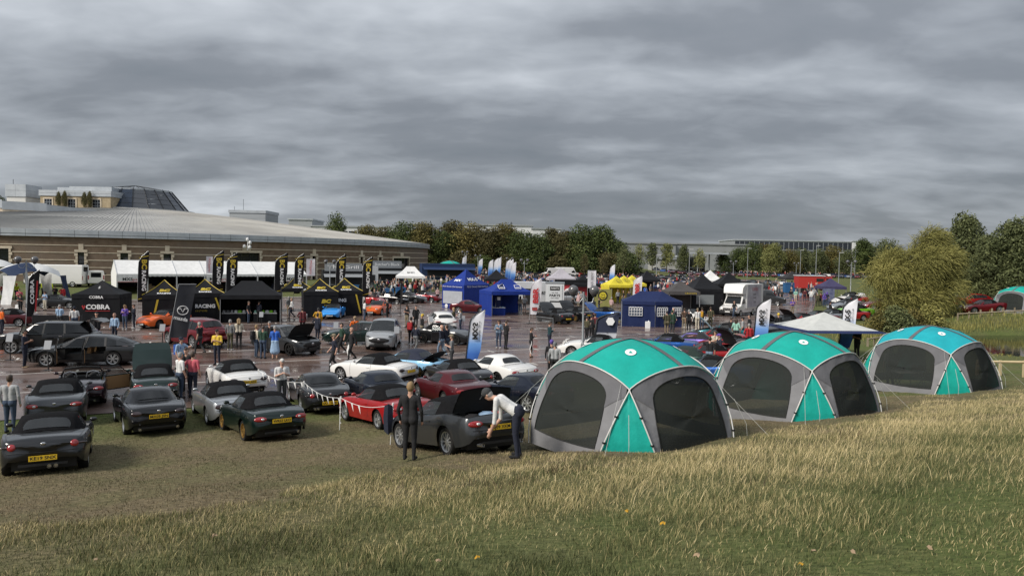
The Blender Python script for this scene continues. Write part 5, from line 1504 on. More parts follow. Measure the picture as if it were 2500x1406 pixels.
# ---- feather flags and banner flags
def feather(label, base, top, wpx, m, side=1, group=None, shape='feather', f0=.12, lean=0.0, border=None, name='feather_flag', yawoff=0.0, pos=None, H=None, W=None):
    """pole at the ground pixel base rising to the picture row of top; side = +1 when the cloth flies to the right of the pole"""
    p = T(*base) if pos is None else Vector(pos); s = 1733.0 / p.y
    H = H or (base[1] - top[1]) / s; W = W or wpx / s
    ax = math.atan2(p.x, p.y)       # face the viewer's side of the field
    t = thing(name, label, 'flag', p, -ax + R(yawoff), group)
    dxt = (top[0] - base[0]) / s
    pb = MB()
    if shape == 'feather':
        pts = []
        for k in range(13):
            f = k / 12; bow = W * .92 * max(0, (f - .80) / .20) ** 2
            pts.append((dxt * 0 + lean * H * f + side * bow, 0, H * f * (1 - .02 * max(0, (f - .8) / .2))))
        pb.tube(pts, [.022 - .012 * k / 12 for k in range(13)], 6)
        rows = []
        for k in range(15):
            f = f0 + (1 - f0) * k / 14; bow = W * .92 * max(0, (f - .80) / .20) ** 2
            wv = W * (.62 + .38 * min(1, (f - f0) / .35)); x0 = lean * H * f + side * bow; x1 = max(wv, bow + .02)
            z = H * f * (1 - .02 * max(0, (f - .8) / .2)); row = []
            zr_ = z + (W * .35 * (1 - (f - f0) / .12) if f - f0 < .12 else 0) * 0
            for j in range(6):
                u = j / 5; row.append((x0 + side * (x1 - bow) * u, .05 * W * math.sin(u * 4 + f * 9) , z))
            rows.append(row)
        cloth_w = W
    else:
        pts = [(0, 0, 0), (lean * H, 0, H)]; pb.tube(pts, .022, 6); rows = []
        for k in range(11):
            f = f0 + (1 - f0) * k / 10; x0 = lean * H * f
            rows.append([(x0 + side * W * u, .05 * W * math.sin(u * 4 + f * 6), H * f) for u in np.linspace(0, 1, 6)])
        pb.tube([(lean * H, 0, H), (lean * H + side * W, 0, H)], .015, 5)
    pb.obj('pole', alu if not border else frame_dark, t, smooth=60)
    MB().box((0, 0, .03), (.5, .5, .05)).tube([(0, 0, 0), (0, 0, .3)], .03, 6).obj('base', frame_dark, t)
    co = MB().grid(rows).obj('flag_cloth', m, t, smooth=60)
    if border:
        pts = [(r_[0][0], r_[0][1], r_[0][2]) for r_ in rows]; MB().tube(pts + [tuple(rows[-1][-1])], W * .05, 6).obj('flag_sleeve', border, t, smooth=60)
    t['H'] = H; t['W'] = W; t['sd'] = side; t['ln'] = lean
    return t
def flag_text(t, s, size_w, m, f, up=True, mirror=False, u=.5, fit=None, bold=0, out=-.09, spacing=1.0):
    """lettering running along the flag; size is a fraction of the cloth width"""
    H, W, sd_, ln = t['H'], t['W'], t['sd'], t['ln']; x = ln * H * f + sd_ * W * u
    xa = Vector((0, 0, 1 if up else -1)); ya = Vector((-1 if up else 1, 0, 0)) 
    return text(s, size_w * W, m, t, frame((x, out * W - .01, H * f), xa, ya), mirror=mirror, fit=fit, bold=bold, spacing=spacing)
def grad(name, stops, H, z0=0.0):
    """flag print: colours stacked by height"""
    if name in MATS: return MATS[name]
    m = mat(name, stops[0][1], .7); nt = m.node_tree; b = nt.nodes['Principled BSDF']
    tc = nt.nodes.new('ShaderNodeTexCoord'); sp = nt.nodes.new('ShaderNodeSeparateXYZ'); nt.links.new(tc.outputs['Generated'], sp.inputs[0])
    r = nt.nodes.new('ShaderNodeValToRGB'); nt.links.new(sp.outputs[2], r.inputs[0]); c = r.color_ramp
    c.elements[0].position, c.elements[0].color = stops[0][0], (*stops[0][1], 1); c.elements[1].position, c.elements[1].color = stops[-1][0], (*stops[-1][1], 1)
    for p_, k in stops[1:-1]: q = c.elements.new(p_); q.color = (*k, 1)
    nt.links.new(r.outputs[0], b.inputs['Base Color']); return m

# ---- dome event tent: four arches crossing at the corners, mesh walls, coloured corners and roof
meshm = bpy.data.materials.new('insect_mesh'); meshm.use_nodes = True
def _mesh_mat(m, k, c):
    nt = m.node_tree; nt.nodes.clear(); o = nt.nodes.new('ShaderNodeOutputMaterial'); d = nt.nodes.new('ShaderNodeBsdfDiffuse'); d.inputs[0].default_value = (*c, 1)
    tr = nt.nodes.new('ShaderNodeBsdfTransparent'); mx_ = nt.nodes.new('ShaderNodeMixShader'); mx_.inputs[0].default_value = k
    nt.links.new(d.outputs[0], mx_.inputs[1]); nt.links.new(tr.outputs[0], mx_.inputs[2]); nt.links.new(mx_.outputs[0], o.inputs[0])
_mesh_mat(meshm, .20, (.036, .040, .038))
ZA, ZC, TC = 2.08, 1.66, 1.42
def dn(tau, z): return 2.15 - .50 * (z / ZA) ** 1.6 - .385 * (tau / TC) ** 2 * (z / ZC) ** 1.6
def zarch(tau): return ZA - (ZA - ZC) * (abs(tau) / TC) ** 2.1
def taub(z): return 1.18 + .24 * (z / ZC) ** 1.5 + .10 * math.sin(math.pi * z / ZC)
def dome_tent(label, center, yaw, scale=1.0, roofm='teal', panels=True, peakz=2.56, cornm='teal', name='dome_tent', ribs=True, legw=None, panelm='dome_grey', logo=True, cat='tent', roofs=None, corns=None, ropes=True, arches=True):
    t = thing(name, label, cat, center, R(yaw)); t.scale = (scale,) * 3
    for i in range(4):
        Rz = Matrix.Rotation(math.pi / 2 * i, 3, 'Z')
        def S(tau, z, off=0.0): return tuple(Rz @ Vector((dn(tau, z) + off, tau, z)))
        if panels:
            # outline and window loops share their point count
            N = 44; out = []; win = []
            for k in range(N):
                f = k / N
                if f < .25: out.append((-1.18 + 2.36 * f / .25, 0))
                elif f < .40: z = ZC * (f - .25) / .15; out.append((taub(z), z))
                elif f < .85: tau = TC - 2 * TC * (f - .40) / .45; out.append((tau, zarch(tau)))
                else: z = ZC * (1 - (f - .85) / .15); out.append((-taub(z), z))
                if f < .25: u = -1 + 2 * f / .25; win.append((1.09 * u, .32 + .05 * u * u))
                elif f < .40: v = (f - .25) / .15; win.append((1.09 + .05 * v - .12 * v * v, .37 + .95 * v))
                elif f < .85: a_ = math.pi * (f - .40) / .45; win.append((1.02 * math.cos(a_), 1.32 + .56 * math.sin(a_) ** .85))
                else: v = 1 - (f - .85) / .15; win.append((-1.09 - .05 * v + .12 * v * v, .37 + .95 * v))
            wrk = lambda q: .03 * math.sin(q[0] * 11 + q[1] * 5) + (.03 * math.sin(q[0] * 23) if q[1] < .3 else 0)
            mid = [((o[0] + w_[0]) / 2, (o[1] + w_[1]) / 2) for o, w_ in zip(out, win)]
            low = MB(); b = MB()
            b.grid([[S(*q) for q in out], [S(q[0], q[1], wrk(q)) for q in mid], [S(*q) for q in win]], closed=True)
            pn = b.obj('side_panel', F[panelm], t, smooth=50)
            c_ = (0, 1.0); wv = MB(); rows = [[S(c_[0] + (q[0] - c_[0]) * k, c_[1] + (q[1] - c_[1]) * k, -.01 + .012 * math.sin(q[1] * 6) * (k < .9)) for q in win] for k in (1.0, .66, .33, .02)]
            wv.grid(rows, closed=True); wv.obj('mesh_window', meshm, pn, smooth=80)
            MB().tube([S(q[0], q[1], .006) for q in win] + [S(*win[0])], .011, 4).obj('window_binding', ink, pn)
            # darker upper band of the panel
            hk = [k for k in range(N) if out[k][1] > 1.25 and win[k][1] > 1.1]; lp = lambda o, w_, f: (o[0] + (w_[0] - o[0]) * f, o[1] + (w_[1] - o[1]) * f)
            bd = MB().grid([[S(*lp(out[k], win[k], f), .014 + (wrk(mid[k]) if f == .5 else 0)) for f in (0, .5, 1)] for k in hk]); bd.obj('panel_hood', F['dome_grey2'], pn, smooth=60)
        # corner triangle between the crossing legs
        cb = MB(); rows = []
        for z in np.linspace(0, ZC, 9):
            tb = taub(z); A = Vector((dn(tb, z), tb, z)); B = Vector((tb, dn(tb, z), z)); row = []
            if legw:
                r_ = 1.46 + .32 * (1 - z / ZC) ** 1.3 + .04; hw = .30 + .10 * (z / ZC) ** 3; A = Vector((r_ + hw * .7, r_ - hw * .7, z * 1.08)); B = Vector((r_ - hw * .7, r_ + hw * .7, z * 1.08))
            for u in np.linspace(0, 1, 7):
                q = A.lerp(B, u); q += Vector((1, 1, 0)).normalized() * (.03 * math.sin(u * 9 + z * 6) * math.sin(math.pi * u)); row.append(tuple(Rz @ q))
            rows.append(row)
        cb.grid(rows); cb.obj('corner_panel', F[corns[i] if corns else cornm], t, smooth=60)
        # roof kite for this corner: between the arch of this side and of the next
        rb = MB(); rows = []; n = 10
        def edgeA(u): tau = TC * u; return Vector((dn(tau, zarch(tau)), tau, zarch(tau)))
        def edgeB(u): q = edgeA(u); return Vector((q.y, q.x, q.z))
        def rib(u, ax): r_ = u * dn(0, ZA); z = peakz - (peakz - ZA) * u ** 1.7; return Vector((r_, 0, z)) if ax == 0 else Vector((0, r_, z))
        pk = Vector((0, 0, peakz)); Cc = edgeA(1); a0 = edgeA(0); b0 = edgeB(0)
        for i_ in range(n + 1):
            u = i_ / n; row = []
            for j_ in range(n + 1):
                v = j_ / n
                # u along peak->apexA (v=0) and apexB->C (v=1); v along peak->apexB (u=0) and apexA->C (u=1)
                q = (1 - v) * rib(u, 0) + v * edgeB(u) + (1 - u) * rib(v, 1) + u * edgeA(v) - ((1 - u) * (1 - v) * pk + u * (1 - v) * a0 + (1 - u) * v * b0 + u * v * Cc)
                q.z += .05 * math.sin(math.pi * u) * math.sin(math.pi * v); row.append(tuple(Rz @ q))
            rows.append(row)
        rp = rb.grid(rows); ro = rp.obj('roof_panel', F[roofs[i] if roofs else roofm], t, smooth=70)
        if logo:
            c_ = Vector(rows[5][5]); nrm = (Vector(rows[6][5]) - c_).cross(Vector(rows[5][6]) - c_).normalized()
            if nrm.z < 0: nrm = -nrm
            xa = Vector((-c_.y, c_.x, 0)).normalized(); ya = nrm.cross(xa); c_ += nrm * .02
            MB().add([c_ + (xa * math.cos(a_) + ya * math.sin(a_)) * .13 for a_ in np.linspace(0, 2 * math.pi, 16, endpoint=False)], [tuple(range(16))]).obj('round_logo', white_ink, ro)
            MB().add([c_ + nrm * .006 + (xa * q[0] + ya * q[1]) for q in ((-.05, -.04), (.05, -.04), (.0, .05))], [(0, 1, 2)]).obj('logo_mark', F[roofs[i] if roofs else roofm], ro)
        if ribs:
            MB().grid([[tuple(Rz @ (rib(u, 0) + Vector((0, dy, .015 + .02 * (1 - abs(dy) / .1))))) for dy in (-.07, 0, .07)] for u in np.linspace(0, 1, 10)]).obj('pole_sleeve', F['dome_grey2'], t, smooth=60)
        if arches:
            pts = []
            for z in np.linspace(0, ZC, 7): tb = taub(z); pts.append(Rz @ Vector((tb + .03, -dn(tb, z) - .03, z)))
            ar = [Rz @ Vector((dn(tau, zarch(tau)) + .03, tau, zarch(tau) + .02)) for tau in np.linspace(-TC, TC, 19)]
            end = []
            for z in np.linspace(ZC, 0, 7): tb = taub(z); end.append(Rz @ Vector((tb + .03, dn(tb, z) + .03, z)))
            po = MB().tube(pts[:-1] + ar + end[1:], .017, 6).obj('arch_pole', mat('pale_pole', (.55, .54, .52), .4), t, smooth=60)
            for q in (pts[2], pts[4], end[2], end[4]): MB().box(tuple(q), (.06, .06, .035)).obj('pole_clip', ink, po)
        if ropes:
            A = Rz @ Vector((dn(1.2, zarch(1.2)), 1.2, zarch(1.2))); g_ = Rz @ Vector((3.0, 2.2, 0)); MB().tube([A, g_], .005, 4).obj('guy_rope', mat('guy_rope', (.42, .42, .40), .8), t)
            MB().tube([Rz @ Vector((1.75, 1.75, 1.2)), Rz @ Vector((1.95, 1.98, .6)), Rz @ Vector((2.0, 2.0, .05))], .007, 4).obj('guy_rope', MATS['guy_rope'], t)
    return t

# ================================================================ the cars, one by one
def H_(yaw): return Vector((math.cos(R(yaw)), math.sin(R(yaw)), 0))
def by_wheels(model, rear, front, left=True):
    """heading and middle of a car from the ground pixels of its rear and front wheel on one side"""
    a, b = T(*rear), T(*front); yaw = math.degrees(math.atan2(b.y - a.y, b.x - a.x)); s = SPECS[model]
    m = (a + b) / 2; d = H_(yaw - 90 if left else yaw + 90) * (s['W'] / 2 - .14)
    return m + d - H_(yaw) * (s['xf'] + s['xr']) / 2, yaw
def by_tail(px, py, yaw, off=1.95): return T(px, py) + H_(yaw) * off
def C(model, label, loc, yaw, col, **kw): return car(model, 'parked_car', label, loc, R(yaw), P[col], **kw)
G2 = 'roadsters parked on the grass edge'
C('nd', 'dark grey roadster with black soft top and plate KE19 SNX at the left edge', by_tail(114, 1150, 119, 1.13), 119, 'midgrey', plate='KE19 SNX', tail='round', head='slim', exh=(-.12, -.24), group=G2)
C('nc', 'grey blue roadster with black soft top just ahead of the one plated KE19 SNX', by_tail(134, 1044, 119, 1.9), 119, 'grey', group=G2)
y = 125
C('nc', 'black hardtop roadster with plate MX05 JSN and twin round tail lamps', by_tail(375, 1052, y, 1.13), y, 'black', top='hard', plate='MX05 JSN', tail='smoke', exh=(-.5, .5), group=G2)
C('nb', 'dark green roadster with gold wheels and plate WR52 LKO', by_tail(662, 1068, 126, 1.13), 126, 'green', plate='WR52 LKO', rimm=rim_gold, rim='daisy', group=G2)
C('nc', 'grey roadster with its boot wide open and plate GJ09 XKM', by_tail(1166, 1103, 125, 1.13), 125, 'grey', plate='GJ09 XKM', boot=64, rim='multi', exh=(-.5, .5), group=G2)
C('na', 'red roadster with black soft top behind the bunting post', by_tail(978, 1041, 128, 1.13), 128, 'red', rim='star', tail='block', group=G2)
C('na', 'silver roadster with black soft top behind the dark green one', by_tail(567, 1030, 124, 1.13), 124, 'silver', tail='smoke', plate='S', group=G2)
C('na', 'plum roadster with its roof down, chrome hoops and plate P469 HAR', by_tail(198, 988, 119, 1.13), 119, 'plum', top='open', plate='P469 HAR', group=G2)
C('na', 'dark green roadster with raised bonnet and left door open', by_tail(378, 978, 119, 1.13), 119, 'darkgreen', plate='D', bonnet=72, doors=['doorL'], doorang=62, roofm=soft_m, seatm=tan_m, group=G2)
C('na', 'white roadster with black soft top and plate P703 AEG', by_tail(592, 962, 126, 1.13), 126, 'white', plate='P703 AEG', tail='smoke', group=G2)
C('nd', 'dark grey fastback roadster with plate LK71 beside the bunting', by_tail(792, 1003, 117, 1.2), 117, 'midgrey', top='hard', plate='LK71 WMD', tail='round', head='slim', exh=(-.5, -.4, .4, .5), group=G2)
p0 = T(834, 929)
C('na', 'white roadster with black soft top parked side on before the light blue one', p0 - H_(152) * 1.18 + H_(62) * .7, 152, 'white', plate='W', rim='seven', tail='smoke')
p0 = T(1022, 928)
C('na', 'light blue roadster with gold wheels, navy top and open boot', p0 + H_(152) * 1.13 + H_(62) * .7, 152, 'skyblue', roofm=soft_blue, boot=38, rimm=rim_gold, rim='multi', plate='L')
p0 = T(848, 975)
C('nc', 'dark navy hardtop roadster behind the red one', p0 - H_(121) * 1.2 + H_(31) * .72, 121, 'navy', top='hard', plate='N')
C('nc', 'maroon hardtop roadster behind the grey one with the open boot', by_tail(1158, 1000, 121), 121, 'maroon', top='hard', plate='WK06 WBL')
C('nd', 'dark grey roadster with black soft top next to the tall blue flag', by_tail(1168, 966, 122), 122, 'midgrey', tail='round', head='slim')
C('nc', 'white hardtop roadster with stickers beside the blue flag', T(1219, 946) + H_(130) * 1.15 + H_(40) * .72, 130, 'white', top='hard', rimm=rim_black, rim='star')
C('nc', 'black hardtop roadster half hidden by the nearest teal tent', T(1291, 1007) + H_(135) * 1.15 + H_(45) * .72, 135, 'navy', top='hard')
# show cars on the wet tarmac
l, y = by_wheels('saloon', (275, 895), (115, 897))
C('saloon', 'dark grey fastback saloon with both left doors open', l, y, 'midgrey', top='hard', rim='split', doors=['doorL', 'door2L'], seatm=tan_m, tail='slimdark', head='slim', win=win_dark, doorang=68)
l2 = T(28, 865) - H_(192) * 1.47 + H_(282 + 180) * .8
SPECS['bigsuv']['tan'] = 0
sv = C('bigsuv', 'black electric crossover with raised tailgate behind the grey saloon', l2, 192, 'black', top='hard', rim='split', doors=['doorL'], tail='slimdark', head='slim', win=win_dark)
tg = MB().grid([[(-.02, -.62, 0), (-.02, .62, 0)], [(-.55, -.66, .20), (-.55, .66, .20)], [(-.95, -.60, .16), (-.95, .60, .16)], [(-1.15, -.55, .02), (-1.15, .55, .02)]]).grid([[(-.02, -.60, -.05), (-.02, .60, -.05)], [(-.55, -.62, .13), (-.55, .62, .13)], [(-1.14, -.53, .0), (-1.14, .53, .0)]])
tg.obj('tailgate', P['black'], sv, loc=(-1.75, 0, 1.62), smooth=60)
l, y = by_wheels('bigsuv', (476, 852), (409, 840))
C('bigsuv', 'deep red estate crossover seen from behind by the grey banner flag', l, y, 'soulred', top='hard', rim='split', tail='slim', exh=(-.6, .6), win=win_dark)
l, y = by_wheels('cross', (625, 856), (719, 872), False)
C('cross', 'grey crossover with raised bonnet and black wheels facing right', l, -36, 'grey', top='hard', bonnet=58, rimm=rim_black, rim='star', head='slim', fplate='k')
C('suv', 'silver grey family crossover facing the camera', T(926, 858) - H_(273) * 2.2, 273, 'ceramic', top='hard', rim='star', head='slim', fplate='k')
C('hatch', 'dark green hatchback side on behind the silver crossover', T(878, 840), 193, 'darkgreen', top='hard', rim='split', rimm=rim_dark, head='slim')
C('hatch', 'white hatchback seen from behind beside the barrier', T(1078, 806), 105, 'white', top='hard', tail='slim')
C('nd', 'dark grey roadster with its door open facing right, driver inside', T(1085, 838), -22, 'midgrey', doors=['doorR'], rim='split', rimm=rim_black, head='slim', fplate='k', tail='round')
C('nd', 'bright orange roadster nosing out between the black tents', T(400, 798), 250, 'orange', roofm=soft_m, head='slim', fplate='MX5', rimm=rim_dark)
C('na', 'bright blue roadster facing the camera before the black tent', T(815, 776), 274, 'brightblue', roofm=soft_m, head='none', fplate='EUNOS')
ac = C('nc', 'orange and green striped show roadster facing the camera', T(922, 768), 262, 'orange', top='hard', roofm=black_trim, fplate='MX5')
MB().add([(.75, -.72, .885), (1.75, -.62, .66), (1.85, -.1, .70), (1.2, -.25, .895)], [(0, 1, 2, 3)]).obj('green_stripe', P['lime'], ac)
C('nc', 'dark maroon roadster side on beside the blue gazebos', T(1150, 764), -10, 'maroon', top='hard', rimm=rim_silver, rim='seven', fplate='NC')
C('nd', 'dark grey roadster with raised bonnet and gold stripe behind the barrier', T(1355, 791) + H_(122) * 1.13 + H_(32) * .7, 122, 'midgrey', bonnet=58, rimm=rim_black, plate='B', tail='round', rim='split')
C('nc', 'black roadster with gold wheels and raised bonnet', T(1407, 786) + H_(124) * 1.13 + H_(34) * .7, 124, 'black', bonnet=58, rimm=rim_gold, rim='split', plate='B')
C('na', 'deep blue roadster behind the round navy flag', T(1468, 782), 140, 'blue', bonnet=50)
C('na', 'red roadster tail at the far left edge by the man in orange', T(12, 796), 196, 'maroon', plate='R')
C('na', 'white roadster with its pop-up headlights raised', T(1395, 871) - H_(168) * 1.18 + H_(78) * .7, 168, 'white', rim='multi', popup=True, head='none')
C('nb', 'red roadster with black top behind the nearest teal tent roof', T(1555, 884), 158, 'maroon', tail='smoke')
C('na', 'blue roadster with black hardtop in the club row', T(1618, 866), 162, 'blue', roofm=soft_m, tail='smoke')
C('na', 'purple roadster with dark wheels in the club row', T(1680, 858), 160, 'purple', rimm=rim_black, rim='split', top='hard', roofm=black_trim)
C('na', 'red roadster with black soft top in the club row behind the purple one', T(1742, 846), 160, 'red')
C('nb', 'dark green roadster with green top between the teal tents', T(1655, 905), 160, 'darkgreen', roofm=soft_green, plate='G')
C('nb', 'red roadster with a round door sticker between the teal tents', T(1715, 892), 172, 'red', bonnet=0)
C('nc', 'blue roadster with charcoal top in the gap between the two nearer tents', T(1722, 938), 158, 'blue')
C('na', 'mint green show car with raised bonnet and boot', T(1762, 832), 165, 'teal', bonnet=55)
C('na', 'dark red show car with raised bonnet beside the red jacket', T(1815, 880), 195, 'maroon', bonnet=62)
C('na', 'yellow and black show car with parts laid out', T(1905, 828), 185, 'black', bonnet=0, rimm=rim_gold)
C('nb', 'red roadster behind the crowd of helpers', T(1768, 868), 175, 'red')
rows = [(1905, 806, 195, 'grey', 45, 'pale grey bonnet'), (1948, 800, 200, 'red', 52, 'pink bonnet'), (1990, 792, 188, 'soulred', 0, 'closed bonnet'), (2025, 786, 190, 'silver', 0, 'silver paint'), (2070, 782, 192, 'red', 0, 'bright red paint'), (2085, 772, 190, 'lime', 0, 'lime paint'), (2062, 757, 190, 'silver', 0, 'pale silver paint'), (2078, 748, 188, 'red', 40, 'open red bonnet'), (2072, 738, 186, 'white', 0, 'white paint')]
for px, py, yw, cl_, bn_, w_ in rows:
    C('na', f'show roadster in the right hand row by the lawn, {w_}', T(px, py), yw, cl_, bonnet=bn_, detail=1, group='roadsters in the right hand row')
C('nd', 'red roadster facing right by the food crowd', T(1042, 737), -25, 'soulred', head='slim', detail=1)
C('nd', 'dark grey roadster left of the red one by the food crowd', T(1003, 739), -25, 'midgrey', head='slim', fplate='ND', detail=1)
C('na', 'black and orange show car with raised bonnet by the food crowd', T(955, 741), -20, 'black', bonnet=60, detail=1)
C('nd', 'red roadster hidden behind the group beside the black stall', T(898, 744), -20, 'red', detail=1)
C('bigsuv', 'silver grey off-roader parked beside the parts trailer', T(1383, 742), 172, 'silver', top='hard', win=win_dark, detail=1)
C('na', 'bright red roadster facing the camera between the stalls', T(1621, 722), 266, 'red', detail=1, top='open')
C('nd', 'white car with raised bonnet beside the big blue tent', T(1690, 788), -55, 'white', bonnet=55, detail=1)
C('nc', 'dark grey roadster among the visitors behind the fabric screen', T(145, 752), 10, 'midgrey', detail=1)
C('nc', 'deep red roadster parked beyond the pond with a round door sticker', AT(2398, 69), 178, 'soulred', rim='multi', detail=1)
C('hatch', 'bright red hatchback parked behind the red roadster beyond the pond', AT(2368, 78), 180, 'red', top='hard', detail=1)
for px, D, cl_ in ((2215, 84, 'silver'), (2300, 86, 'white'), (2150, 82, 'soulred')):
    C('na', f'{ {"silver": "silver", "white": "white", "soulred": "dark red"}[cl_]} car half hidden behind the willow', AT(px, D), 180, cl_, detail=1)

# ---- far rows: cars too small to show their parts
cols = ['black', 'grey', 'midgrey', 'red', 'white', 'silver', 'navy', 'blue', 'green', 'soulred', 'ceramic', 'maroon', 'teal', 'lime', 'yellow']
wts = [16, 12, 12, 9, 12, 12, 8, 5, 5, 7, 6, 6, 1.5, .5, 1]
g_ = random.Random(3); nfar = 0
CN = dict(soulred='deep red', midgrey='dark grey', ceramic='pale grey', maroon='maroon', teal='teal green')
def far_at(x, y, yaw, col, where, grp):
    global nfar
    if nfar >= 262: return
    md = g_.choice(['na', 'nb', 'nc', 'nd', 'nd', 'nc']); tp = g_.choice(['soft', 'soft', 'soft', 'hard'])
    far_car(md, tp, P[col], (x, y, hzf(x, y)), R(yaw + g_.uniform(-2, 2)), f'{CN.get(col, col)} roadster packed in {where}', grp); nfar += 1
for i, D in enumerate((116, 122.5, 134, 140.5, 152, 158.5, 170, 176.5)):
    lo_, hi_ = (1130, 1905) if D < 125 else ((1110, 1930) if D < 160 else (1120, 1760))
    x = AT(lo_, D).x; x1 = AT(hi_, D).x
    while x < x1:
        px_ = proj((x, D, 1))[0]
        gap = (D < 125 and px_ < 1320) or (D < 125 and 1560 < px_ < 1700)
        if not gap and g_.random() < .88 and x < right_edge(D) - 3:
            far_at(x, D + g_.uniform(-.4, .4), 250 if i % 2 else 72, g_.choices(cols, wts)[0], 'the crowded rows of the main car park', 'cars in the main car park rows')
        x += 2.9 if D < 145 else 3.5

x = AT(1645, 228).x; x0 = x
while x < AT(2150, 228).x:
    far_at(x, 228 + .05 * (x - x0), 243, 'soulred' if g_.random() < .86 else g_.choice(['red', 'silver', 'navy']), 'the front row of the upper far car park', 'cars in the upper far car park'); x += 2.75
# the rows behind are past the count: one mass of small car shapes
fc = MB(); names_ = ['black', 'grey', 'red', 'white', 'silver', 'navy', 'soulred', 'blue']
for D in (234.5, 246, 252.5, 262, 128, 146, 164, 181, 187.5, 196):
    x = AT(1600 if D > 200 else (1330 if D < 130 else 1120), D).x; x1 = AT(2150 if D > 200 else 1900 - (D - 128) * 2.6, D).x
    while x < x1:
        if g_.random() < .9:
            y = D + .05 * (x - x0) if D > 200 else D; z = hzf(x, y) + .03; q = R(243 + g_.uniform(-3, 3)); c_, s_ = math.cos(q), math.sin(q); mi = g_.randrange(8)
            def W_(a, b_, h_): return (x + a * c_ - b_ * s_, y + a * s_ + b_ * c_, z + h_)
            rw = [[W_(a, k * w_, h_) for k, h_ in ((1, .25), (1, t_ * .8), (.85, t_), (-.85, t_), (-1, t_ * .8), (-1, .25))] for a, w_, t_ in ((-1.95, .7, .7), (-1.85, .8, .86), (-.9, .84, .9), (.6, .83, .9), (1.5, .8, .74), (1.95, .6, .5))]
            fc.grid(rw, mi); fc.add(rw[0], [tuple(range(6))], mi); fc.add(rw[-1], [tuple(range(6))], mi)
            cb_ = [[W_(a, k * w_, h_) for k, h_ in ((1, .86), (.78, t_ - .06), (.6, t_), (-.6, t_), (-.78, t_ - .06), (-1, .86))] for a, w_, t_ in ((-1.2, .64, .9), (-.8, .7, 1.18), (-.2, .7, 1.24), (.05, .7, 1.18), (.6, .68, .9))]
            fc.grid(cb_, 8)
        x += 2.8
tag(fc.obj('packed_far_cars', [P[n_] for n_ in names_] + [soft_m]), 'mass of small parked cars in the farthest rows', 'cars', kind='stuff')

# ================================================================ the people, one by one
Pn = person
Pn('woman in black shirt and trousers seen from behind beside the grey boot', 1000, 1122, 80, 'f_short', 'fair', 'black', 'black', 'black', 'long', h=.97)
Pn('man in white polo and red cap bending into the open boot', 1262, 1116, 168, 'm_bend', 'grey', 'white', 'navy', 'black', cap='dkgrey', h=1.02)
Pn('bearded white haired man in white shirt leaning over the fastback', 688, 992, -55, 'm_phone', 'white', 'white', 'dkgrey', 'black')
Pn('man in grey shirt and jeans seen from behind at the left edge', 25, 1056, 95, 'm_stand', 'brown', 'ltgrey', 'jeans', 'black', 'long')
Pn('man in white tee and jeans leaning by the dark green roadster', 440, 974, 55, 'm_point', 'grey', 'white', 'jeans', 'black', h=1.0)
Pn('man in pink polo shirt with hands down by the dark green roadster', 471, 972, 80, 'm_hips', 'brown', 'pink', 'navy', 'black', h=1.0)
Pn('man in black holding a blue jacket between the two', 455, 958, -90, 'm_stand', 'brown', 'black', 'black', 'black')
Pn('man in pale striped shirt and navy cap with blue backpack', 442, 920, -20, 'm_point', 'navy', 'skyblue', 'black', 'black', cap='navy', pack='blue')
Pn('man in yellow tee shirt walking towards the camera', 530, 892, -95, 'm_phone', 'black', 'yellow', 'navy', 'black')
Pn('man in dark tee looking at his phone by the grey saloon', 61, 899, 20, 'm_phone', 'black', 'navy', 'navy', 'tan', skin=1, h=1.02)
Pn('man in black tee walking past the red crossover', 487, 866, 165, 'm_walk', 'grey', 'black', 'dkgrey', 'black')
Pn('man in grey jumper with back to the camera beside a woman in white', 562, 856, 80, 'm_stand', 'grey', 'grey', 'olive', 'white', 'long')
Pn('woman in white top reading a leaflet', 583, 852, 110, 'f_phone', 'fair', 'cream', 'black', 'black')
Pn('man with a dark backpack beside the grey crossover', 626, 874, 40, 'm_stand', 'fair', 'cream', 'jeans', 'grey', 'long', pack='black')
Pn('man in green and white rugby shirt by the grey crossover', 642, 877, 85, 'm_phone', 'brown', 'green', 'jeans', 'black', 'long')
Pn('older man facing the camera by the grey crossover', 658, 862, -95, 'm_stand', 'grey', 'black', 'black', 'black', 'long')
Pn('woman in blue cardigan and pale blue skirt', 671, 877, 100, 'f_skirt', 'grey', 'royal', 'skyblue', 'tan', 'long', legs='short')
Pn('person in dark checked shirt behind the raised bonnet', 738, 812, 100, 'm_coat', 'brown', 'maroon', 'black', 'black', 'long')
Pn('person in mustard yellow coat facing the black tent', 777, 812, 95, 'm_coat', 'dkgrey', 'mustard', 'navy', 'black', 'long')
Pn('person in dark anorak behind the grey crossover', 775, 832, 60, 'm_coat', 'black', 'navy', 'navy', 'black', 'long')
Pn('man in navy tee and khaki cap walking left', 815, 908, 200, 'm_walk', 'khaki', 'navy', 'black', 'grey', cap='khaki', h=1.02)
Pn('young man in green tee walking left', 834, 866, 210, 'm_walk', 'black', 'green', 'black', 'white')
Pn('bald man in black jacket carrying a white bag', 858, 882, 215, 'm_walk', 'bald', 'black', 'black', 'black', 'long', bag='white')
Pn('person in bright orange hoodie beside the silver crossover', 866, 842, 120, 'm_coat', 'khaki', 'orange', 'orange', 'black', 'long', cap='tan')
Pn('man in black tee and beard looking at the striped show car', 945, 780, 170, 'm_hips', 'grey', 'black', 'black', 'black')
Pn('woman in white top beside the green hatchback', 890, 782, 30, 'f_stand', 'brown', 'white', 'jeans', 'black')
Pn('woman in black crossing her arms beside the white hatchback', 993, 800, -120, 'f_phone', 'black', 'black', 'khaki', 'black')
Pn('man in long black coat beside the white hatchback', 1015, 802, -60, 'm_coat', 'black', 'black', 'black', 'black', 'long')
Pn('young man with a red backpack in the aisle', 1003, 843, 75, 'm_stand', 'black', 'black', 'black', 'white', pack='red')
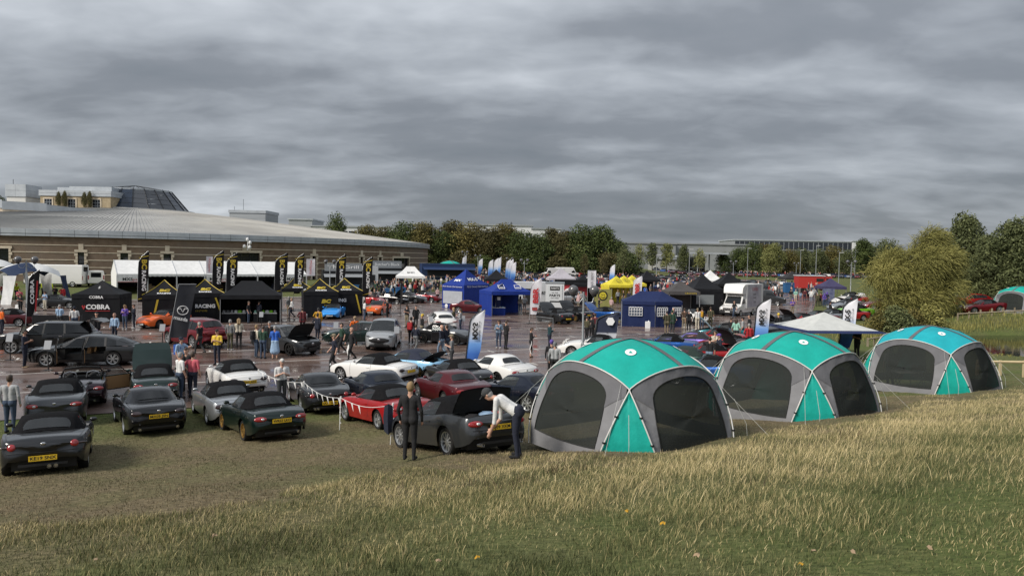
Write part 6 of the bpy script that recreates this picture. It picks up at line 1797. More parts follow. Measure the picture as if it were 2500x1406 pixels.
Pn('boy in dark jacket and grey trousers walking away', 1015, 858, 60, 'm_walk', 'brown', 'navy', 'grey', 'black', 'long', h=.9)
Pn('man in yellow bandana and black tee by the grey roadster', 1030, 832, 20, 'm_phone', 'yellow', 'black', 'khaki', 'black', skin=1)
Pn('man in dark jacket carrying white carrier bags', 1078, 872, 150, 'm_walk', 'bald', 'navy', 'ltjeans', 'black', 'long', bag='white')
Pn('person in navy jacket walking beside the man with carrier bags', 1090, 870, 150, 'm_walk', 'brown', 'navy', 'jeans', 'black', 'long')
Pn('person in black and white checked shirt bending at the blue boot', 1102, 905, 185, 'm_phone', 'khaki', 'grey', 'dkgrey', 'black', cap='khaki')
Pn('woman in green camouflage top by the white hatchback', 1107, 808, 170, 'f_stand', 'fair', 'olive', 'black', 'black')
Pn('woman in grey hoodie leaning over a display board', 1124, 812, 170, 'f_phone', 'brown', 'ltgrey', 'jeans', 'black', 'long')
Pn('woman in denim jacket and flared jeans waiting on the wet tarmac', 1217, 851, -100, 'f_phone', 'brown', 'ltjeans', 'jeans', 'white', 'long')
Pn('man in black tee and black trousers looking at his phone on the wet tarmac', 1235, 853, 30, 'm_phone', 'brown', 'black', 'black', 'black')
Pn('boy in black hoodie and shorts holding a white bag', 1296, 873, 0, 'm_phone', 'brown', 'black', 'black', 'brown', 'long', legs='short', bag='white', h=.95)
Pn('man in teal blazer and navy trousers checking his hands', 1341, 857, 10, 'm_phone', 'brown', 'teal', 'navy', 'black', 'long')
Pn('person in purple cap behind the nearest teal tent', 1345, 922, 90, 'm_stand', 'purple', 'black', 'black', 'black', 'long', cap='purple')
Pn('person in grey cap and pale jumper behind the nearest teal tent', 1353, 930, 80, 'm_stand', 'grey', 'ltgrey', 'black', 'black', 'long', cap='grey')
Pn('man in olive shirt and cap beside the lamp post', 1432, 836, 30, 'm_phone', 'dkgrey', 'olive', 'black', 'black', cap='dkgrey')
Pn('man in black beside the lamp post behind the one in olive', 1443, 832, 40, 'm_stand', 'dkgrey', 'black', 'black', 'black', 'long')
Pn('person in maroon top behind the round navy flag', 1452, 826, 60, 'm_stand', 'brown', 'maroon', 'black', 'black', 'long')
Pn('woman in pale tee and flared pale jeans at the trailer', 1270, 766, 60, 'f_stand', 'brown', 'cream', 'ltjeans', 'white')
Pn('man in grey tee and shorts at the trailer', 1280, 763, 85, 'm_stand', 'grey', 'ltgrey', 'grey', 'black', legs='short')
Pn('man in black tee in front of the parts trailer', 1318, 754, 170, 'm_phone', 'black', 'black', 'black', 'black')
Pn('man in camouflage jacket inside the royal blue gazebo', 1226, 762, 95, 'm_coat', 'brown', 'dkgrey', 'black', 'black', 'long')
Pn('man in white sleeves inside the royal blue gazebo', 1238, 763, 85, 'm_stand', 'black', 'white', 'black', 'white', 'long')
Pn('woman in pink top and black skirt by the navy gazebo', 1068, 738, 95, 'f_skirt', 'grey', 'palepink', 'black', 'black', legs='short')
Pn('man in dark green coat beside the big blue tent', 1627, 816, 100, 'm_coat', 'dkgrey', 'olive', 'khaki', 'black', 'long')
Pn('man in teal anorak beside the big blue tent', 1640, 813, 80, 'm_coat', 'green', 'green', 'dkgrey', 'black', 'long')
Pn('bald man behind the two in anoraks', 1643, 806, -90, 'm_stand', 'bald', 'navy', 'navy', 'black', 'long')
Pn('man in dark jacket beside the woman in a black vest', 1670, 806, 60, 'm_stand', 'brown', 'brown', 'khaki', 'black', 'long')
Pn('woman in black sleeveless top and black trousers', 1681, 811, 95, 'f_short', 'grey', 'black', 'black', 'white')
Pn('man in white tee right of the big blue tent', 1702, 806, 100, 'm_phone', 'khaki', 'white', 'cream', 'white')
Pn('man in navy tee with a yellow bag over his shoulder', 1713, 803, 60, 'm_stand', 'brown', 'navy', 'jeans', 'black', pack='mustard')
Pn('man in olive shirt right of the one with a yellow bag', 1734, 801, 80, 'm_stand', 'brown', 'olive', 'olive', 'black')
Pn('man in black tee and jeans before the white box truck', 1792, 778, 200, 'm_walk', 'brown', 'black', 'jeans', 'grey')
Pn('man in black tee bending at the mint green car', 1784, 838, 20, 'm_phone', 'brown', 'black', 'jeans', 'black')
Pn('man in grey tee and cap at the mint green car', 1812, 836, 160, 'm_stand', 'black', 'ltgrey', 'jeans', 'black', cap='black')
Pn('person in striped pale shirt at the mint green car', 1796, 842, 60, 'f_stand', 'brown', 'mint', 'dkgrey', 'black')
Pn('man in dark jacket beneath the yellow wing', 1828, 828, 170, 'm_coat', 'black', 'black', 'black', 'black', 'long')
Pn('man in black tee and pale jeans between the teal tents', 1731, 905, 60, 'm_point', 'brown', 'black', 'ltjeans', 'black')
Pn('person in purple cap and navy fleece looking at a phone', 1754, 895, 190, 'm_phone', 'purple', 'navy', 'grey', 'black', 'long', cap='purple')
Pn('person in white spotted top between the teal tents', 1744, 884, -80, 'f_phone', 'brown', 'cream', 'mustard', 'black')
Pn('person in bright red jacket behind the blue flag', 1827, 858, 90, 'm_coat', 'grey', 'red', 'navy', 'black', 'long')
Pn('person in black beside the yellow show car', 1899, 822, 95, 'm_coat', 'yellow', 'black', 'black', 'black', 'long', cap='yellow')
Pn('tall man in black standing by the canopy on the lawn', 2091, 877, 200, 'm_phone', 'black', 'black', 'black', 'black', skin=2, h=1.08)
Pn('person in purple and white top bending on the tarmac', 1934, 770, -90, 'm_phone', 'purple', 'purple', 'khaki', 'black')
Pn('person in black tee sitting among the right hand cars', 2026, 775, 0, 'm_sit', 'black', 'black', 'black', 'black', z=.35)
for i, (px, py, yw, po, hr, tp, bt, lg, ds) in enumerate((
    (1908, 738, -80, 'm_hips', 'fair', 'dkgrey', 'black', 'short', 'in dark jumper and shorts'), (1930, 737, 90, 'm_stand', 'black', 'black', 'grey', 'long', 'in black jacket'), (1942, 738, 85, 'm_stand', 'grey', 'mint', 'cream', 'short', 'in pale green tee, cream shorts'),
    (1954, 735, 90, 'f_stand', 'brown', 'skyblue', 'ltjeans', 'long', 'in pale blue, a child'), (1964, 737, 60, 'm_stand', 'brown', 'maroon', 'navy', 'long', 'in maroon top'), (1972, 735, 90, 'm_stand', 'brown', 'navy', 'navy', 'long', 'in navy top'),
    (1980, 738, 60, 'm_coat', 'brown', 'white', 'ltjeans', 'long', 'in white jacket, pale jeans'), (1987, 734, 60, 'm_stand', 'grey', 'ltgrey', 'jeans', 'long', 'in pale grey shirt'), (1995, 748, 80, 'm_coat', 'grey', 'olive', 'black', 'long', 'in olive coat'),
    (2003, 747, 100, 'm_stand', 'brown', 'maroon', 'navy', 'long', 'in dark red shirt'), (2012, 750, 90, 'f_stand', 'purple', 'purple', 'jeans', 'long', 'in purple vest and cap'), (2018, 746, 90, 'f_stand', 'purple', 'navy', 'jeans', 'long', 'in navy and purple cap'))):
    Pn(f'visitor {ds}, {words[i]} from left before the navy gazebo', px, py, yw, po, hr, tp, bt, 'black', 'long' if po == 'm_coat' else 'short', lg, group='group before the navy gazebo', h=.75 if 'child' in ds else 1)
Pn('man with orange shirt and grey hair at the far left edge', 5, 817, 60, 'm_stand', 'grey', 'orange', 'navy', 'black')
Pn('woman with long hair and denim between the black stalls', 305, 805, -90, 'f_phone', 'fair', 'purple', 'jeans', 'white', 'long')
Pn('man in dark jacket beside the black stall corner', 327, 803, -140, 'm_phone', 'brown', 'navy', 'navy', 'white', 'long')
Pn('man in dark hoodie between the black racing tents', 508, 782, 180, 'm_stand', 'brown', 'black', 'black', 'black', 'long')
Pn('man in pale blue shirt leaning on the fabric screen', 146, 806, 95, 'm_phone', 'grey', 'skyblue', 'dkgrey', 'black', 'long')
Pn('man in white tee and cap behind the fabric screen', 182, 812, 120, 'm_stand', 'navy', 'white', 'jeans', 'black', cap='navy')
Pn('man in open dark jacket over white behind the saloon', 236, 832, -60, 'm_coat', 'black', 'black', 'black', 'black', 'long')
Pn('bald man in pale blue vest behind the saloon', 280, 836, -95, 'm_stand', 'bald', 'skyblue', 'navy', 'black', 'long')
Pn('woman in black holding a white bag near the lamp post', 50, 768, -95, 'f_phone', 'brown', 'black', 'black', 'black', bag='white')
Pn('man in pink tee near the club dome', 48, 750, -60, 'm_phone', 'brown', 'pink', 'dkgrey', 'black')
Pn('woman in pale dress sitting on the kerb', 110, 758, -100, 'f_phone', 'brown', 'skyblue', 'cream', 'black')
for i, (px, py, tp, ds) in enumerate(((8, 732, 'red', 'red jacket'), (20, 731, 'black', 'black rucksack'), (24, 729, 'hivis', 'yellow vest, left of two at the white dome'), (41, 731, 'hivis', 'yellow vest, right of two at the white dome'), (104, 724, 'hivis', 'yellow vest, left inside the navy dome'), (123, 723, 'hivis', 'yellow vest, right inside the navy dome'), (92, 727, 'black', 'black top inside the navy dome'), (135, 738, 'black', 'black top at the dome edge'), (153, 740, 'red', 'red hoodie at the dome edge'))):
    Pn(f'helper in {ds}', px, py, [95, 80, -80, 100, 60][i % 5], ['m_stand', 'm_phone', 'm_coat'][i % 3], 'orange' if tp == 'hivis' else 'brown', tp, ['jeans', 'black', 'navy'][i % 3], 'black', 'long', group='helpers by the club domes')
for i, (px, py, tp, bt, ds) in enumerate(((888, 745, 'red', 'white', 'red top and white trousers'), (903, 744, 'palepink', 'black', 'pale pink top'), (914, 745, 'dkgrey', 'dkgrey', 'dark grey tee'), (922, 744, 'ltgrey', 'jeans', 'pale grey shirt'), (937, 740, 'grey', 'khaki', 'grey top bending over'), (954, 741, 'black', 'dkgrey', 'black rucksack'), (996, 739, 'ltgrey', 'jeans', 'pale jumper and jeans'))):
    Pn(f'onlooker in {ds}, beside the show cars near the food stalls', px, py, 60 + 20 * i % 90, ['f_short', 'f_stand', 'm_stand', 'm_phone'][i % 4], ['grey', 'grey', 'bald', 'brown'][i % 4], tp, bt, 'black', 'short', group='onlookers near the food stalls')
for i, (px, py) in enumerate(((607, 790), (632, 788), (705, 772), (712, 778), (1470, 745), (1478, 742), (1492, 768), (1508, 742), (1522, 744), (1535, 745), (1588, 722), (1606, 716), (1575, 728), (1400, 748), (1412, 752), (1418, 748), (1462, 768), (1448, 772), (1640, 716), (1658, 712), (1662, 704), (1686, 712), (1620, 726))):
    tp = ['black', 'navy', 'grey', 'white', 'royal', 'dkgrey', 'palepink', 'ltgrey'][i % 8]
    Pn(f'shopper in {tp} top among the middle stalls, {i + 1} counted from the left stalls' if False else f'{tp} topped shopper among the middle stalls', px, py, (i * 67) % 360, ['m_stand', 'm_phone', 'f_stand', 'm_walk', 'm_coat'][i % 5], ['brown', 'black', 'grey', 'fair'][i % 4], tp, ['jeans', 'black', 'khaki', 'navy'][i % 4], 'black', 'long' if i % 2 else 'short', group='shoppers among the middle stalls')
# ---- the crowds further off, one body each
gp = random.Random(21)
tops = ['black', 'navy', 'white', 'grey', 'red', 'ltgrey', 'dkgrey', 'palepink', 'blue', 'white', 'cream', 'black', 'navy', 'green', 'white', 'black']
def crowd(n, px0, px1, py0, py1, where, grp):
    for _ in range(n):
        px = gp.uniform(px0, px1); py = py0 + (py1 - py0) * gp.random(); tp = gp.choice(tops); po = gp.choice(['m_stand', 'm_phone', 'f_stand', 'm_walk', 'f_phone', 'm_coat', 'f_short', 'm_hips'])
        Pn(f'{dict(ltgrey="pale grey", dkgrey="dark grey", palepink="pale pink").get(tp, tp)} topped visitor {where}', px, py, gp.uniform(0, 360), po, gp.choice(['brown', 'black', 'grey', 'fair', 'bald', 'white']), tp, gp.choice(['jeans', 'black', 'navy', 'khaki', 'ltjeans', 'dkgrey']), 'black', gp.choice(['short', 'long']), gp.choice(['long', 'long', 'short']), group=grp, h=gp.uniform(.92, 1.03))
crowd(58, 905, 1078, 700, 722, 'in the dense food crowd by the museum', 'food stall crowd')
crowd(46, 1085, 1300, 685, 703, 'in the crowd before the small blue flags', 'crowd by the small flags')
crowd(26, 1300, 1560, 684, 705, 'between the rows of the main car park', 'visitors between the car rows')
crowd(20, 1560, 1760, 690, 712, 'in the open lane behind the stalls', 'visitors in the open lane')
crowd(18, 1850, 1960, 690, 715, 'near the red lorry', 'visitors near the red lorry')
crowd(26, 1800, 2110, 670, 674, 'in the upper far car park', 'visitors in the upper far car park')
# past the count: the far crowd as one mass of small figures
fm = MB(); cm_ = [cl(c_) for c_ in ('black', 'white', 'navy', 'grey', 'red', 'jeans')] + [SK[0]]
for px0, px1, D0, D1, n in ((1085, 1340, 112, 175, 120), (1340, 1780, 118, 190, 90), (1800, 2120, 224, 250, 60), (905, 1075, 96, 125, 50), (1860, 2000, 100, 125, 20)):
    for _ in range(n):
        D = gp.uniform(D0, D1); p = AT(gp.uniform(px0, px1), D); a = gp.uniform(0, 3); q = Matrix.Rotation(a, 3, 'Z'); mi = gp.randrange(6)
        for z0, z1, w0, w1, m_ in ((0, .86, .15, .19, gp.choice((0, 2, 3, 5))), (.86, 1.42, .19, .24, mi), (1.45, 1.72, .09, .10, 6)):
            rw = [[tuple(p + q @ Vector((w_ * math.cos(k), w_ * .6 * math.sin(k), z))) for k in np.linspace(0, 6.283, 6, endpoint=False)] for z, w_ in ((z0, w0), ((z0 + z1) / 2, (w0 + w1) / 2 * 1.05), (z1, w1 * .75))]
            fm.grid(rw, m_, closed=True); fm.add(rw[-1], [tuple(range(6))], m_)
tag(fm.obj('far_crowd', cm_, smooth=60), 'mass of distant visitors among the far rows of cars', 'crowd', kind='stuff')

# ================================================================ stalls
RT = 'racing stall tents'
# black exhaust maker's stall
t = gazebo('gazebo', 'closed black gazebo lettered COBRA on roof and wall', (175, 788), 3.4, 3, 12, 'black', 2.2, 3.25, walls='flrb')
front_text(t, 'COBRA', .52, white_ink, 1.85, 1.22, fit=1.7, bold=.02); front_text(t, 'COBRA', .3, white_ink, 1.75, 1.98, out=-.09, fit=1.0, bold=.01)
MB().box((1.85, -.07, .93), (1.75, .01, .04)).obj('red_underline', red_ink, t); MB().add([(.72, -.07, 1.3), (.82, -.07, 1.38), (.86, -.07, 1.2), (.92, -.07, 1.38), (1.0, -.07, 1.3), (.86, -.07, 1.02)], [(0, 1, 2, 5), (2, 3, 4, 5)]).obj('red_mark', red_ink, t)
roof_text(t, 'S', .38, white_ink, 3.4, 3, 2.2, 3.25, .55); 
scr = thing('fabric_screen', 'low black fabric screen lettered COBRA behind the saloon', 'barrier', T(80, 806), R(8))
MB().box((1.6, 0, .55), (3.2, .03, 1.0)).obj('screen_cloth', F['black'], scr); text('COBRA', .42, white_ink, scr, frame((1.5, -.03, .5), (1, 0, 0), (0, 0, 1)), fit=1.5, bold=.015); MB().box((1.5, -.025, .25), (1.6, .01, .03)).obj('red_underline', red_ink, scr)
for x in (0, 3.2): MB().tube([(x, 0, 0), (x, 0, 1.1)], .03, 6).obj('post', frame_dark, scr)
def racing(t, w, d, e, p, f='f', wall=True, x=None, big=True):
    roof_text(t, 'BC', .42, gold_ink, w, d, e, p, .36, fit=.8, bold=.03, shear=.2); roof_text(t, 'RACING', .27, white_ink, w, d, e, p, .13, fit=.95, bold=.012)
    roof_text(t, 'BC', .42, gold_ink, w, d, e, p, .36, 'l', fit=.8, bold=.03, shear=.2); roof_text(t, 'RACING', .27, white_ink, w, d, e, p, .13, 'l', fit=.95, bold=.012)
    for A, B in (((0, 0, e), (w / 2, d / 2, p)), ((w, 0, e), (w / 2, d / 2, p))):
        A = Vector(A); B = Vector(B); MB().tube([A.lerp(B, k / 6) + Vector((0, 0, -.10 * (p - e) * math.sin(math.pi * k / 6) + .02)) for k in range(7)], .03, 4).obj('gold_trim', gold_ink, t)
t = gazebo('racing_gazebo', 'black BC RACING gazebo nearest the cobra stall', (347, 792), 3, 3, 24, 'black', 2.25, 3.35, walls='flrb', group=RT); racing(t, 3, 3, 2.25, 3.35)
MB().add([(.72, -.06, 0.5), (.86, -.06, .5), (1.15, -.06, 1.9), (1.01, -.06, 1.9)], [(0, 1, 2, 3)]).obj('gold_stripe', gold_ink, t)
t = gazebo('racing_gazebo', 'black BC RACING gazebo lettered on its wall behind the grey banner', (452, 784), 3, 3, 24, 'black', 2.25, 3.35, walls='flrb', group=RT); racing(t, 3, 3, 2.25, 3.35)
front_text(t, 'RACING', .42, white_ink, 1.5, 1.2, fit=1.5, bold=.02); front_text(t, 'SYSTEMS', .17, gold_ink, 1.2, .82, fit=.9)
MB().add([(2.62, -.06, .7), (2.76, -.06, .7), (2.35, -.06, 1.9), (2.21, -.06, 1.9)], [(0, 1, 2, 3)]).obj('gold_stripe', gold_ink, t)
t = gazebo('black_stall_gazebo', 'wide black open gazebo full of car parts and tables', (536, 790), 4.6, 3, 17, 'black', 2.25, 3.35, ridge=1.6, walls='lrb')
stock = random.Random(4)
for nm, x, y, w_ in (('trestle_table', 1.0, 1.0, 1.8), ('trestle_table', 3.4, .8, 1.8)):
    q = thing(nm, 'trestle table with a black cloth in the wide black gazebo, ' + ('left' if x < 2 else 'right') + ' one', 'table', t.matrix_basis @ Vector((x, y, .03)), R(17))
    MB().box((0, 0, .72), (w_, .7, .04)).obj('table_top', F['white'], q); MB().box((0, -.34, .36), (w_, .02, .7)).obj('table_cloth', F['black'], q)
    for k in range(6):
        c_ = stock.choice(['white', 'ltgrey', 'lime', 'red', 'mint', 'grey']); 
        b = MB().box((0, 0, .09), (stock.uniform(.12, .3), .2, .18)).box((0, 0, .19), (.1, .1, .04)).obj('parts_box', cl(c_) if c_ != 'lime' else P['lime'], None, loc=q.location + H_(17) * (-.75 + .3 * k) + Vector((0, 0, .75)))
        tag(b, f'{"bright green" if c_ == "lime" else c_} parts box on the {"left" if x < 2 else "right"} trestle table, ' + words[k] + ' along', 'box')
t = gazebo('racing_gazebo', 'black BC RACING gazebo at the back behind the double stall', (688, 762), 3, 3, 26, 'black', 2.25, 3.35, walls='l', group=RT); racing(t, 3, 3, 2.25, 3.35)
t = gazebo('racing_gazebo', 'black BC RACING gazebo, left half of the double stall', (741, 776), 3, 3, 20, 'black', 2.3, 3.4, walls='flb', group=RT); racing(t, 3, 3, 2.3, 3.4)
front_text(t, 'BC', .42, gold_ink, 1.9, 1.45, fit=.85, bold=.03, shear=.2); front_text(t, 'SUSPENSION', .15, gold_ink, 2.2, 1.1, fit=.9)
t = gazebo('racing_gazebo', 'black BC RACING gazebo, right half of the double stall', (804, 772), 3, 3, 20, 'black', 2.3, 3.4, walls='frb', group=RT); racing(t, 3, 3, 2.3, 3.4)
front_text(t, 'RACING', .42, white_ink, .75, 1.45, fit=1.5, bold=.02); front_text(t, 'SYSTEMS', .15, gold_ink, .6, 1.1, fit=.7)
MB().add([(2.72, -.06, 0.3), (2.86, -.06, .3), (2.45, -.06, 2.0), (2.31, -.06, 2.0)], [(0, 1, 2, 3)]).obj('gold_stripe', gold_ink, t)
# white marquee
def marquee():
    A = T(286, 719); B = T(748, 712); yaw = math.atan2(B.y - A.y, B.x - A.x); Lm = (B - A).length; n = 7; bw = Lm / n; e = 2.45; pk = 4.1; dp = 8.0
    t = thing('marquee', 'long white marquee with seven bays before the museum', 'tent', A, yaw); z1 = B.z - A.z
    for i in range(n):
        x0, x1 = bw * i + .02, bw * (i + 1) - .02; rows = []
        for k in range(7):
            f = k / 6; rows.append([(x0 + (x1 - x0) * j / 4, dp / 2 * f, e + (pk - e) * f - .06 * math.sin(math.pi * j / 4) * math.sin(math.pi * f)) for j in range(5)])
        MB().grid(rows).obj('roof_panel', F['white'], t, smooth=50)
        MB().grid([[(x0, dp / 2, pk), (x1, dp / 2, pk)], [(x0, dp, e), (x1, dp, e)]]).obj('roof_panel', F['white'], t)
        MB().grid([[(x0 + (x1 - x0) * j / 12, -.03, e + .02), (x0 + (x1 - x0) * j / 12, -.04, e - .24 - .05 * (j % 2))] for j in range(13)]).obj('valance', F['white'], t)
    for i in range(n + 1):
        MB().box((bw * i, 0, e / 2 - .1), (.14, .14, e)).obj('post', mat('marquee_frame', (.6, .61, .62), .4, .4), t); MB().tube([(bw * i, .0, e), (bw * i, dp / 2, pk + .01), (bw * i, dp, e)], .05, 5).obj('rafter', MATS['marquee_frame'], t)
    MB().add([(0, 0, 0), (0, dp, 0), (0, dp, e), (0, dp / 2, pk), (0, 0, e)], [(0, 1, 2, 3, 4)]).obj('gable_wall', F['white'], t); MB().add([(Lm, 0, 0), (Lm, dp, 0), (Lm, dp, e), (Lm, dp / 2, pk), (Lm, 0, e)], [(0, 1, 2, 3, 4)]).obj('gable_wall', F['white'], t)
    MB().grid([[(0, dp, 0), (Lm, dp, 0)], [(0, dp, e), (Lm, dp, e)]]).obj('back_wall', F['dkgrey'], t)
    for i, w_ in ((0, 1.0), (3, .9), (6, .7)):
        bn = MB().box((bw * (i + .5), -.1, e - .62), (bw * w_, .03, .72)).obj('banner', F['white'], t)
        text('MX5', .5, ink, bn, frame((bw * (i + .34), -.13, e - .62), (1, 0, 0), (0, 0, 1)), bold=.012, fit=bw * .33); text('parts', .46, red_ink, bn, frame((bw * (i + .68), -.13, e - .64), (1, 0, 0), (0, 0, 1)), fit=bw * .34)
        MB().box((bw * (i + .5), -.125, e - .93), (bw * w_ * .96, .01, .05)).obj('red_stripe', red_ink, bn)
    g = random.Random(2)
    for k in range(16):
        b = MB().box((0, 0, .45), (g.uniform(.5, 1.1), .6, .9)).box((0, 0, 1.0), (.4, .4, .3)).obj('stock_crate', cl(g.choice(['tan', 'brown', 'black', 'grey', 'khaki', 'navy'])), None, loc=A + Vector((math.cos(yaw), math.sin(yaw), 0)) * g.uniform(2, Lm - 1) + Vector((-math.sin(yaw), math.cos(yaw), 0)) * g.uniform(1.5, 4), rot=(0, 0, yaw))
        tag(b, 'stacked stock crate in the shade under the white marquee', 'crate', 'crates under the marquee')
marquee()
# white gazebo by the food stalls, trailers and kiosks
t = gazebo('white_gazebo', 'white open gazebo beside the food kiosks', (967, 716), 4.2, 3.6, 10, 'white', 2.5, 3.9, ridge=1.2, walls='l')
roof_text(t, 'BMM', .5, ink, 4.2, 3.6, 2.5, 3.9, .45, fit=1.0)
def kiosk(name, label, fl, w, d, h, yaw, m, sign=None, signm=None, smat=None, hatch=True, awn=None):
    t = thing(name, label, 'kiosk', T(*fl), R(yaw))
    MB().box((w / 2, d / 2, h / 2 + .3), (w, d, h - .3)).obj('body', m, t)
    if hatch:
        MB().box((w * .5, -.02, h * .52), (w * .8, .06, h * .34)).obj('serving_hatch', ink, t); MB().box((w * .5, -.25, h * .34), (w * .8, .5, .05)).obj('counter', steel, t)
    if awn: MB().add([(.1, 0, h * .86), (w - .1, 0, h * .86), (w - .1, -1.3, h * .72), (.1, -1.3, h * .72)], [(0, 1, 2, 3)]).obj('awning', awn, t)
    if sign:
        s_ = MB().box((w * .5, -.06, h + .55), (w * .92, .1, 1.1)).obj('sign_board', signm, t); text(sign, .62, smat, s_, frame((w * .5, -.13, h + .55), (1, 0, 0), (0, 0, 1)), fit=w * .78, bold=.01)
    for x in (.5, w - .5): MB().lathe([(.001, -.1), (.3, -.1), (.3, .1), (.001, .1)], 12, axis='Y').obj('wheel', tyre_m, t, loc=(x, .15, .3))
    return t
kgrey = mat('kiosk_grey', (.25, .265, .28), .5); kwhite = mat('kiosk_white', (.62, .63, .64), .45, .1); knavy = mat('kiosk_navy', (.016, .035, .10), .45); kblack = mat('kiosk_black', (.014, .015, .017), .5)
kiosk('food_kiosk', 'grey food kiosk with the sign The Grill', (788, 712), 5.6, 2.4, 2.9, 20, kblack, 'The Grill', kgrey, white_ink, awn=kgrey)
kiosk('food_kiosk', 'grey food kiosk with the sign Butcher\'s Block', (905, 702), 5.0, 2.4, 3.0, 25, kblack, "Butcher's Block", kgrey, white_ink, awn=kgrey)
kiosk('catering_van', 'white and grey catering lorry between the two food kiosks', (846, 710), 4.6, 2.4, 3.4, 25, kwhite, hatch=True)
for px, py in ((864, 716), (978, 722), (948, 726)):
    q = thing('waste_bin', f'blue wheeled waste container {"left of the lorry" if px < 900 else ("under the white gazebo" if px > 960 else "before the Butchers kiosk")}', 'bin', T(px, py), R(15))
    MB().box((0, 0, .62), (1.3, .9, 1.0)).obj('bin_body', mat('bin_blue', (.02, .10, .24), .5), q); MB().box((0, 0, 1.16), (1.36, .96, .08)).obj('lid', MATS['bin_blue'], q)
kiosk('catering_trailer', 'long navy catering trailer behind the food crowd', (1030, 690), 9.5, 2.4, 3.2, 18, knavy, awn=knavy)
t = dome_tent('teal tunnel shelter at the end of the navy trailer', AT(1098, 142), 30, 1.35, 'teal', panels=False, logo=False, ropes=False, name='teal_shelter')
# navy insurance gazebo and royal blue gazebo
t = gazebo('navy_gazebo', 'navy gazebo lettered MX-5 with a white mesh wall', (1079, 752), 3.1, 4.4, -36, 'royal', 2.6, 4.3, walls='flrb', wallm=F['royal'])
MB().box((1.55, -.07, 1.25), (2.7, .02, 1.35)).obj('mesh_wall', fabric('white_mesh_wall', (.38, .40, .44)), t); roof_text(t, 'MX-5', .55, white_ink, 3.1, 4.4, 2.6, 4.3, .42, 'r', fit=1.6, bold=.02); roof_text(t, 'MX', .5, white_ink, 3.1, 4.4, 2.6, 4.3, .35, 'f', fit=.9, bold=.02)
front_text(t, 'MX-5 Owners Club Insurance', .2, white_ink, 1.5, 2.4, out=-.09, fit=2.7); text('MX-5 Owners Club Insurance', .26, white_ink, t, frame((3.1 + .09, 2.2, 2.42), (0, 1, 0), (0, 0, 1)), fit=3.6); front_text(t, 'NYB', .26, white_ink, 2.1, .25, out=-.09, fit=.6)
MB().add([(.7 + .22 * math.cos(a), -.09, .28 + .22 * math.sin(a)) for a in np.linspace(0, 6.283, 14, endpoint=False)], [tuple(range(14))]).obj('round_emblem', white_ink, t)
t = gazebo('royal_blue_gazebo', 'royal blue open gazebo with square white logos', (1200, 772), 4.3, 3.6, 22, 'royal', 2.35, 3.5, ridge=1.0, walls='lb', sag=.16)
for x in (1.2, 2.9):
    fm = MB()
    for a, b_ in (((-.3, -.3), (.3, -.3)), ((.3, -.3), (.3, .3)), ((.3, .3), (-.3, .3)), ((-.3, .3), (-.3, -.3)), ((-.2, -.05), (.2, -.05)), ((-.2, -.17), (.2, -.17))):
        z0_ = 2.78; fm.tube([(x + a[0], .62 + a[1] * .72, z0_ + a[1] * .55), (x + b_[0], .62 + b_[1] * .72, z0_ + b_[1] * .55)], .025, 4)
    fm.obj('square_logo', white_ink, t)
q = thing('trestle_table', 'table of leaflets under the royal blue gazebo', 'table', t.matrix_basis @ Vector((.9, 1.1, 0)), R(5)); MB().box((0, 0, .75), (1.7, .7, .05)).obj('table_top', F['white'], q); MB().box((0, -.33, .37), (1.7, .02, .7)).obj('table_cloth', F['royal'], q)
for k in range(5):
    b = MB().box((0, 0, .03), (.24, .3, .06)).box((.02, .01, .07), (.22, .28, .02)).obj('leaflet_pile', cl(['white', 'skyblue', 'cream'][k % 3]), None, loc=q.location + Vector((-.65 + .32 * k, .02, .78))); tag(b, f'leaflet pile on the blue gazebo table, {words[k]} from the left', 'leaflets')
# parts trailer
def trailer():
    t = thing('parts_trailer', 'white exhibition trailer lettered PARTS with etc on its skirt', 'trailer', T(1262, 758), R(12)); w, d, h = 3.6, 2.3, 3.0
    MB().box((w / 2, d / 2 + .1, h / 2 + .3), (w, d, h - .5)).obj('body', kwhite, t); MB().box((w * .42, -.0 + .06, 1.5), (1.7, .1, 1.7)).obj('display_opening', ink, t); text('PARTS', .5, ink, t, frame((w * .78, .03, 1.9), (1, 0, 0), (0, 0, 1)), fit=1.1, bold=.02)
    d2 = thing('display_panel_trailer', 'white trailer end panel reading ALL THE PARTS YOU NEED', 'trailer', T(1331, 764), R(-4)); MB().box((.95, 1.2, 1.6), (1.9, 2.4, 2.9)).obj('body', kwhite, d2); pn = MB().box((.95, -.03, 1.75), (1.5, .05, 2.3)).obj('poster', mat('poster_pale', (.58, .60, .61), .5), d2)
    MB().box((.95, -.065, 2.55), (1.0, .01, .4)).obj('black_label', ink, pn); text('PARTS', .3, white_ink, pn, frame((.95, -.075, 2.55), (1, 0, 0), (0, 0, 1)), fit=.8); text('ALL THE', .17, ink, pn, frame((.95, -.065, 2.1), (1, 0, 0), (0, 0, 1))); text('PARTS', .34, ink, pn, frame((.95, -.065, 1.82), (1, 0, 0), (0, 0, 1)), fit=1.1, bold=.012); text('YOU NEED', .17, ink, pn, frame((.95, -.065, 1.55), (1, 0, 0), (0, 0, 1))); MB().box((.95, -.065, 1.2), (1.0, .01, .14)).obj('black_bar', ink, pn); text('etc', .36, ink, d2, frame((1.25, -.06, .4), (1, 0, 0), (0, 0, 1)), bold=.015)
    MB().box((.95, 1.2, 3.1), (2.0, 2.5, .1)).obj('roof', steel, d2)
trailer()
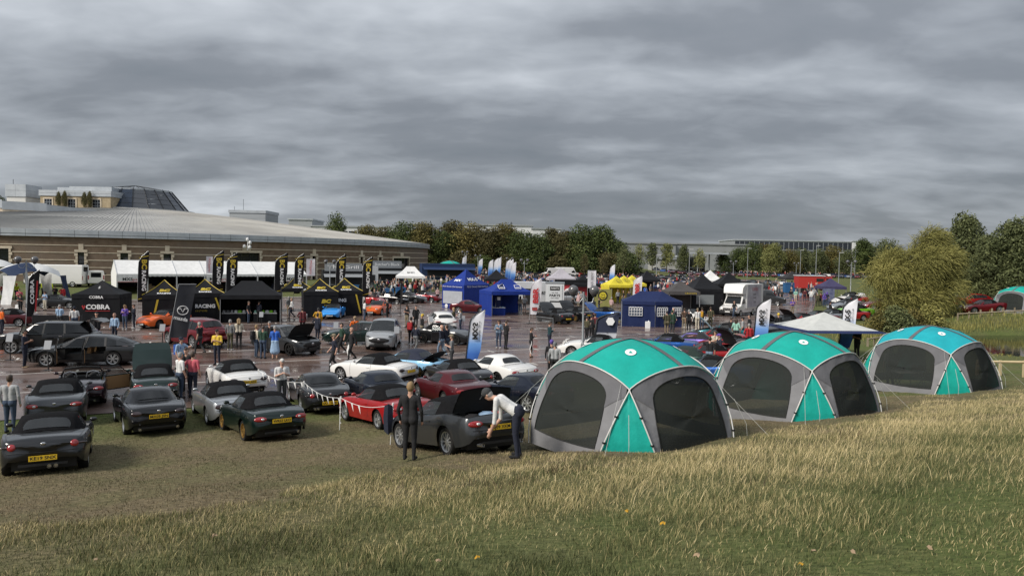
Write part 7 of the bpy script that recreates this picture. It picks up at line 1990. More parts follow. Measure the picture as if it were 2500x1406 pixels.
# yellow stall trio, black gazebos, blue party tent and others
smile_m = ink
def smiley(t, o, xa, ya, r, disc=None):
    xa, ya = Vector(xa).normalized(), Vector(ya).normalized(); n = xa.cross(ya); o = Vector(o)
    if disc: MB().add([o + (xa * math.cos(a) + ya * math.sin(a)) * r * 1.35 for a in np.linspace(0, 6.283, 18, endpoint=False)], [tuple(range(18))]).obj('black_disc', ink, t); MB().add([o + n * .01 + (xa * math.cos(a) + ya * math.sin(a)) * r for a in np.linspace(0, 6.283, 18, endpoint=False)], [tuple(range(18))]).obj('yellow_disc', F['yellow'], t)
    b = MB(); o2 = o + n * .03; th = r * .07
    if not disc: b.tube([o2 + (xa * math.cos(a) + ya * math.sin(a)) * r for a in np.linspace(0, 6.283, 20)], th, 4)
    b.tube([o2 + (xa * math.cos(a) * .6 + ya * math.sin(a) * .6) * r for a in np.linspace(3.5, 5.9, 9)], th, 4)
    for s_ in (-.3, .3): b.ball(o2 + xa * s_ * r + ya * .3 * r, r * .13, 6, 4)
    b.obj('face_print', ink, t)
for k, (px, py) in enumerate(((1487, 741), (1507, 738), (1527, 736))):
    t = gazebo('yellow_gazebo', f'yellow gazebo with a line drawn round face on its roof, {["left", "middle", "right"][k]} of three', (px, py), 3, 3, 14, 'yellow', 2.35, 3.5, walls='lb' if k == 0 else 'b', group='yellow gazebos')
    smiley(t, (1.5, .62, 2.86), (1, 0, 0), (0, 1.5, 1.0), .36)
t = thing('banner_stand', 'yellow and black round face banner beside the yellow gazebos', 'banner', T(1449, 752), R(6)); MB().box((1.05, 0, 1.15), (2.1, .05, 2.1)).obj('banner_cloth', fabric('banner_olive', (.30, .29, .10)), t); smiley(t, (1.05, -.05, 1.45), (1, 0, 0), (0, 0, 1), .42, True)
for x in (0, 2.1): MB().tube([(x, 0, 0), (x, 0, 2.25)], .03, 6).obj('post', alu, t)
BG = 'black gazebos of the middle stalls'
gazebo('black_gazebo', 'black open gazebo behind the lamp post globes', (1395, 742), 3.6, 3, 8, 'black', 2.45, 3.6, walls='b', group=BG)
gazebo('black_gazebo', 'black open gazebo right of the BBR flag', (1562, 722), 3.3, 3, 10, 'black', 2.45, 3.9, walls='b', group=BG)
t = gazebo('grey_gazebo', 'charcoal grey gazebo lettered CROWN behind the blue tent', (1632, 772), 3.2, 3, 3, 'grey', 2.5, 3.6, walls='b'); front_text(t, 'CROWN', .26, gold_ink, 2.2, 2.33, out=-.09, fit=1.2)
t = gazebo('black_gazebo', 'large black gazebo with a clear window wall beside the box truck', (1690, 768), 3.3, 4, 4, 'black', 2.7, 4.3, walls='flr', group=BG); MB().box((1.3, -.06, 1.6), (1.9, .02, 1.0)).obj('clear_window', clearpvc, t)
gazebo('black_gazebo', 'black gazebo behind the roof of the box truck', (1752, 742), 4.2, 3, 8, 'black', 2.6, 4.2, walls='b', group=BG)
gazebo('white_gazebo', 'white gazebo top peeping out behind the black one', (1718, 724), 3.4, 3, 10, 'white', 2.5, 4.1)
gazebo('slate_gazebo', 'dark slate gazebo behind the red lorry', (1918, 712), 3.6, 3, 5, 'dkgrey', 2.4, 3.6)
t = gazebo('navy_gazebo', 'slate blue gazebo with a printed side wall near the lawn', (2007, 745), 3.0, 3, -4, 'slate', 2.4, 3.5); MB().box((.75, -.04, 1.1), (1.5, .03, 2.1)).obj('printed_wall', noisy('print_slate', (.05, .06, .14), (.16, .18, .26), 3, .7), t)
gazebo('pale_gazebo', 'pale lilac gazebo behind the parts trailer', (1340, 722), 4.0, 3, 6, 'pale', 2.6, 4.2)
gazebo('black_gazebo', 'black gazebo with a gold roof emblem behind the navy one', (1185, 722), 3.4, 3, 8, 'black', 2.4, 3.8, group=BG)
t = thing('red_banner_trailer', 'black stall back with a red and white banner beside the silver off-roader', 'banner', T(1358, 742), R(4)); MB().box((2, 1, 1.6), (4.0, .1, 1.5)).obj('red_banner', mat('banner_red', (.42, .03, .04), .6), t); MB().box((2, 1, 2.7), (4.2, .4, .6)).obj('black_top', F['black'], t)
for x in (.1, 3.9): MB().tube([(x, 1, 0), (x, 1, 3)], .05, 6).obj('post', frame_dark, t)
MB().ball((2, .93, 1.5), (.9, .03, .5), 16, 8).obj('emblem', white_ink, t)
def party():
    A = T(1517, 797); t = thing('party_tent', 'dark blue party tent with arched white windows', 'tent', A, R(-8)); w, d, e, pk = 5.0, 3.0, 2.15, 2.95; m = F['navy']
    t.rotation_euler = (0, 0, R(-10))
    b = MB()
    cor = [(0, 0), (w * .52, -.25), (w, .0 + .9), (w, d + .6), (w * .5, d + .9), (0, d)]; cn = (w * .5, d * .5)
    ang = [(0, 0), (w * .55, 0), (w, 1.15), (w, 3.0), (w * .45, 3.4), (-.1, 2.6)]
    r1, r2 = Vector((w * .30, 1.5, pk)), Vector((w * .68, 1.7, pk))
    pts = [Vector((*q, e)) for q in ang]
    for i in range(6):
        a, c_ = pts[i], pts[(i + 1) % 6]; ra = r1 if a.x < w * .5 else r2; rc = r1 if c_.x < w * .5 else r2; rows = []
        for f in np.linspace(0, 1, 5): rows.append([tuple(a.lerp(ra, f).lerp(c_.lerp(rc, f), k / 4) - Vector((0, 0, .08 * math.sin(math.pi * f)))) for k in range(5)])
        b.grid(rows)
    b.obj('roof', m, t, smooth=40)
    for i in range(6):
        a, c_ = pts[i], pts[(i + 1) % 6]; dv = (c_ - a); nrm = Vector((dv.y, -dv.x, 0)).normalized()
        MB().grid([[tuple(a.lerp(c_, k / 12) + nrm * .02 * math.sin(k * 2)), tuple(a.lerp(c_, k / 12) * 1 + nrm * .035 * math.sin(k * 1.7) + Vector((0, 0, -e * .5))), tuple(a.lerp(c_, k / 12) + nrm * .05 * math.sin(k * 2.3) + Vector((0, 0, -e + .03)))] for k in range(13)]).obj('side_wall', m, t, smooth=60)
        MB().grid([[tuple(a.lerp(c_, k / 8) + nrm * .05), tuple(a.lerp(c_, k / 8) + nrm * .07 + Vector((0, 0, -.28)))] for k in range(9)]).obj('valance', m, t)
        MB().tube([(a.x, a.y, 0), (a.x, a.y, e)], .03, 6).obj('leg', alu, t)
        if i in (0, 1):
            for f0 in ((.22, .62),) if i == 0 else ((.06, .44), (.62, .94)):
                f0, f1 = f0; P0, P1 = a.lerp(c_, f0), a.lerp(c_, f1); hw = .72; z0 = .95; off = nrm * .085
                wo = MB().add([P0 + off + Vector((0, 0, z0 - e)), P1 + off + Vector((0, 0, z0 - e)), P1 + off + Vector((0, 0, z0 - e + hw)), P0 + off + Vector((0, 0, z0 - e + hw))], [(0, 1, 2, 3)]).obj('window', glass('tent_window', (.10, .12, .16), trans=.15), t)
                bb = MB(); o2 = nrm * .1
                for k in range(6): q = P0.lerp(P1, k / 5) + o2; bb.tube([q + Vector((0, 0, z0 - e)), q + Vector((0, 0, z0 - e + (hw if k in (0, 5) else hw * .68)))], .018, 4)
                for zz in (0, .24, .48, hw): bb.tube([P0 + o2 + Vector((0, 0, z0 - e + zz)), P1 + o2 + Vector((0, 0, z0 - e + zz))], .018, 4)
                for k in range(5):
                    q0, q1 = P0.lerp(P1, k / 5) + o2, P0.lerp(P1, (k + 1) / 5) + o2; bb.tube([q0.lerp(q1, .5 - .5 * math.cos(a_)) + Vector((0, 0, z0 - e + .48 + .22 * math.sin(a_))) for a_ in np.linspace(0, math.pi, 6)], .016, 4)
                bb.obj('window_bars', white_ink, wo)
party()
for px, py in ((1581, 802), (1503, 792)):
    q = thing('water_container', f'white plastic water container holding down the {"middle" if px > 1550 else "left"} leg of the blue tent', 'container', T(px, py)); MB().box((0, 0, .3), (.36, .3, .56)).obj('jerrycan', white_ink, q); MB().tube([(.08, 0, .58), (.08, 0, .66)], .05, 8).obj('cap', white_ink, q)
# white and navy canopy on the lawn
p_ = T(1893, 850)
t = thing('lawn_canopy', 'cream canopy with navy hem and thin legs on the lawn', 'canopy', T(2008, 872), R(6)); wv = 2.65; b = MB(); c2 = MB(); e = 1.68
for i in range(4):
    a0 = math.pi / 4 + i * math.pi / 2; A = Vector((wv * 1.35 * math.cos(a0), wv * 1.35 * math.sin(a0), e)); B = Vector((wv * 1.35 * math.cos(a0 + math.pi / 2), wv * 1.35 * math.sin(a0 + math.pi / 2), e)); rows = []; rows2 = []
    for f in np.linspace(0, 1, 7):
        q0, q1 = A.lerp(Vector((0, 0, 2.7)), f), B.lerp(Vector((0, 0, 2.7)), f); rows.append([tuple(q0.lerp(q1, k / 6) - Vector((0, 0, .10 * math.sin(math.pi * f) + (0 if f else .0)))) for k in range(7)])
    b.grid(rows[1:]); c2.grid(rows[:2])
    MB().tube([(A.x * .96, A.y * .96, 0), (A.x * .96, A.y * .96, e)], .02, 6).obj('leg', frame_dark, t)
b.obj('canopy_roof', F['cream'], t, smooth=40); c2.obj('canopy_hem', F['navy'], t, smooth=40)
# the three nearest dome tents and one beyond the pond
def ctr(px, py): return T(px, py)
dome_tent('nearest teal and grey dome tent with dark mesh sides', T(1535, 1078), -55, .93)
dome_tent('middle teal and grey dome tent with white guy ropes', T(1930, 1012), -52, .98)
dome_tent('farthest of the three lawn dome tents, with a bright aqua roof', T(2266, 950), -56, 1.0, roofm='aqua')
dome_tent('teal and grey dome tent beyond the pond at the right edge', AT(2490, 69), -60, 1.0)
# club domes on the museum lawn
F['dnavy'] = fabric('cloth_dome_navy', (.018, .032, .075), .6)
t = dome_tent('white and navy inflatable club dome on the museum lawn', T(70, 738), -38, 1.62, panels=False, logo=False, ribs=False, ropes=False, legw=1.0, name='inflatable_dome', roofs=['white', 'dnavy', 'white', 'dnavy'], corns=['dnavy', 'white', 'dnavy', 'white'], arches=False, peakz=2.6)
t2 = dome_tent('white inflatable club dome cut off by the left edge', T(-35, 732), -30, 1.75, panels=False, logo=False, ribs=False, ropes=False, legw=1.0, name='inflatable_dome', roofm='white', cornm='white', arches=False, peakz=2.6)
for tt, px, py, m_ in ((t, 98, 655, white_ink), (t2, 14, 648, ink)):
    q = PD(px, py, tt.location.y - 4.2 * tt.scale[0] * .55); o = text('MX-5', .62, m_, None, frame(q, (1, .3, 0), (0, .45, 1)), bold=.02); o.parent = tt; o.matrix_world = frame(q, (1, .35, 0), (0, .45, 1))

# ================================================================ flags, lamps, vehicles and small things
flag_black = fabric('flag_black', (.012, .012, .014), .7)
def bc_flag(label, px, py, top, w, **kw):
    t = feather(label, (px, py), top, w * 1.05, flag_black, 1, 'black racing flags', lean=.025, f0=.30, **kw)
    flag_text(t, 'BC', .66, gold_ink, .80, up=False, u=.55, fit=t['H'] * .13, bold=.02); flag_text(t, 'RACING', .54, white_ink, .585, up=False, u=.55, fit=t['H'] * .27, bold=.012)
    for f in (.35, .90): MB().box((t['ln'] * t['H'] * f + t['W'] * .5, -.1 * t['W'] - .01, t['H'] * f), (t['W'] * .95, .01, .05), rot=Matrix.Rotation(-.25, 3, 'Y')).obj('gold_band', gold_ink, t)
wd_ = ['first', 'second', 'third', 'fourth', 'fifth', 'sixth', 'seventh']
for i, (px, py, tx, ty_, w_) in enumerate(((334, 792, 340, 608, 22), (516, 762, 530, 608, 24), (550, 765, 565, 613, 24), (668, 760, 690, 614, 28), (716, 760, 733, 615, 21), (817, 760, 832, 617, 22), (882, 768, 898, 623, 22))):
    bc_flag(f'tall black flag lettered BC RACING, {wd_[i]} from the left', px, py, (tx, ty_), w_)
g1 = grad('flag_club_blue', [(0, (.015, .045, .20)), (.30, (.03, .12, .42)), (.46, (.14, .32, .68)), (.56, (.45, .55, .74)), (.66, (.66, .66, .71)), (1, (.68, .68, .72))], 1)
def club(label, base, top, w, side, mirror, up=True, grp='white and blue club feather flags', lean=0.0):
    t = feather(label, base, top, w, g1, side, grp, f0=.02, border=frame_dark, lean=lean)
    flag_text(t, 'MX-5', .50, ink, .66, up=up, mirror=mirror, u=.42, fit=t['H'] * .26, bold=.018); flag_text(t, 'OWNERS CLUB', .17, ink, .66, up=up, mirror=mirror, u=.76, fit=t['H'] * .30)
    text('MX-5', .34 * t['W'], white_ink, t, frame((side * t['W'] * .4 + lean * t['H'] * .12, -.1 * t['W'] - .02, t['H'] * .12), (1, 0, 0), (0, 0, 1)), mirror=mirror, bold=.01)
    return t
club('white and blue feather flag with mirrored MX-5 among the near roadsters', (1133, 912), (1180, 752), 34, 1, True, up=False, lean=.10)
club('white and blue feather flag with mirrored MX-5 behind the middle dome tent', (1836, 866), (1878, 725), 32, 1, True, up=False, lean=.06)
club('white and blue feather flag with upward MX-5 by the lawn canopy', (2046, 868), (2082, 724), 31, 1, False, up=True, lean=.06)
t = feather('round topped navy flag reading OWNERS CLUB by the blue tent', (1446, 862), (1500, 760), 52, grad('flag_navy_white', [(0, (.55, .56, .60)), (.45, (.55, .56, .60)), (.5, (.016, .022, .05)), (1, (.016, .022, .05))], 1), 1, f0=.05, border=frame_dark, lean=.12)
flag_text(t, 'OWNERS CLUB', .17, ink, .30, up=True, u=.62, fit=t['H'] * .45); MB().lathe([(.001, 0), (.26, 0), (.26, .01)], 6, axis='Y').obj('shield_emblem', white_ink, t, loc=(.12 * t['H'] * .8 + t['W'] * .62, -.12, t['H'] * .78))
wf = fabric('flag_white', (.66, .65, .69), .7)
for lb_, b_, tp_, w_ in (('white BBR feather flag with red letters beside the parts trailer', (1292, 790), (1314, 676), 26), ('white BBR feather flag with red letters beside the yellow gazebos', (1543, 752), (1561, 672), 21)):
    t = feather(lb_, b_, tp_, w_, wf, 1, 'white BBR flags', f0=.2, lean=.03); flag_text(t, 'BBR', .66, red_ink, .60, up=True, u=.5, fit=t['H'] * .33, bold=.03); MB().box((t['W'] * .5, -.12 * t['W'], t['H'] * .32), (t['W'] * .5, .01, t['H'] * .07)).obj('chequer_patch', noisy('chequer', (.02, .02, .02), (.5, .05, .05), 20, .7), t)
for i, (b_, tp_, w_, cl_, lt) in enumerate((((62, 806), (80, 655), 22, flag_black, 'COBRA'), ((1209, 770), (1220, 690), 15, F['navy'], 'AXA'))):
    t = feather(['black and red feather flag lettered COBRA at the left', 'narrow royal blue feather flag before the blue gazebo'][i], b_, tp_, w_, cl_, 1, f0=.22, lean=.06 if i == 0 else .03)
    if i == 0: flag_text(t, lt, .5, white_ink, .62, up=True, u=.42, fit=t['H'] * .40, bold=.01); MB().box((t['ln'] * t['H'] * .5 + t['W'] * .85, -.1 * t['W'] - .02, t['H'] * .55), (.09, .01, t['H'] * .5), rot=Matrix.Rotation(.06, 3, 'Y')).obj('red_edge', red_ink, t)
    else: MB().box((t['W'] * .55, -.12 * t['W'], t['H'] * .52), (t['W'] * .5, .01, t['W'] * .5)).obj('white_square', white_ink, t)
t = feather('tall charcoal banner flag lettered mazda on a square base', (405, 862), (430, 693), 40, fabric('flag_charcoal', (.045, .047, .055), .6), 1, shape='rect', f0=.22, lean=.17, name='banner_flag')
text('mazda', .30, white_ink, t, frame((t['ln'] * t['H'] * .45 + t['W'] * .5, -.12, t['H'] * .50), (1, 0, -.25), (.2, 0, 1)), fit=t['W'] * .8, bold=.008)
e_ = MB(); cx_, cz_ = t['ln'] * t['H'] * .62 + t['W'] * .5, t['H'] * .62
e_.tube([(cx_ + .27 * math.cos(a), -.11, cz_ + .24 * math.sin(a)) for a in np.linspace(0, 6.283, 20)], .022, 5).tube([(cx_ - .25, -.11, cz_ + .08), (cx_ - .1, -.11, cz_ + .10), (cx_, -.11, cz_ - .10), (cx_ + .1, -.11, cz_ + .10), (cx_ + .25, -.11, cz_ + .08)], .022, 5); e_.obj('winged_emblem', white_ink, t)
for lb_, b_, tp_, w_, s_ in (('white MX5parts banner flag above the left of the marquee', (504, 735), (504, 626), 14, 'MX5parts'), ('white MX5parts banner flag at the right end of the marquee', (748, 740), (748, 632), 20, 'MX5parts'), ('white GTI banner flag above the lamp post', (1433, 772), (1433, 660), 20, 'DARK GTI')):
    t = feather(lb_, b_, tp_, w_, wf, 1, shape='rect', f0=.62, name='banner_flag'); flag_text(t, s_, .5, red_ink if 'parts' in s_ else ink, .81, up=False, u=.5, fit=t['H'] * .30)
for i, (px, D, h_, tx) in enumerate(((1126, 150, 4.6, 0), (1166, 150, 4.2, 0), (1190, 135, 4.6, 0), (1202, 128, 5.2, 0), (1209, 135, 5.2, 0), (1232, 132, 5.0, 0), (1238, 126, 5.2, 0), (1244, 122, 4.8, 0), (1486, 128, 4.6, 0))):
    p = AT(px, D); t = feather(f'small white to blue feather flag far off, {words[i]} from the left', (px, 700), (px + 5, 640), 8, g1, 1, 'small far club flags', f0=.15, pos=p, H=h_, W=.85, lean=.05)
t = thing('slim_banner_pole', 'slim dark furled banner pole on the tarmac', 'flag', T(977, 772)); MB().tube([(0, 0, 0), (.03, 0, 2.9)], .03, 6).obj('pole', frame_dark, t); MB().grid([[(.05, 0, 1.2), (.2, .02, 1.3)], [(.04, .02, 2.0), (.22, 0, 2.0)], [(.04, 0, 2.9), (.2, .02, 2.9)]]).obj('furled_cloth', F['dkgrey'], t)

# ---- twin globe lamp posts and tall street lamps
globe_m = mat('smoked_globe', (.09, .09, .095), .25, coat=.5); globe_lo = glass('globe_clear', (.35, .34, .30), .35)
def globe_lamp(label, px, py, H, D=None, sep=.52):
    p = T(px, py) if D is None else AT(px, D); t = thing('lamp_post', label, 'lamp', p, -math.atan2(p.x, p.y), 'twin globe lamp posts')
    MB().tube([(0, 0, 0), (0, 0, .9), (0, 0, .95), (0, 0, H)], [.075, .075, .055, .05], 8).obj('post', steel, t, smooth=50); MB().box((0, 0, H * .3), (.18, .16, .3)).obj('cable_box', steel, t)
    for s_ in (-1, 1):
        MB().tube([(0, 0, H - .25), (s_ * sep * .4, 0, H - .55), (s_ * sep * .85, 0, H - .5), (s_ * sep, 0, H - .2)], .022, 6).obj('arm', steel, t, smooth=60)
        g = MB().ball((s_ * sep, 0, H + .08), (.25, .25, .25), 14, 10).obj('globe', globe_m, t, smooth=180); MB().lathe([(.09, -.18), (.13, -.1), (.12, .08)], 10, c=(s_ * sep, 0, H - .06)).obj('lamp_holder', ink, g)
globe_lamp('twin globe lamp post in front of the navy flag', 1421, 905, 3.95)
globe_lamp('twin globe lamp post beside the club domes at the left', 66, 792, 4.75)
for i, (px, D, H) in enumerate(((805, 92, 4.6), (1134, 150, 5.2), (1166, 150, 4.6), (1243, 140, 4.8), (1279, 118, 5), (1789, 150, 5.2), (2076, 108, 4.8), (1943, 190, 4.8))): globe_lamp(f'far twin globe lamp post, {words[i]} of those beyond the stalls', px, 0, H, D)
for i, (px, D, H) in enumerate(((1602, 175, 6.5), (1682, 200, 8), (1824, 215, 9), (1842, 260, 9), (1953, 235, 9), (1991, 205, 10), (2047, 175, 7.8), (2086, 240, 9.5))):
    t = thing('street_lamp', f'tall slim street lamp, {words[i]} from the left', 'lamp', AT(px, D), 0, 'tall street lamps'); MB().tube([(0, 0, 0), (0, 0, H)], [.11, .07], 6).obj('post', steel, t); MB().box((.5, 0, H), (1.1, .25, .1)).obj('lamp_head', mat('lamp_white', (0.7, 0.7, 0.7), 0.5), t)

# ---- vans and lorries
def van(label, loc, yaw, m, L=5.9, W=2.0, H=2.6, hood=1.0, nose=1.15, sign=None, name='parked_van', glassm=None, cat='van'):
    t = thing(name, label, cat, loc, R(yaw)); L2 = L / 2; w = W / 2; scr = L2 - nose
    st = [(-L2, H - .06, w * .96), (-L2 + .05, H, w), (0, H, w), (scr - .9, H, w), (scr - .55, H - .08, w * .99), (scr, 1.45 if H > 2.2 else 1.2, w * .98), (L2 - .35, 1.18 if H > 2.2 else 1.02, w * .95), (L2 - .06, .95, w * .88), (L2, .6, w * .8)]
    rows = []
    for x, z, ww in st:
        rows.append([(x, ww * .97, .38), (x, ww, .7), (x, ww, min(1.25, z - .1)), (x, ww * (.9 if z > 1.6 else .95), z - .1), (x, ww * .8, z), (x, 0, z + .02), (x, -ww * .8, z), (x, -ww * (.9 if z > 1.6 else .95), z - .1), (x, -ww, min(1.25, z - .1)), (x, -ww, .7), (x, -ww * .97, .38)])
    b = MB().grid(rows); b.add(rows[0], [tuple(range(10, -1, -1))]); b.add(rows[-1], [tuple(range(11))]); b.obj('body', m, t, smooth=35)
    a, c = st[4], st[5]; g = glassm or win_dark
    MB().add([(a[0] + .08, w * .74, a[1] - .04), (a[0] + .08, -w * .74, a[1] - .04), (c[0] + .03, -w * .82, c[1] + .1), (c[0] + .03, w * .82, c[1] + .1)], [(0, 1, 2, 3)]).obj('windscreen', g, t)
    for s_ in (1, -1):
        MB().add([(scr - .15, s_ * (w + .012), 1.3), (scr - .5, s_ * (w * .93 + .012), H - .35 if H < 2.2 else 1.95), (scr - 1.15, s_ * (w * .93 + .012), H - .35 if H < 2.2 else 1.95), (scr - 1.2, s_ * (w + .012), 1.3)], [(0, 1, 2, 3)]).obj('side_window', g, t)
        link('headlight', lens(.16, .11, .06), clear_lens, t, loc=(L2 - .1, s_ * w * .74, .86)); MB().box((-L2 - .01, s_ * w * .9, 1.1), (.04, .12, .5)).obj('tail_light', red_lens, t)
        link('mirror', MIRR, black_trim, t, loc=(scr - .05, s_ * (w + .14), 1.4), rot=(0, 0, 0 if s_ > 0 else math.pi)).scale = (1.3, 1.2, 2)
    MB().add([(-L2 - .012, w * .6, H - .25), (-L2 - .012, -w * .6, H - .25), (-L2 - .012, -w * .6, H - .85), (-L2 - .012, w * .6, H - .85)], [(0, 1, 2, 3)]).obj('rear_window', g, t)
    MB().box((L2 - .01, 0, .45), (.12, W * .86, .24)).obj('bumper', black_trim, t); MB().box((L2 - .01, 0, .8), (.05, W * .5, .14)).obj('grille', black_trim, t); MB().box((0, 0, .4), (L - .3, W * .9, .25)).obj('underbody', black_trim, t)
    link('number_plate', PLATE, plate_w, t, loc=(L2 + .06, 0, .5))
    tm_, rm_ = wheel_meshes(.34, .225, 'star')
    for x in (L2 - .95, -L2 + 1.15):
        for s_ in (1, -1): q = link('wheel', tm_, tyre_m, t, loc=(x, s_ * (w - .10), .34), rot=(0, 0, 0 if s_ > 0 else math.pi)); link('rim', rm_, [rim_silver, rim_black], q)
    if sign:
        q = MB().box((-L2 + 1.3, -w - .02, 1.75), (1.9, .02, .6)).obj('sign_panel', ink, t); text(sign, .5, white_ink, q, frame((-L2 + 1.3, -w - .04, 1.75), (1, 0, 0), (0, 0, 1)), bold=.01)
    return t
van('white high roofed van with a black sign behind the club domes', AT(138, 90), 188, P['white'], L=6.9, H=2.75, sign='rise')
van('small white van parked against the museum wall', AT(235, 93), 120, P['white'], L=4.9, W=1.9, H=1.95)
van('grey van beside the white box truck', T(1868, 744), -25, P['grey'], L=5.0, W=1.99, H=1.97)
van('white far van on the car park edge, left of two', AT(1348, 185), 200, P['white'], L=6.2, H=2.6); van('white far van on the car park edge, right of two', AT(1385, 190), 10, P['white'], L=6.5, H=2.7)
def truck():
    p = T(1780, 772) + H_(229) * -2.2; t = van('white box truck with a printed side panel', p, 229, P['white'], L=5.2, W=2.05, H=2.15, nose=1.1, name='box_truck', cat='truck'); 
    bx = MB(); bx.box((-1.55, 0, 2.05), (4.3, 2.3, 2.5)); bx.obj('cargo_box', noisy('box_white', (.70, .70, .69), (.64, .64, .63), 1, .5), t)
    b = MB().grid([[(.6, y, 3.3), (1.0, y * .97, 3.22), (1.35, y * .92, 2.9), (1.4, y * .9, 2.35), (.6, y * .9, 2.2)] for y in (-1.12, -.6, 0, .6, 1.12)]); b.add([(.6, 1.12, 3.3), (1.0, 1.09, 3.22), (1.35, 1.03, 2.9), (1.4, 1.0, 2.35), (.6, 1.0, 2.2)], [(4, 3, 2, 1, 0)]); b.add([(.6, -1.12, 3.3), (1.0, -1.09, 3.22), (1.35, -1.03, 2.9), (1.4, -1.0, 2.35), (.6, -1.0, 2.2)], [(0, 1, 2, 3, 4)]); b.obj('luton_head', MATS['box_white'], t, smooth=60)
    pn = MB().box((-1.4, 1.16, 2.05), (3.4, .02, 2.3)).obj('printed_panel', noisy('truck_print', (.30, .28, .33), (.52, .50, .54), .8, .5), t)
    for s_, z_, k in (('CAKES', 2.75, .5), ('EVENTS', 2.2, .22), ('PARTIES', 1.85, .22), ('2024', 1.4, .3)): text(s_, k, ink if k < .4 else red_ink, pn, frame((-1.4, 1.18, z_), (-1, 0, 0), (0, 0, 1)))
truck()
t = thing('red_lorry', 'long red box lorry with a small window at the far side', 'lorry', AT(1950, 112), R(-4)); kred = mat('lorry_red', (.40, .035, .03), .4)
MB().box((1.9, 1.2, 1.75), (3.9, 2.4, 1.9)).obj('box_body', kred, t); MB().box((3.9 + .6, 1.2, 1.5), (1.2, 2.2, 2.2)).obj('cab', kred, t); MB().box((3.2, -.02, 2.1), (1.1, .04, .5)).obj('window', ink, t); MB().box((4.6, .08, 2.0), (.8, .03, .7)).obj('cab_window', ink, t); MB().box((1.9, 1.2, 2.75), (4.1, 2.6, .1)).obj('roof', kwhite, t)
for x in (.8, 4.4): MB().lathe([(.001, -.12), (.45, -.12), (.45, .12), (.001, .12)], 14, axis='Y').obj('wheel', tyre_m, t, loc=(x, .2, .45))
q = thing('blue_container', 'blue bin like container left of the red lorry', 'container', T(1926, 715)); MB().box((0, 0, .8), (1.6, 1.1, 1.5)).obj('body', MATS['bin_blue'], q); MB().box((0, 0, 1.6), (1.7, 1.2, .1)).obj('lid', MATS['bin_blue'], q)

# ---- barriers, bunting, boards, fence
def barrier(label, a, b_):
    A, B = T(*a), T(*b_); t = thing('crowd_barrier', label, 'barrier', A, math.atan2(B.y - A.y, B.x - A.x)); L = (B - A).length
    f = MB().tube([(0, 0, .1), (0, 0, 1.08), (L, 0, 1.08), (L, 0, .1)], .02, 6).tube([(0, 0, .2), (L, 0, .2)], .016, 5); f.obj('frame', steel, t)
    for k in range(int(L / .13)): MB().tube([((k + 1) * .13, 0, .2), ((k + 1) * .13, 0, 1.08)], .008, 4).obj('bar', steel, t)
    for x in (.2, L - .2): MB().tube([(x, -.3, 0), (x, 0, .15), (x, .3, 0)], .018, 5).obj('foot', steel, t)
barrier('steel crowd barrier in front of the dark roadster', (1309, 806), (1350, 812)); barrier('steel crowd barrier behind the white hatchback', (1052, 770), (1092, 776))
pts = [(633, 966), (742, 1006), (829, 1052), (953, 1086)]; posts = [T(*q) for q in pts]; bw = mat('white_post', (.7, .7, .68), .5)
bh = [1.0, 1.05, 1.0, 1.05]
for i, p in enumerate(posts):
    t = thing('bunting_post', f'white plastic bunting post, {words[i]} from the left', 'post', p); MB().tube([(0, 0, 0), (.03 * (i - 1), 0, bh[i])], [.012, .02], 6).obj('post', bw, t); MB().tube([(.03 * (i - 1), 0, bh[i] - .01), (.03 * (i - 1), 0, bh[i] + .05)], .028, 6).obj('hook', bw, t)
    for k in range(5): MB().box((.02, 0, .25 + .16 * k), (.05, .02, .03)).obj('rope_notch', bw, t)
for i in range(3):
    A = posts[i] + Vector((.03 * (i - 1), 0, bh[i])); B = posts[i + 1] + Vector((.03 * i, 0, bh[i + 1])); t = thing('bunting', f'sagging white pennant bunting between bunting posts, {["left", "middle", "right"][i]} stretch', 'bunting', A); n = 14
    L_ = [A.lerp(B, k / n) - A - Vector((0, 0, .16 * math.sin(math.pi * k / n))) for k in range(n + 1)]; MB().tube(L_, .008, 4).obj('string', bw, t)
    for k in range(1, n, 2):
        if i == 2 and k > 5: continue
        d = (L_[k + 1] - L_[k]) * .55; MB().add([L_[k], L_[k] + d, L_[k] + d * .5 + Vector((.05, .02, -.26))], [(0, 1, 2)]).obj('pennant', white_ink, t)
t = thing('hanging_jacket', 'dark jacket hung on the last bunting post', 'jacket', posts[3] + Vector((-.05, -.06, .42))); MB().grid([[(-.10, 0, .62), (.0, .05, .66), (.10, 0, .62)], [(-.13, -.03, .3), (0, .06, .3), (.13, -.02, .3)], [(-.10, 0, -.05), (.02, .07, -.12), (.14, .02, 0)]]).grid([[(-.10, 0, .62), (.0, -.06, .66), (.10, 0, .62)], [(-.13, -.03, .3), (0, -.1, .3), (.13, -.02, .3)], [(-.10, 0, -.05), (.02, -.09, -.12), (.14, .02, 0)]]).obj('jacket_cloth', cl('navy'), t, smooth=60)
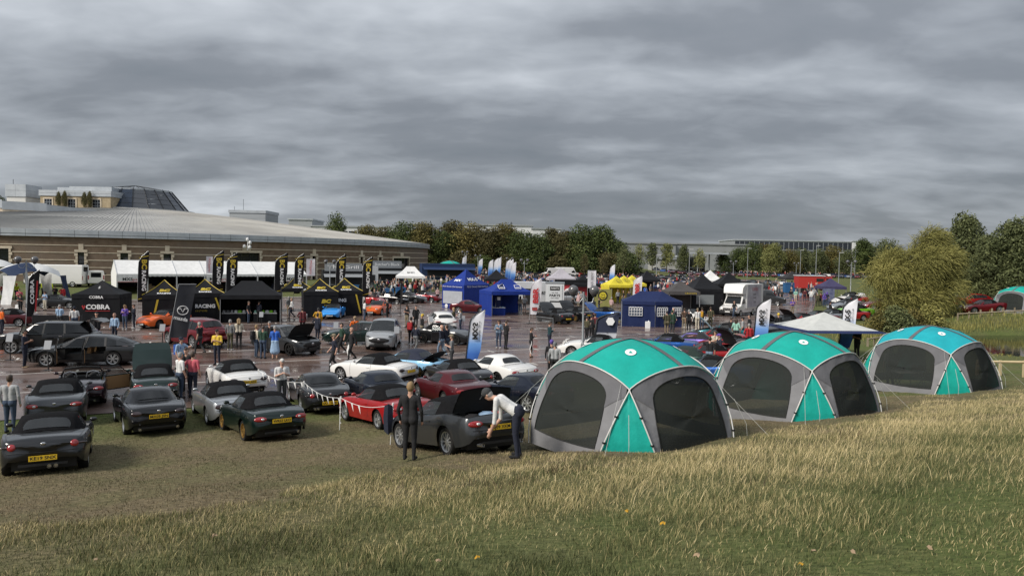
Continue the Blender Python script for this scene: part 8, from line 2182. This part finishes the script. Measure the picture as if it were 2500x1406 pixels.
for i, (px, py, h_) in enumerate(((968, 857, 1.25), (1052, 812, 1.0), (820, 838, 1.15), (397, 850, 1.2), (25, 880, 1.15), (118, 905, 1.2), (752, 838, .9), (638, 796, .9), (1130, 806, .9), (745, 790, .6))):
    t = thing('info_board', f'small pale information board on a stand, {words[i]} listed beside the show cars' if False else ['info board right of the silver crossover', 'info board beside the white hatchback', 'info board at the nose of the dark green hatchback', 'info board beside the banner flag', 'slanted info board at the black crossover wheel', 'slanted info board at the saloon front wheel', 'info board beside the raised bonnet', 'info board before the wide black gazebo', 'info board held by the woman in grey', 'small white leaflet box on the tarmac'][i], 'sign', T(px, py), R(8)); MB().tube([(0, 0, 0), (0, 0, h_ * .75)], .025, 6).obj('stand', frame_dark, t); MB().box((0, -.03, h_), (.30, .03, .42), rot=Matrix.Rotation(-.35, 3, 'X')).obj('board', mat('board_pale', (.30, .31, .33), .4), t); MB().box((0, 0, .02), (.4, .35, .03)).obj('base', frame_dark, t)
wood = noisy('weathered_timber', (.20, .16, .11), (.32, .27, .19), 4, .9, stretch=(1, 1, .2)); wood_l = noisy('pale_timber', (.42, .33, .19), (.52, .42, .26), 4, .85)
def rail_fence(label, pts, h_, m, n):
    t = thing('rail_fence', label, 'fence', pts[0])
    for A, B in zip(pts[:-1], pts[1:]):
        for k in range(n + 1): q = A.lerp(B, k / n); q.z = hzf(q.x, q.y); MB().box((*(q - pts[0])[:2], q.z - pts[0].z + h_ / 2 - .15), (.10, .10, h_ + .3)).obj('post', m, t)
        a = A - pts[0]; b_ = B - pts[0]; MB().tube([(a.x, a.y - .06, a.z + h_ - .08), (b_.x, b_.y - .06, b_.z + h_ - .08)], .06, 4).obj('rail', m, t)
rail_fence('pale timber rail fence beside the farthest dome tent', [T(2385, 915), T(2560, 920)], .75, wood_l, 3); rail_fence('dark timber rail fence along the far pond bank', [AT(2338, 66.5), AT(2560, 66)], .7, wood, 8); rail_fence('timber retaining rail beside the lawn canopy', [T(2118, 846), T(2165, 838)], .6, wood, 3)
# ---- seats and people inside the dome tents
for px, py, lb_, tp in ((2172, 945, 'striped top and dark bag standing inside the farthest dome tent', 'ltgrey'), (2052, 998, 'pale coat seated inside the middle dome tent', 'palepink')):
    person('person in ' + lb_, px, py, 90 if tp == 'ltgrey' else -120, 'm_stand' if tp == 'ltgrey' else 'm_sit', 'grey', tp, 'black', 'black', pack='black' if tp == 'ltgrey' else None)
def camp_chair(label, px, py, yaw, c_):
    t = thing('camp_chair', label, 'chair', T(px, py), R(yaw)); MB().grid([[(-.22, -.25, .42), (.25, -.25, .45)], [(-.22, 0, .38), (.25, 0, .41)], [(-.22, .25, .42), (.25, .25, .45)]]).obj('seat', cl(c_), t); MB().grid([[(-.24, -.25, .42), (-.36, -.25, .92)], [(-.28, 0, .42), (-.40, 0, .92)], [(-.24, .25, .42), (-.36, .25, .92)]]).obj('backrest', cl(c_), t)
    for x in (-.22, .24):
        for y in (-.26, .26): MB().tube([(x, y, .0), (-x * .9, y, .45), (-x * 1.05, y, .62)], .012, 5).obj('leg', steel, t)
camp_chair('blue folding chair inside the farthest dome tent', 2182, 945, 100, 'blue'); camp_chair('dark folding chair inside the farthest dome tent', 2240, 940, 60, 'black'); camp_chair('dark folding chair inside the middle dome tent', 2040, 1000, -110, 'navy')
t = thing('folding_table', 'folding table inside the farthest dome tent', 'table', T(2218, 948), R(10)); MB().box((0, 0, .7), (1.3, .6, .04)).obj('table_top', F['white'], t)
for x in (-.6, .6): MB().tube([(x, -.25, 0), (x, .25, .68)], .015, 5).tube([(x, .25, 0), (x, -.25, .68)], .015, 5).obj('leg_frame', steel, t)
# luggage in the open boot of the grey roadster
bp = by_tail(1166, 1103, 125, -.35)
for k, (c_, dx, dz_) in enumerate((('black', -.35, 0), ('skyblue', .0, .03), ('red', .25, .02), ('dkgrey', .45, 0))):
    q = MB().ball((0, 0, 0), (.2, .15, .09), 10, 6).box((0, 0, .02), (.2, .12, .12)).obj('boot_luggage', cl(c_), None, loc=(bp.x + dx * .86, bp.y + dx * .5 + .1, hzf(bp.x, bp.y) + .80 + dz_), smooth=60); tag(q, f'{dict(skyblue="pale blue", dkgrey="dark grey").get(c_, c_)} soft bag in the open boot of the grey roadster', 'luggage')

# ================================================================ grass blades: nobody could count them
CMT = np.array(CM.transposed())
def projn(P_):
    q = (P_ - np.array([0, 0, CAMZ])) @ CMT.T
    return 1250 + 1733 * q[:, 0] / -q[:, 2], 703 - 1733 * q[:, 1] / -q[:, 2]
def ground_z(x, y):
    z = hz(x, y); d = toe(x) - y
    return z + np.where((y < 45) & (d > .5), .05 * np.sin(x * 1.7 + y * .6) * np.sin(y * 1.3 - x * .4) * sstep(1, 6, d), 0)
def lump(x, y, k): return np.sin(x * .9 * k + 1.3) * np.sin(y * 1.1 * k + .4) + .6 * np.sin(x * 2.3 * k - y * 1.7 * k) + .4 * np.sin(x * 4.1 * k + y * 3.3 * k)
EDGE = [(-400, 1325), (0, 1292), (300, 1268), (600, 1225), (950, 1158), (1150, 1128), (1300, 1112), (1465, 1104), (1600, 1102), (1790, 1082), (1940, 1036), (2170, 1008), (2270, 962), (2360, 965), (2500, 935), (2900, 915)]
EX, EY = np.array(EDGE, float).T
def blades(name, label, n, ylo, yhi, test, hfun, wid, lean, col, seed, bm=None):
    g = np.random.default_rng(seed)
    y = ylo + (yhi - ylo) * g.random(n) ** .85; x = (g.random(n) * 1.62 - .81) * (y + 1.5); z = ground_z(x, y)
    px, py = projn(np.stack([x, y, z], -1)); k = test(px, py, x, y, g); x, y, z, px, py = x[k], y[k], z[k], px[k], py[k]; n = len(x)
    h = hfun(px, py, x, y, g, n); a = g.random(n) * 2 * np.pi
    side = np.stack([np.cos(a), np.sin(a), np.zeros(n)], -1) * (wid * (.7 + .6 * g.random(n)))[:, None]
    ln = np.stack([lean[0] + .32 * g.normal(size=n), lean[1] + .25 * g.normal(size=n), np.ones(n)], -1)
    B = np.stack([x, y, z - .01], -1); M_ = B + ln * (h * .55)[:, None] * np.array([.8, .8, 1]); Tp = B + ln * h[:, None] * np.array([1.1, 1.1, .97])
    V = np.stack([B - side, B + side, M_ + side * .8, M_ - side * .8, Tp], 1).reshape(-1, 3).astype(np.float32)
    me = bpy.data.meshes.new(name); me.vertices.add(5 * n); me.vertices.foreach_set('co', V.ravel())
    o5 = np.arange(n, dtype=np.int32)[:, None] * 5
    lp = np.concatenate([o5 + np.array([0, 1, 2, 3]), o5 + np.array([3, 2, 4])], 1).astype(np.int32)
    me.loops.add(7 * n); me.loops.foreach_set('vertex_index', lp.ravel())
    st = np.stack([np.arange(n) * 7, np.arange(n) * 7 + 4], 1).astype(np.int32)
    me.polygons.add(2 * n); me.polygons.foreach_set('loop_start', st.ravel()); me.update(calc_edges=True)
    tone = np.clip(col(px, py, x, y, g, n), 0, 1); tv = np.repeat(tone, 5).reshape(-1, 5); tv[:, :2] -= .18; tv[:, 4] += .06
    at = me.attributes.new('tone', 'FLOAT', 'POINT'); at.data.foreach_set('value', np.clip(tv, 0, 1).astype(np.float32).ravel())
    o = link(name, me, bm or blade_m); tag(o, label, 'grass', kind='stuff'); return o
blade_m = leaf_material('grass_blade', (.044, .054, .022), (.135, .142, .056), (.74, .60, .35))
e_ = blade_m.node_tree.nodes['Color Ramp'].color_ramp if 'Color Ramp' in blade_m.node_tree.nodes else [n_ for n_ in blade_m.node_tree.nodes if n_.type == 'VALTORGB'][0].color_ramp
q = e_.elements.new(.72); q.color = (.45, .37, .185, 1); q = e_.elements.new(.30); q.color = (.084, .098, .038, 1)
def straw(px, py):  # how strawy the long grass is: a band along the edge and over the right hand slope
    d = py - np.interp(px, EX, EY); w = np.interp(px, [0, 700, 1300, 1900, 2500], [80, 150, 240, 320, 400]); return np.clip(1 - d / w, 0, 1)
def past(px, py): return py - np.interp(px, EX, EY)
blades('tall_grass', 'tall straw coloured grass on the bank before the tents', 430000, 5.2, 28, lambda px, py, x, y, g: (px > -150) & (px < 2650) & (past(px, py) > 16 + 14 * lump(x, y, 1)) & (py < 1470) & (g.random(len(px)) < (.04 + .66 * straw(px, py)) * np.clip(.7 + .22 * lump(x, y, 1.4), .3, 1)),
       lambda px, py, x, y, g, n: (.06 + .22 * straw(px, py) * np.clip(past(px, py) / 110, .18, 1) * np.clip(.75 + .25 * lump(x, y, .9), .3, 1.3)) * (.45 + 1.35 * g.random(n) ** 2.2) * np.interp(px, [0, 900, 1400], [.7, .85, 1]), .0023, (.15, .0), lambda px, py, x, y, g, n: .40 + .46 * straw(px, py) + .10 * lump(x, y, .55) + .20 * g.normal(size=n), 31)
blades('short_grass', 'short green and olive grass all over the bank', 430000, 4.6, 26, lambda px, py, x, y, g: (px > -150) & (px < 2650) & (past(px, py) > 4 + 10 * lump(x, y, 1)) & (py < 1480) & (g.random(len(px)) < np.interp(y, [5, 9, 26], [1, 1, .45])),
       lambda px, py, x, y, g, n: (.035 + .065 * g.random(n)) * (1 + .45 * np.clip(lump(x, y, 1.3), -1, 1)), .0030, (.1, 0), lambda px, py, x, y, g, n: .43 + .16 * straw(px, py) + .11 * lump(x, y, .8) + .17 * g.normal(size=n), 32)
blades('dead_weeds', 'patches of brown dead weeds in the bank grass', 70000, 5, 20, lambda px, py, x, y, g: (px > -150) & (px < 2650) & (past(px, py) > 40) & (py < 1470) & (lump(x, y, .62) + .35 * lump(x, y, 2.1) > 1.45),
       lambda px, py, x, y, g, n: .08 + .16 * g.random(n), .004, (.1, 0), lambda px, py, x, y, g, n: .45 + .2 * g.normal(size=n), 34, leaf_material('weed_blade', (.030, .024, .014), (.085, .062, .034), (.20, .15, .08)))
blades('mown_grass', 'thin dry mown grass under the parked cars', 170000, 9, 31, lambda px, py, x, y, g: (px > -150) & (px < 2650) & (py < np.interp(px, EX, EY) + 20) & (toe(x) - y > .1),
       lambda px, py, x, y, g, n: .02 + .035 * g.random(n), .005, (.1, 0), lambda px, py, x, y, g, n: np.clip(.05 + .055 * (toe(x) - y), .05, .55) + .2 * lump(x, y, .45) + .08 * lump(x, y, 1.9) + .15 * g.normal(size=n), 33, leaf_material('mown_blade', (.045, .055, .02), (.15, .12, .07), (.34, .27, .17)))
# dark seed heads and a few fallen leaves
gl = random.Random(8)
for i, (px, py, c_) in enumerate(((1617, 1298, 'mustard'), (1944, 1394, 'mustard'), (2090, 1362, 'tan'), (1996, 1365, 'tan'), (240, 1384, 'tan'), (1072, 1392, 'tan'), (1158, 1380, 'mustard'), (1536, 1262, 'mustard'), (2276, 1352, 'tan'), (1698, 1373, 'tan'), (525, 1330, 'tan'))):
    p = T(px, py); o = MB().grid([[(-.05, 0, .0), (0, .025, .02), (.05, 0, .01)], [(-.045, .04, .03), (0, .05, .05), (.05, .05, .03)], [(-.03, .08, .01), (0, .10, .02), (.03, .08, .0)]]).obj('fallen_leaf', cl(c_), None, loc=(p.x, p.y, ground_z(np.array(p.x), np.array(p.y)) + .05), rot=(.3, gl.uniform(-.4, .4), gl.uniform(0, 6))); o.scale = (.55,) * 3
    tag(o, f'{c_} fallen leaf on the near grass, {words[i]} listed from the right middle' if False else f'{c_} fallen leaf lying on the near grass of the bank', 'leaf', 'fallen leaves on the near grass')
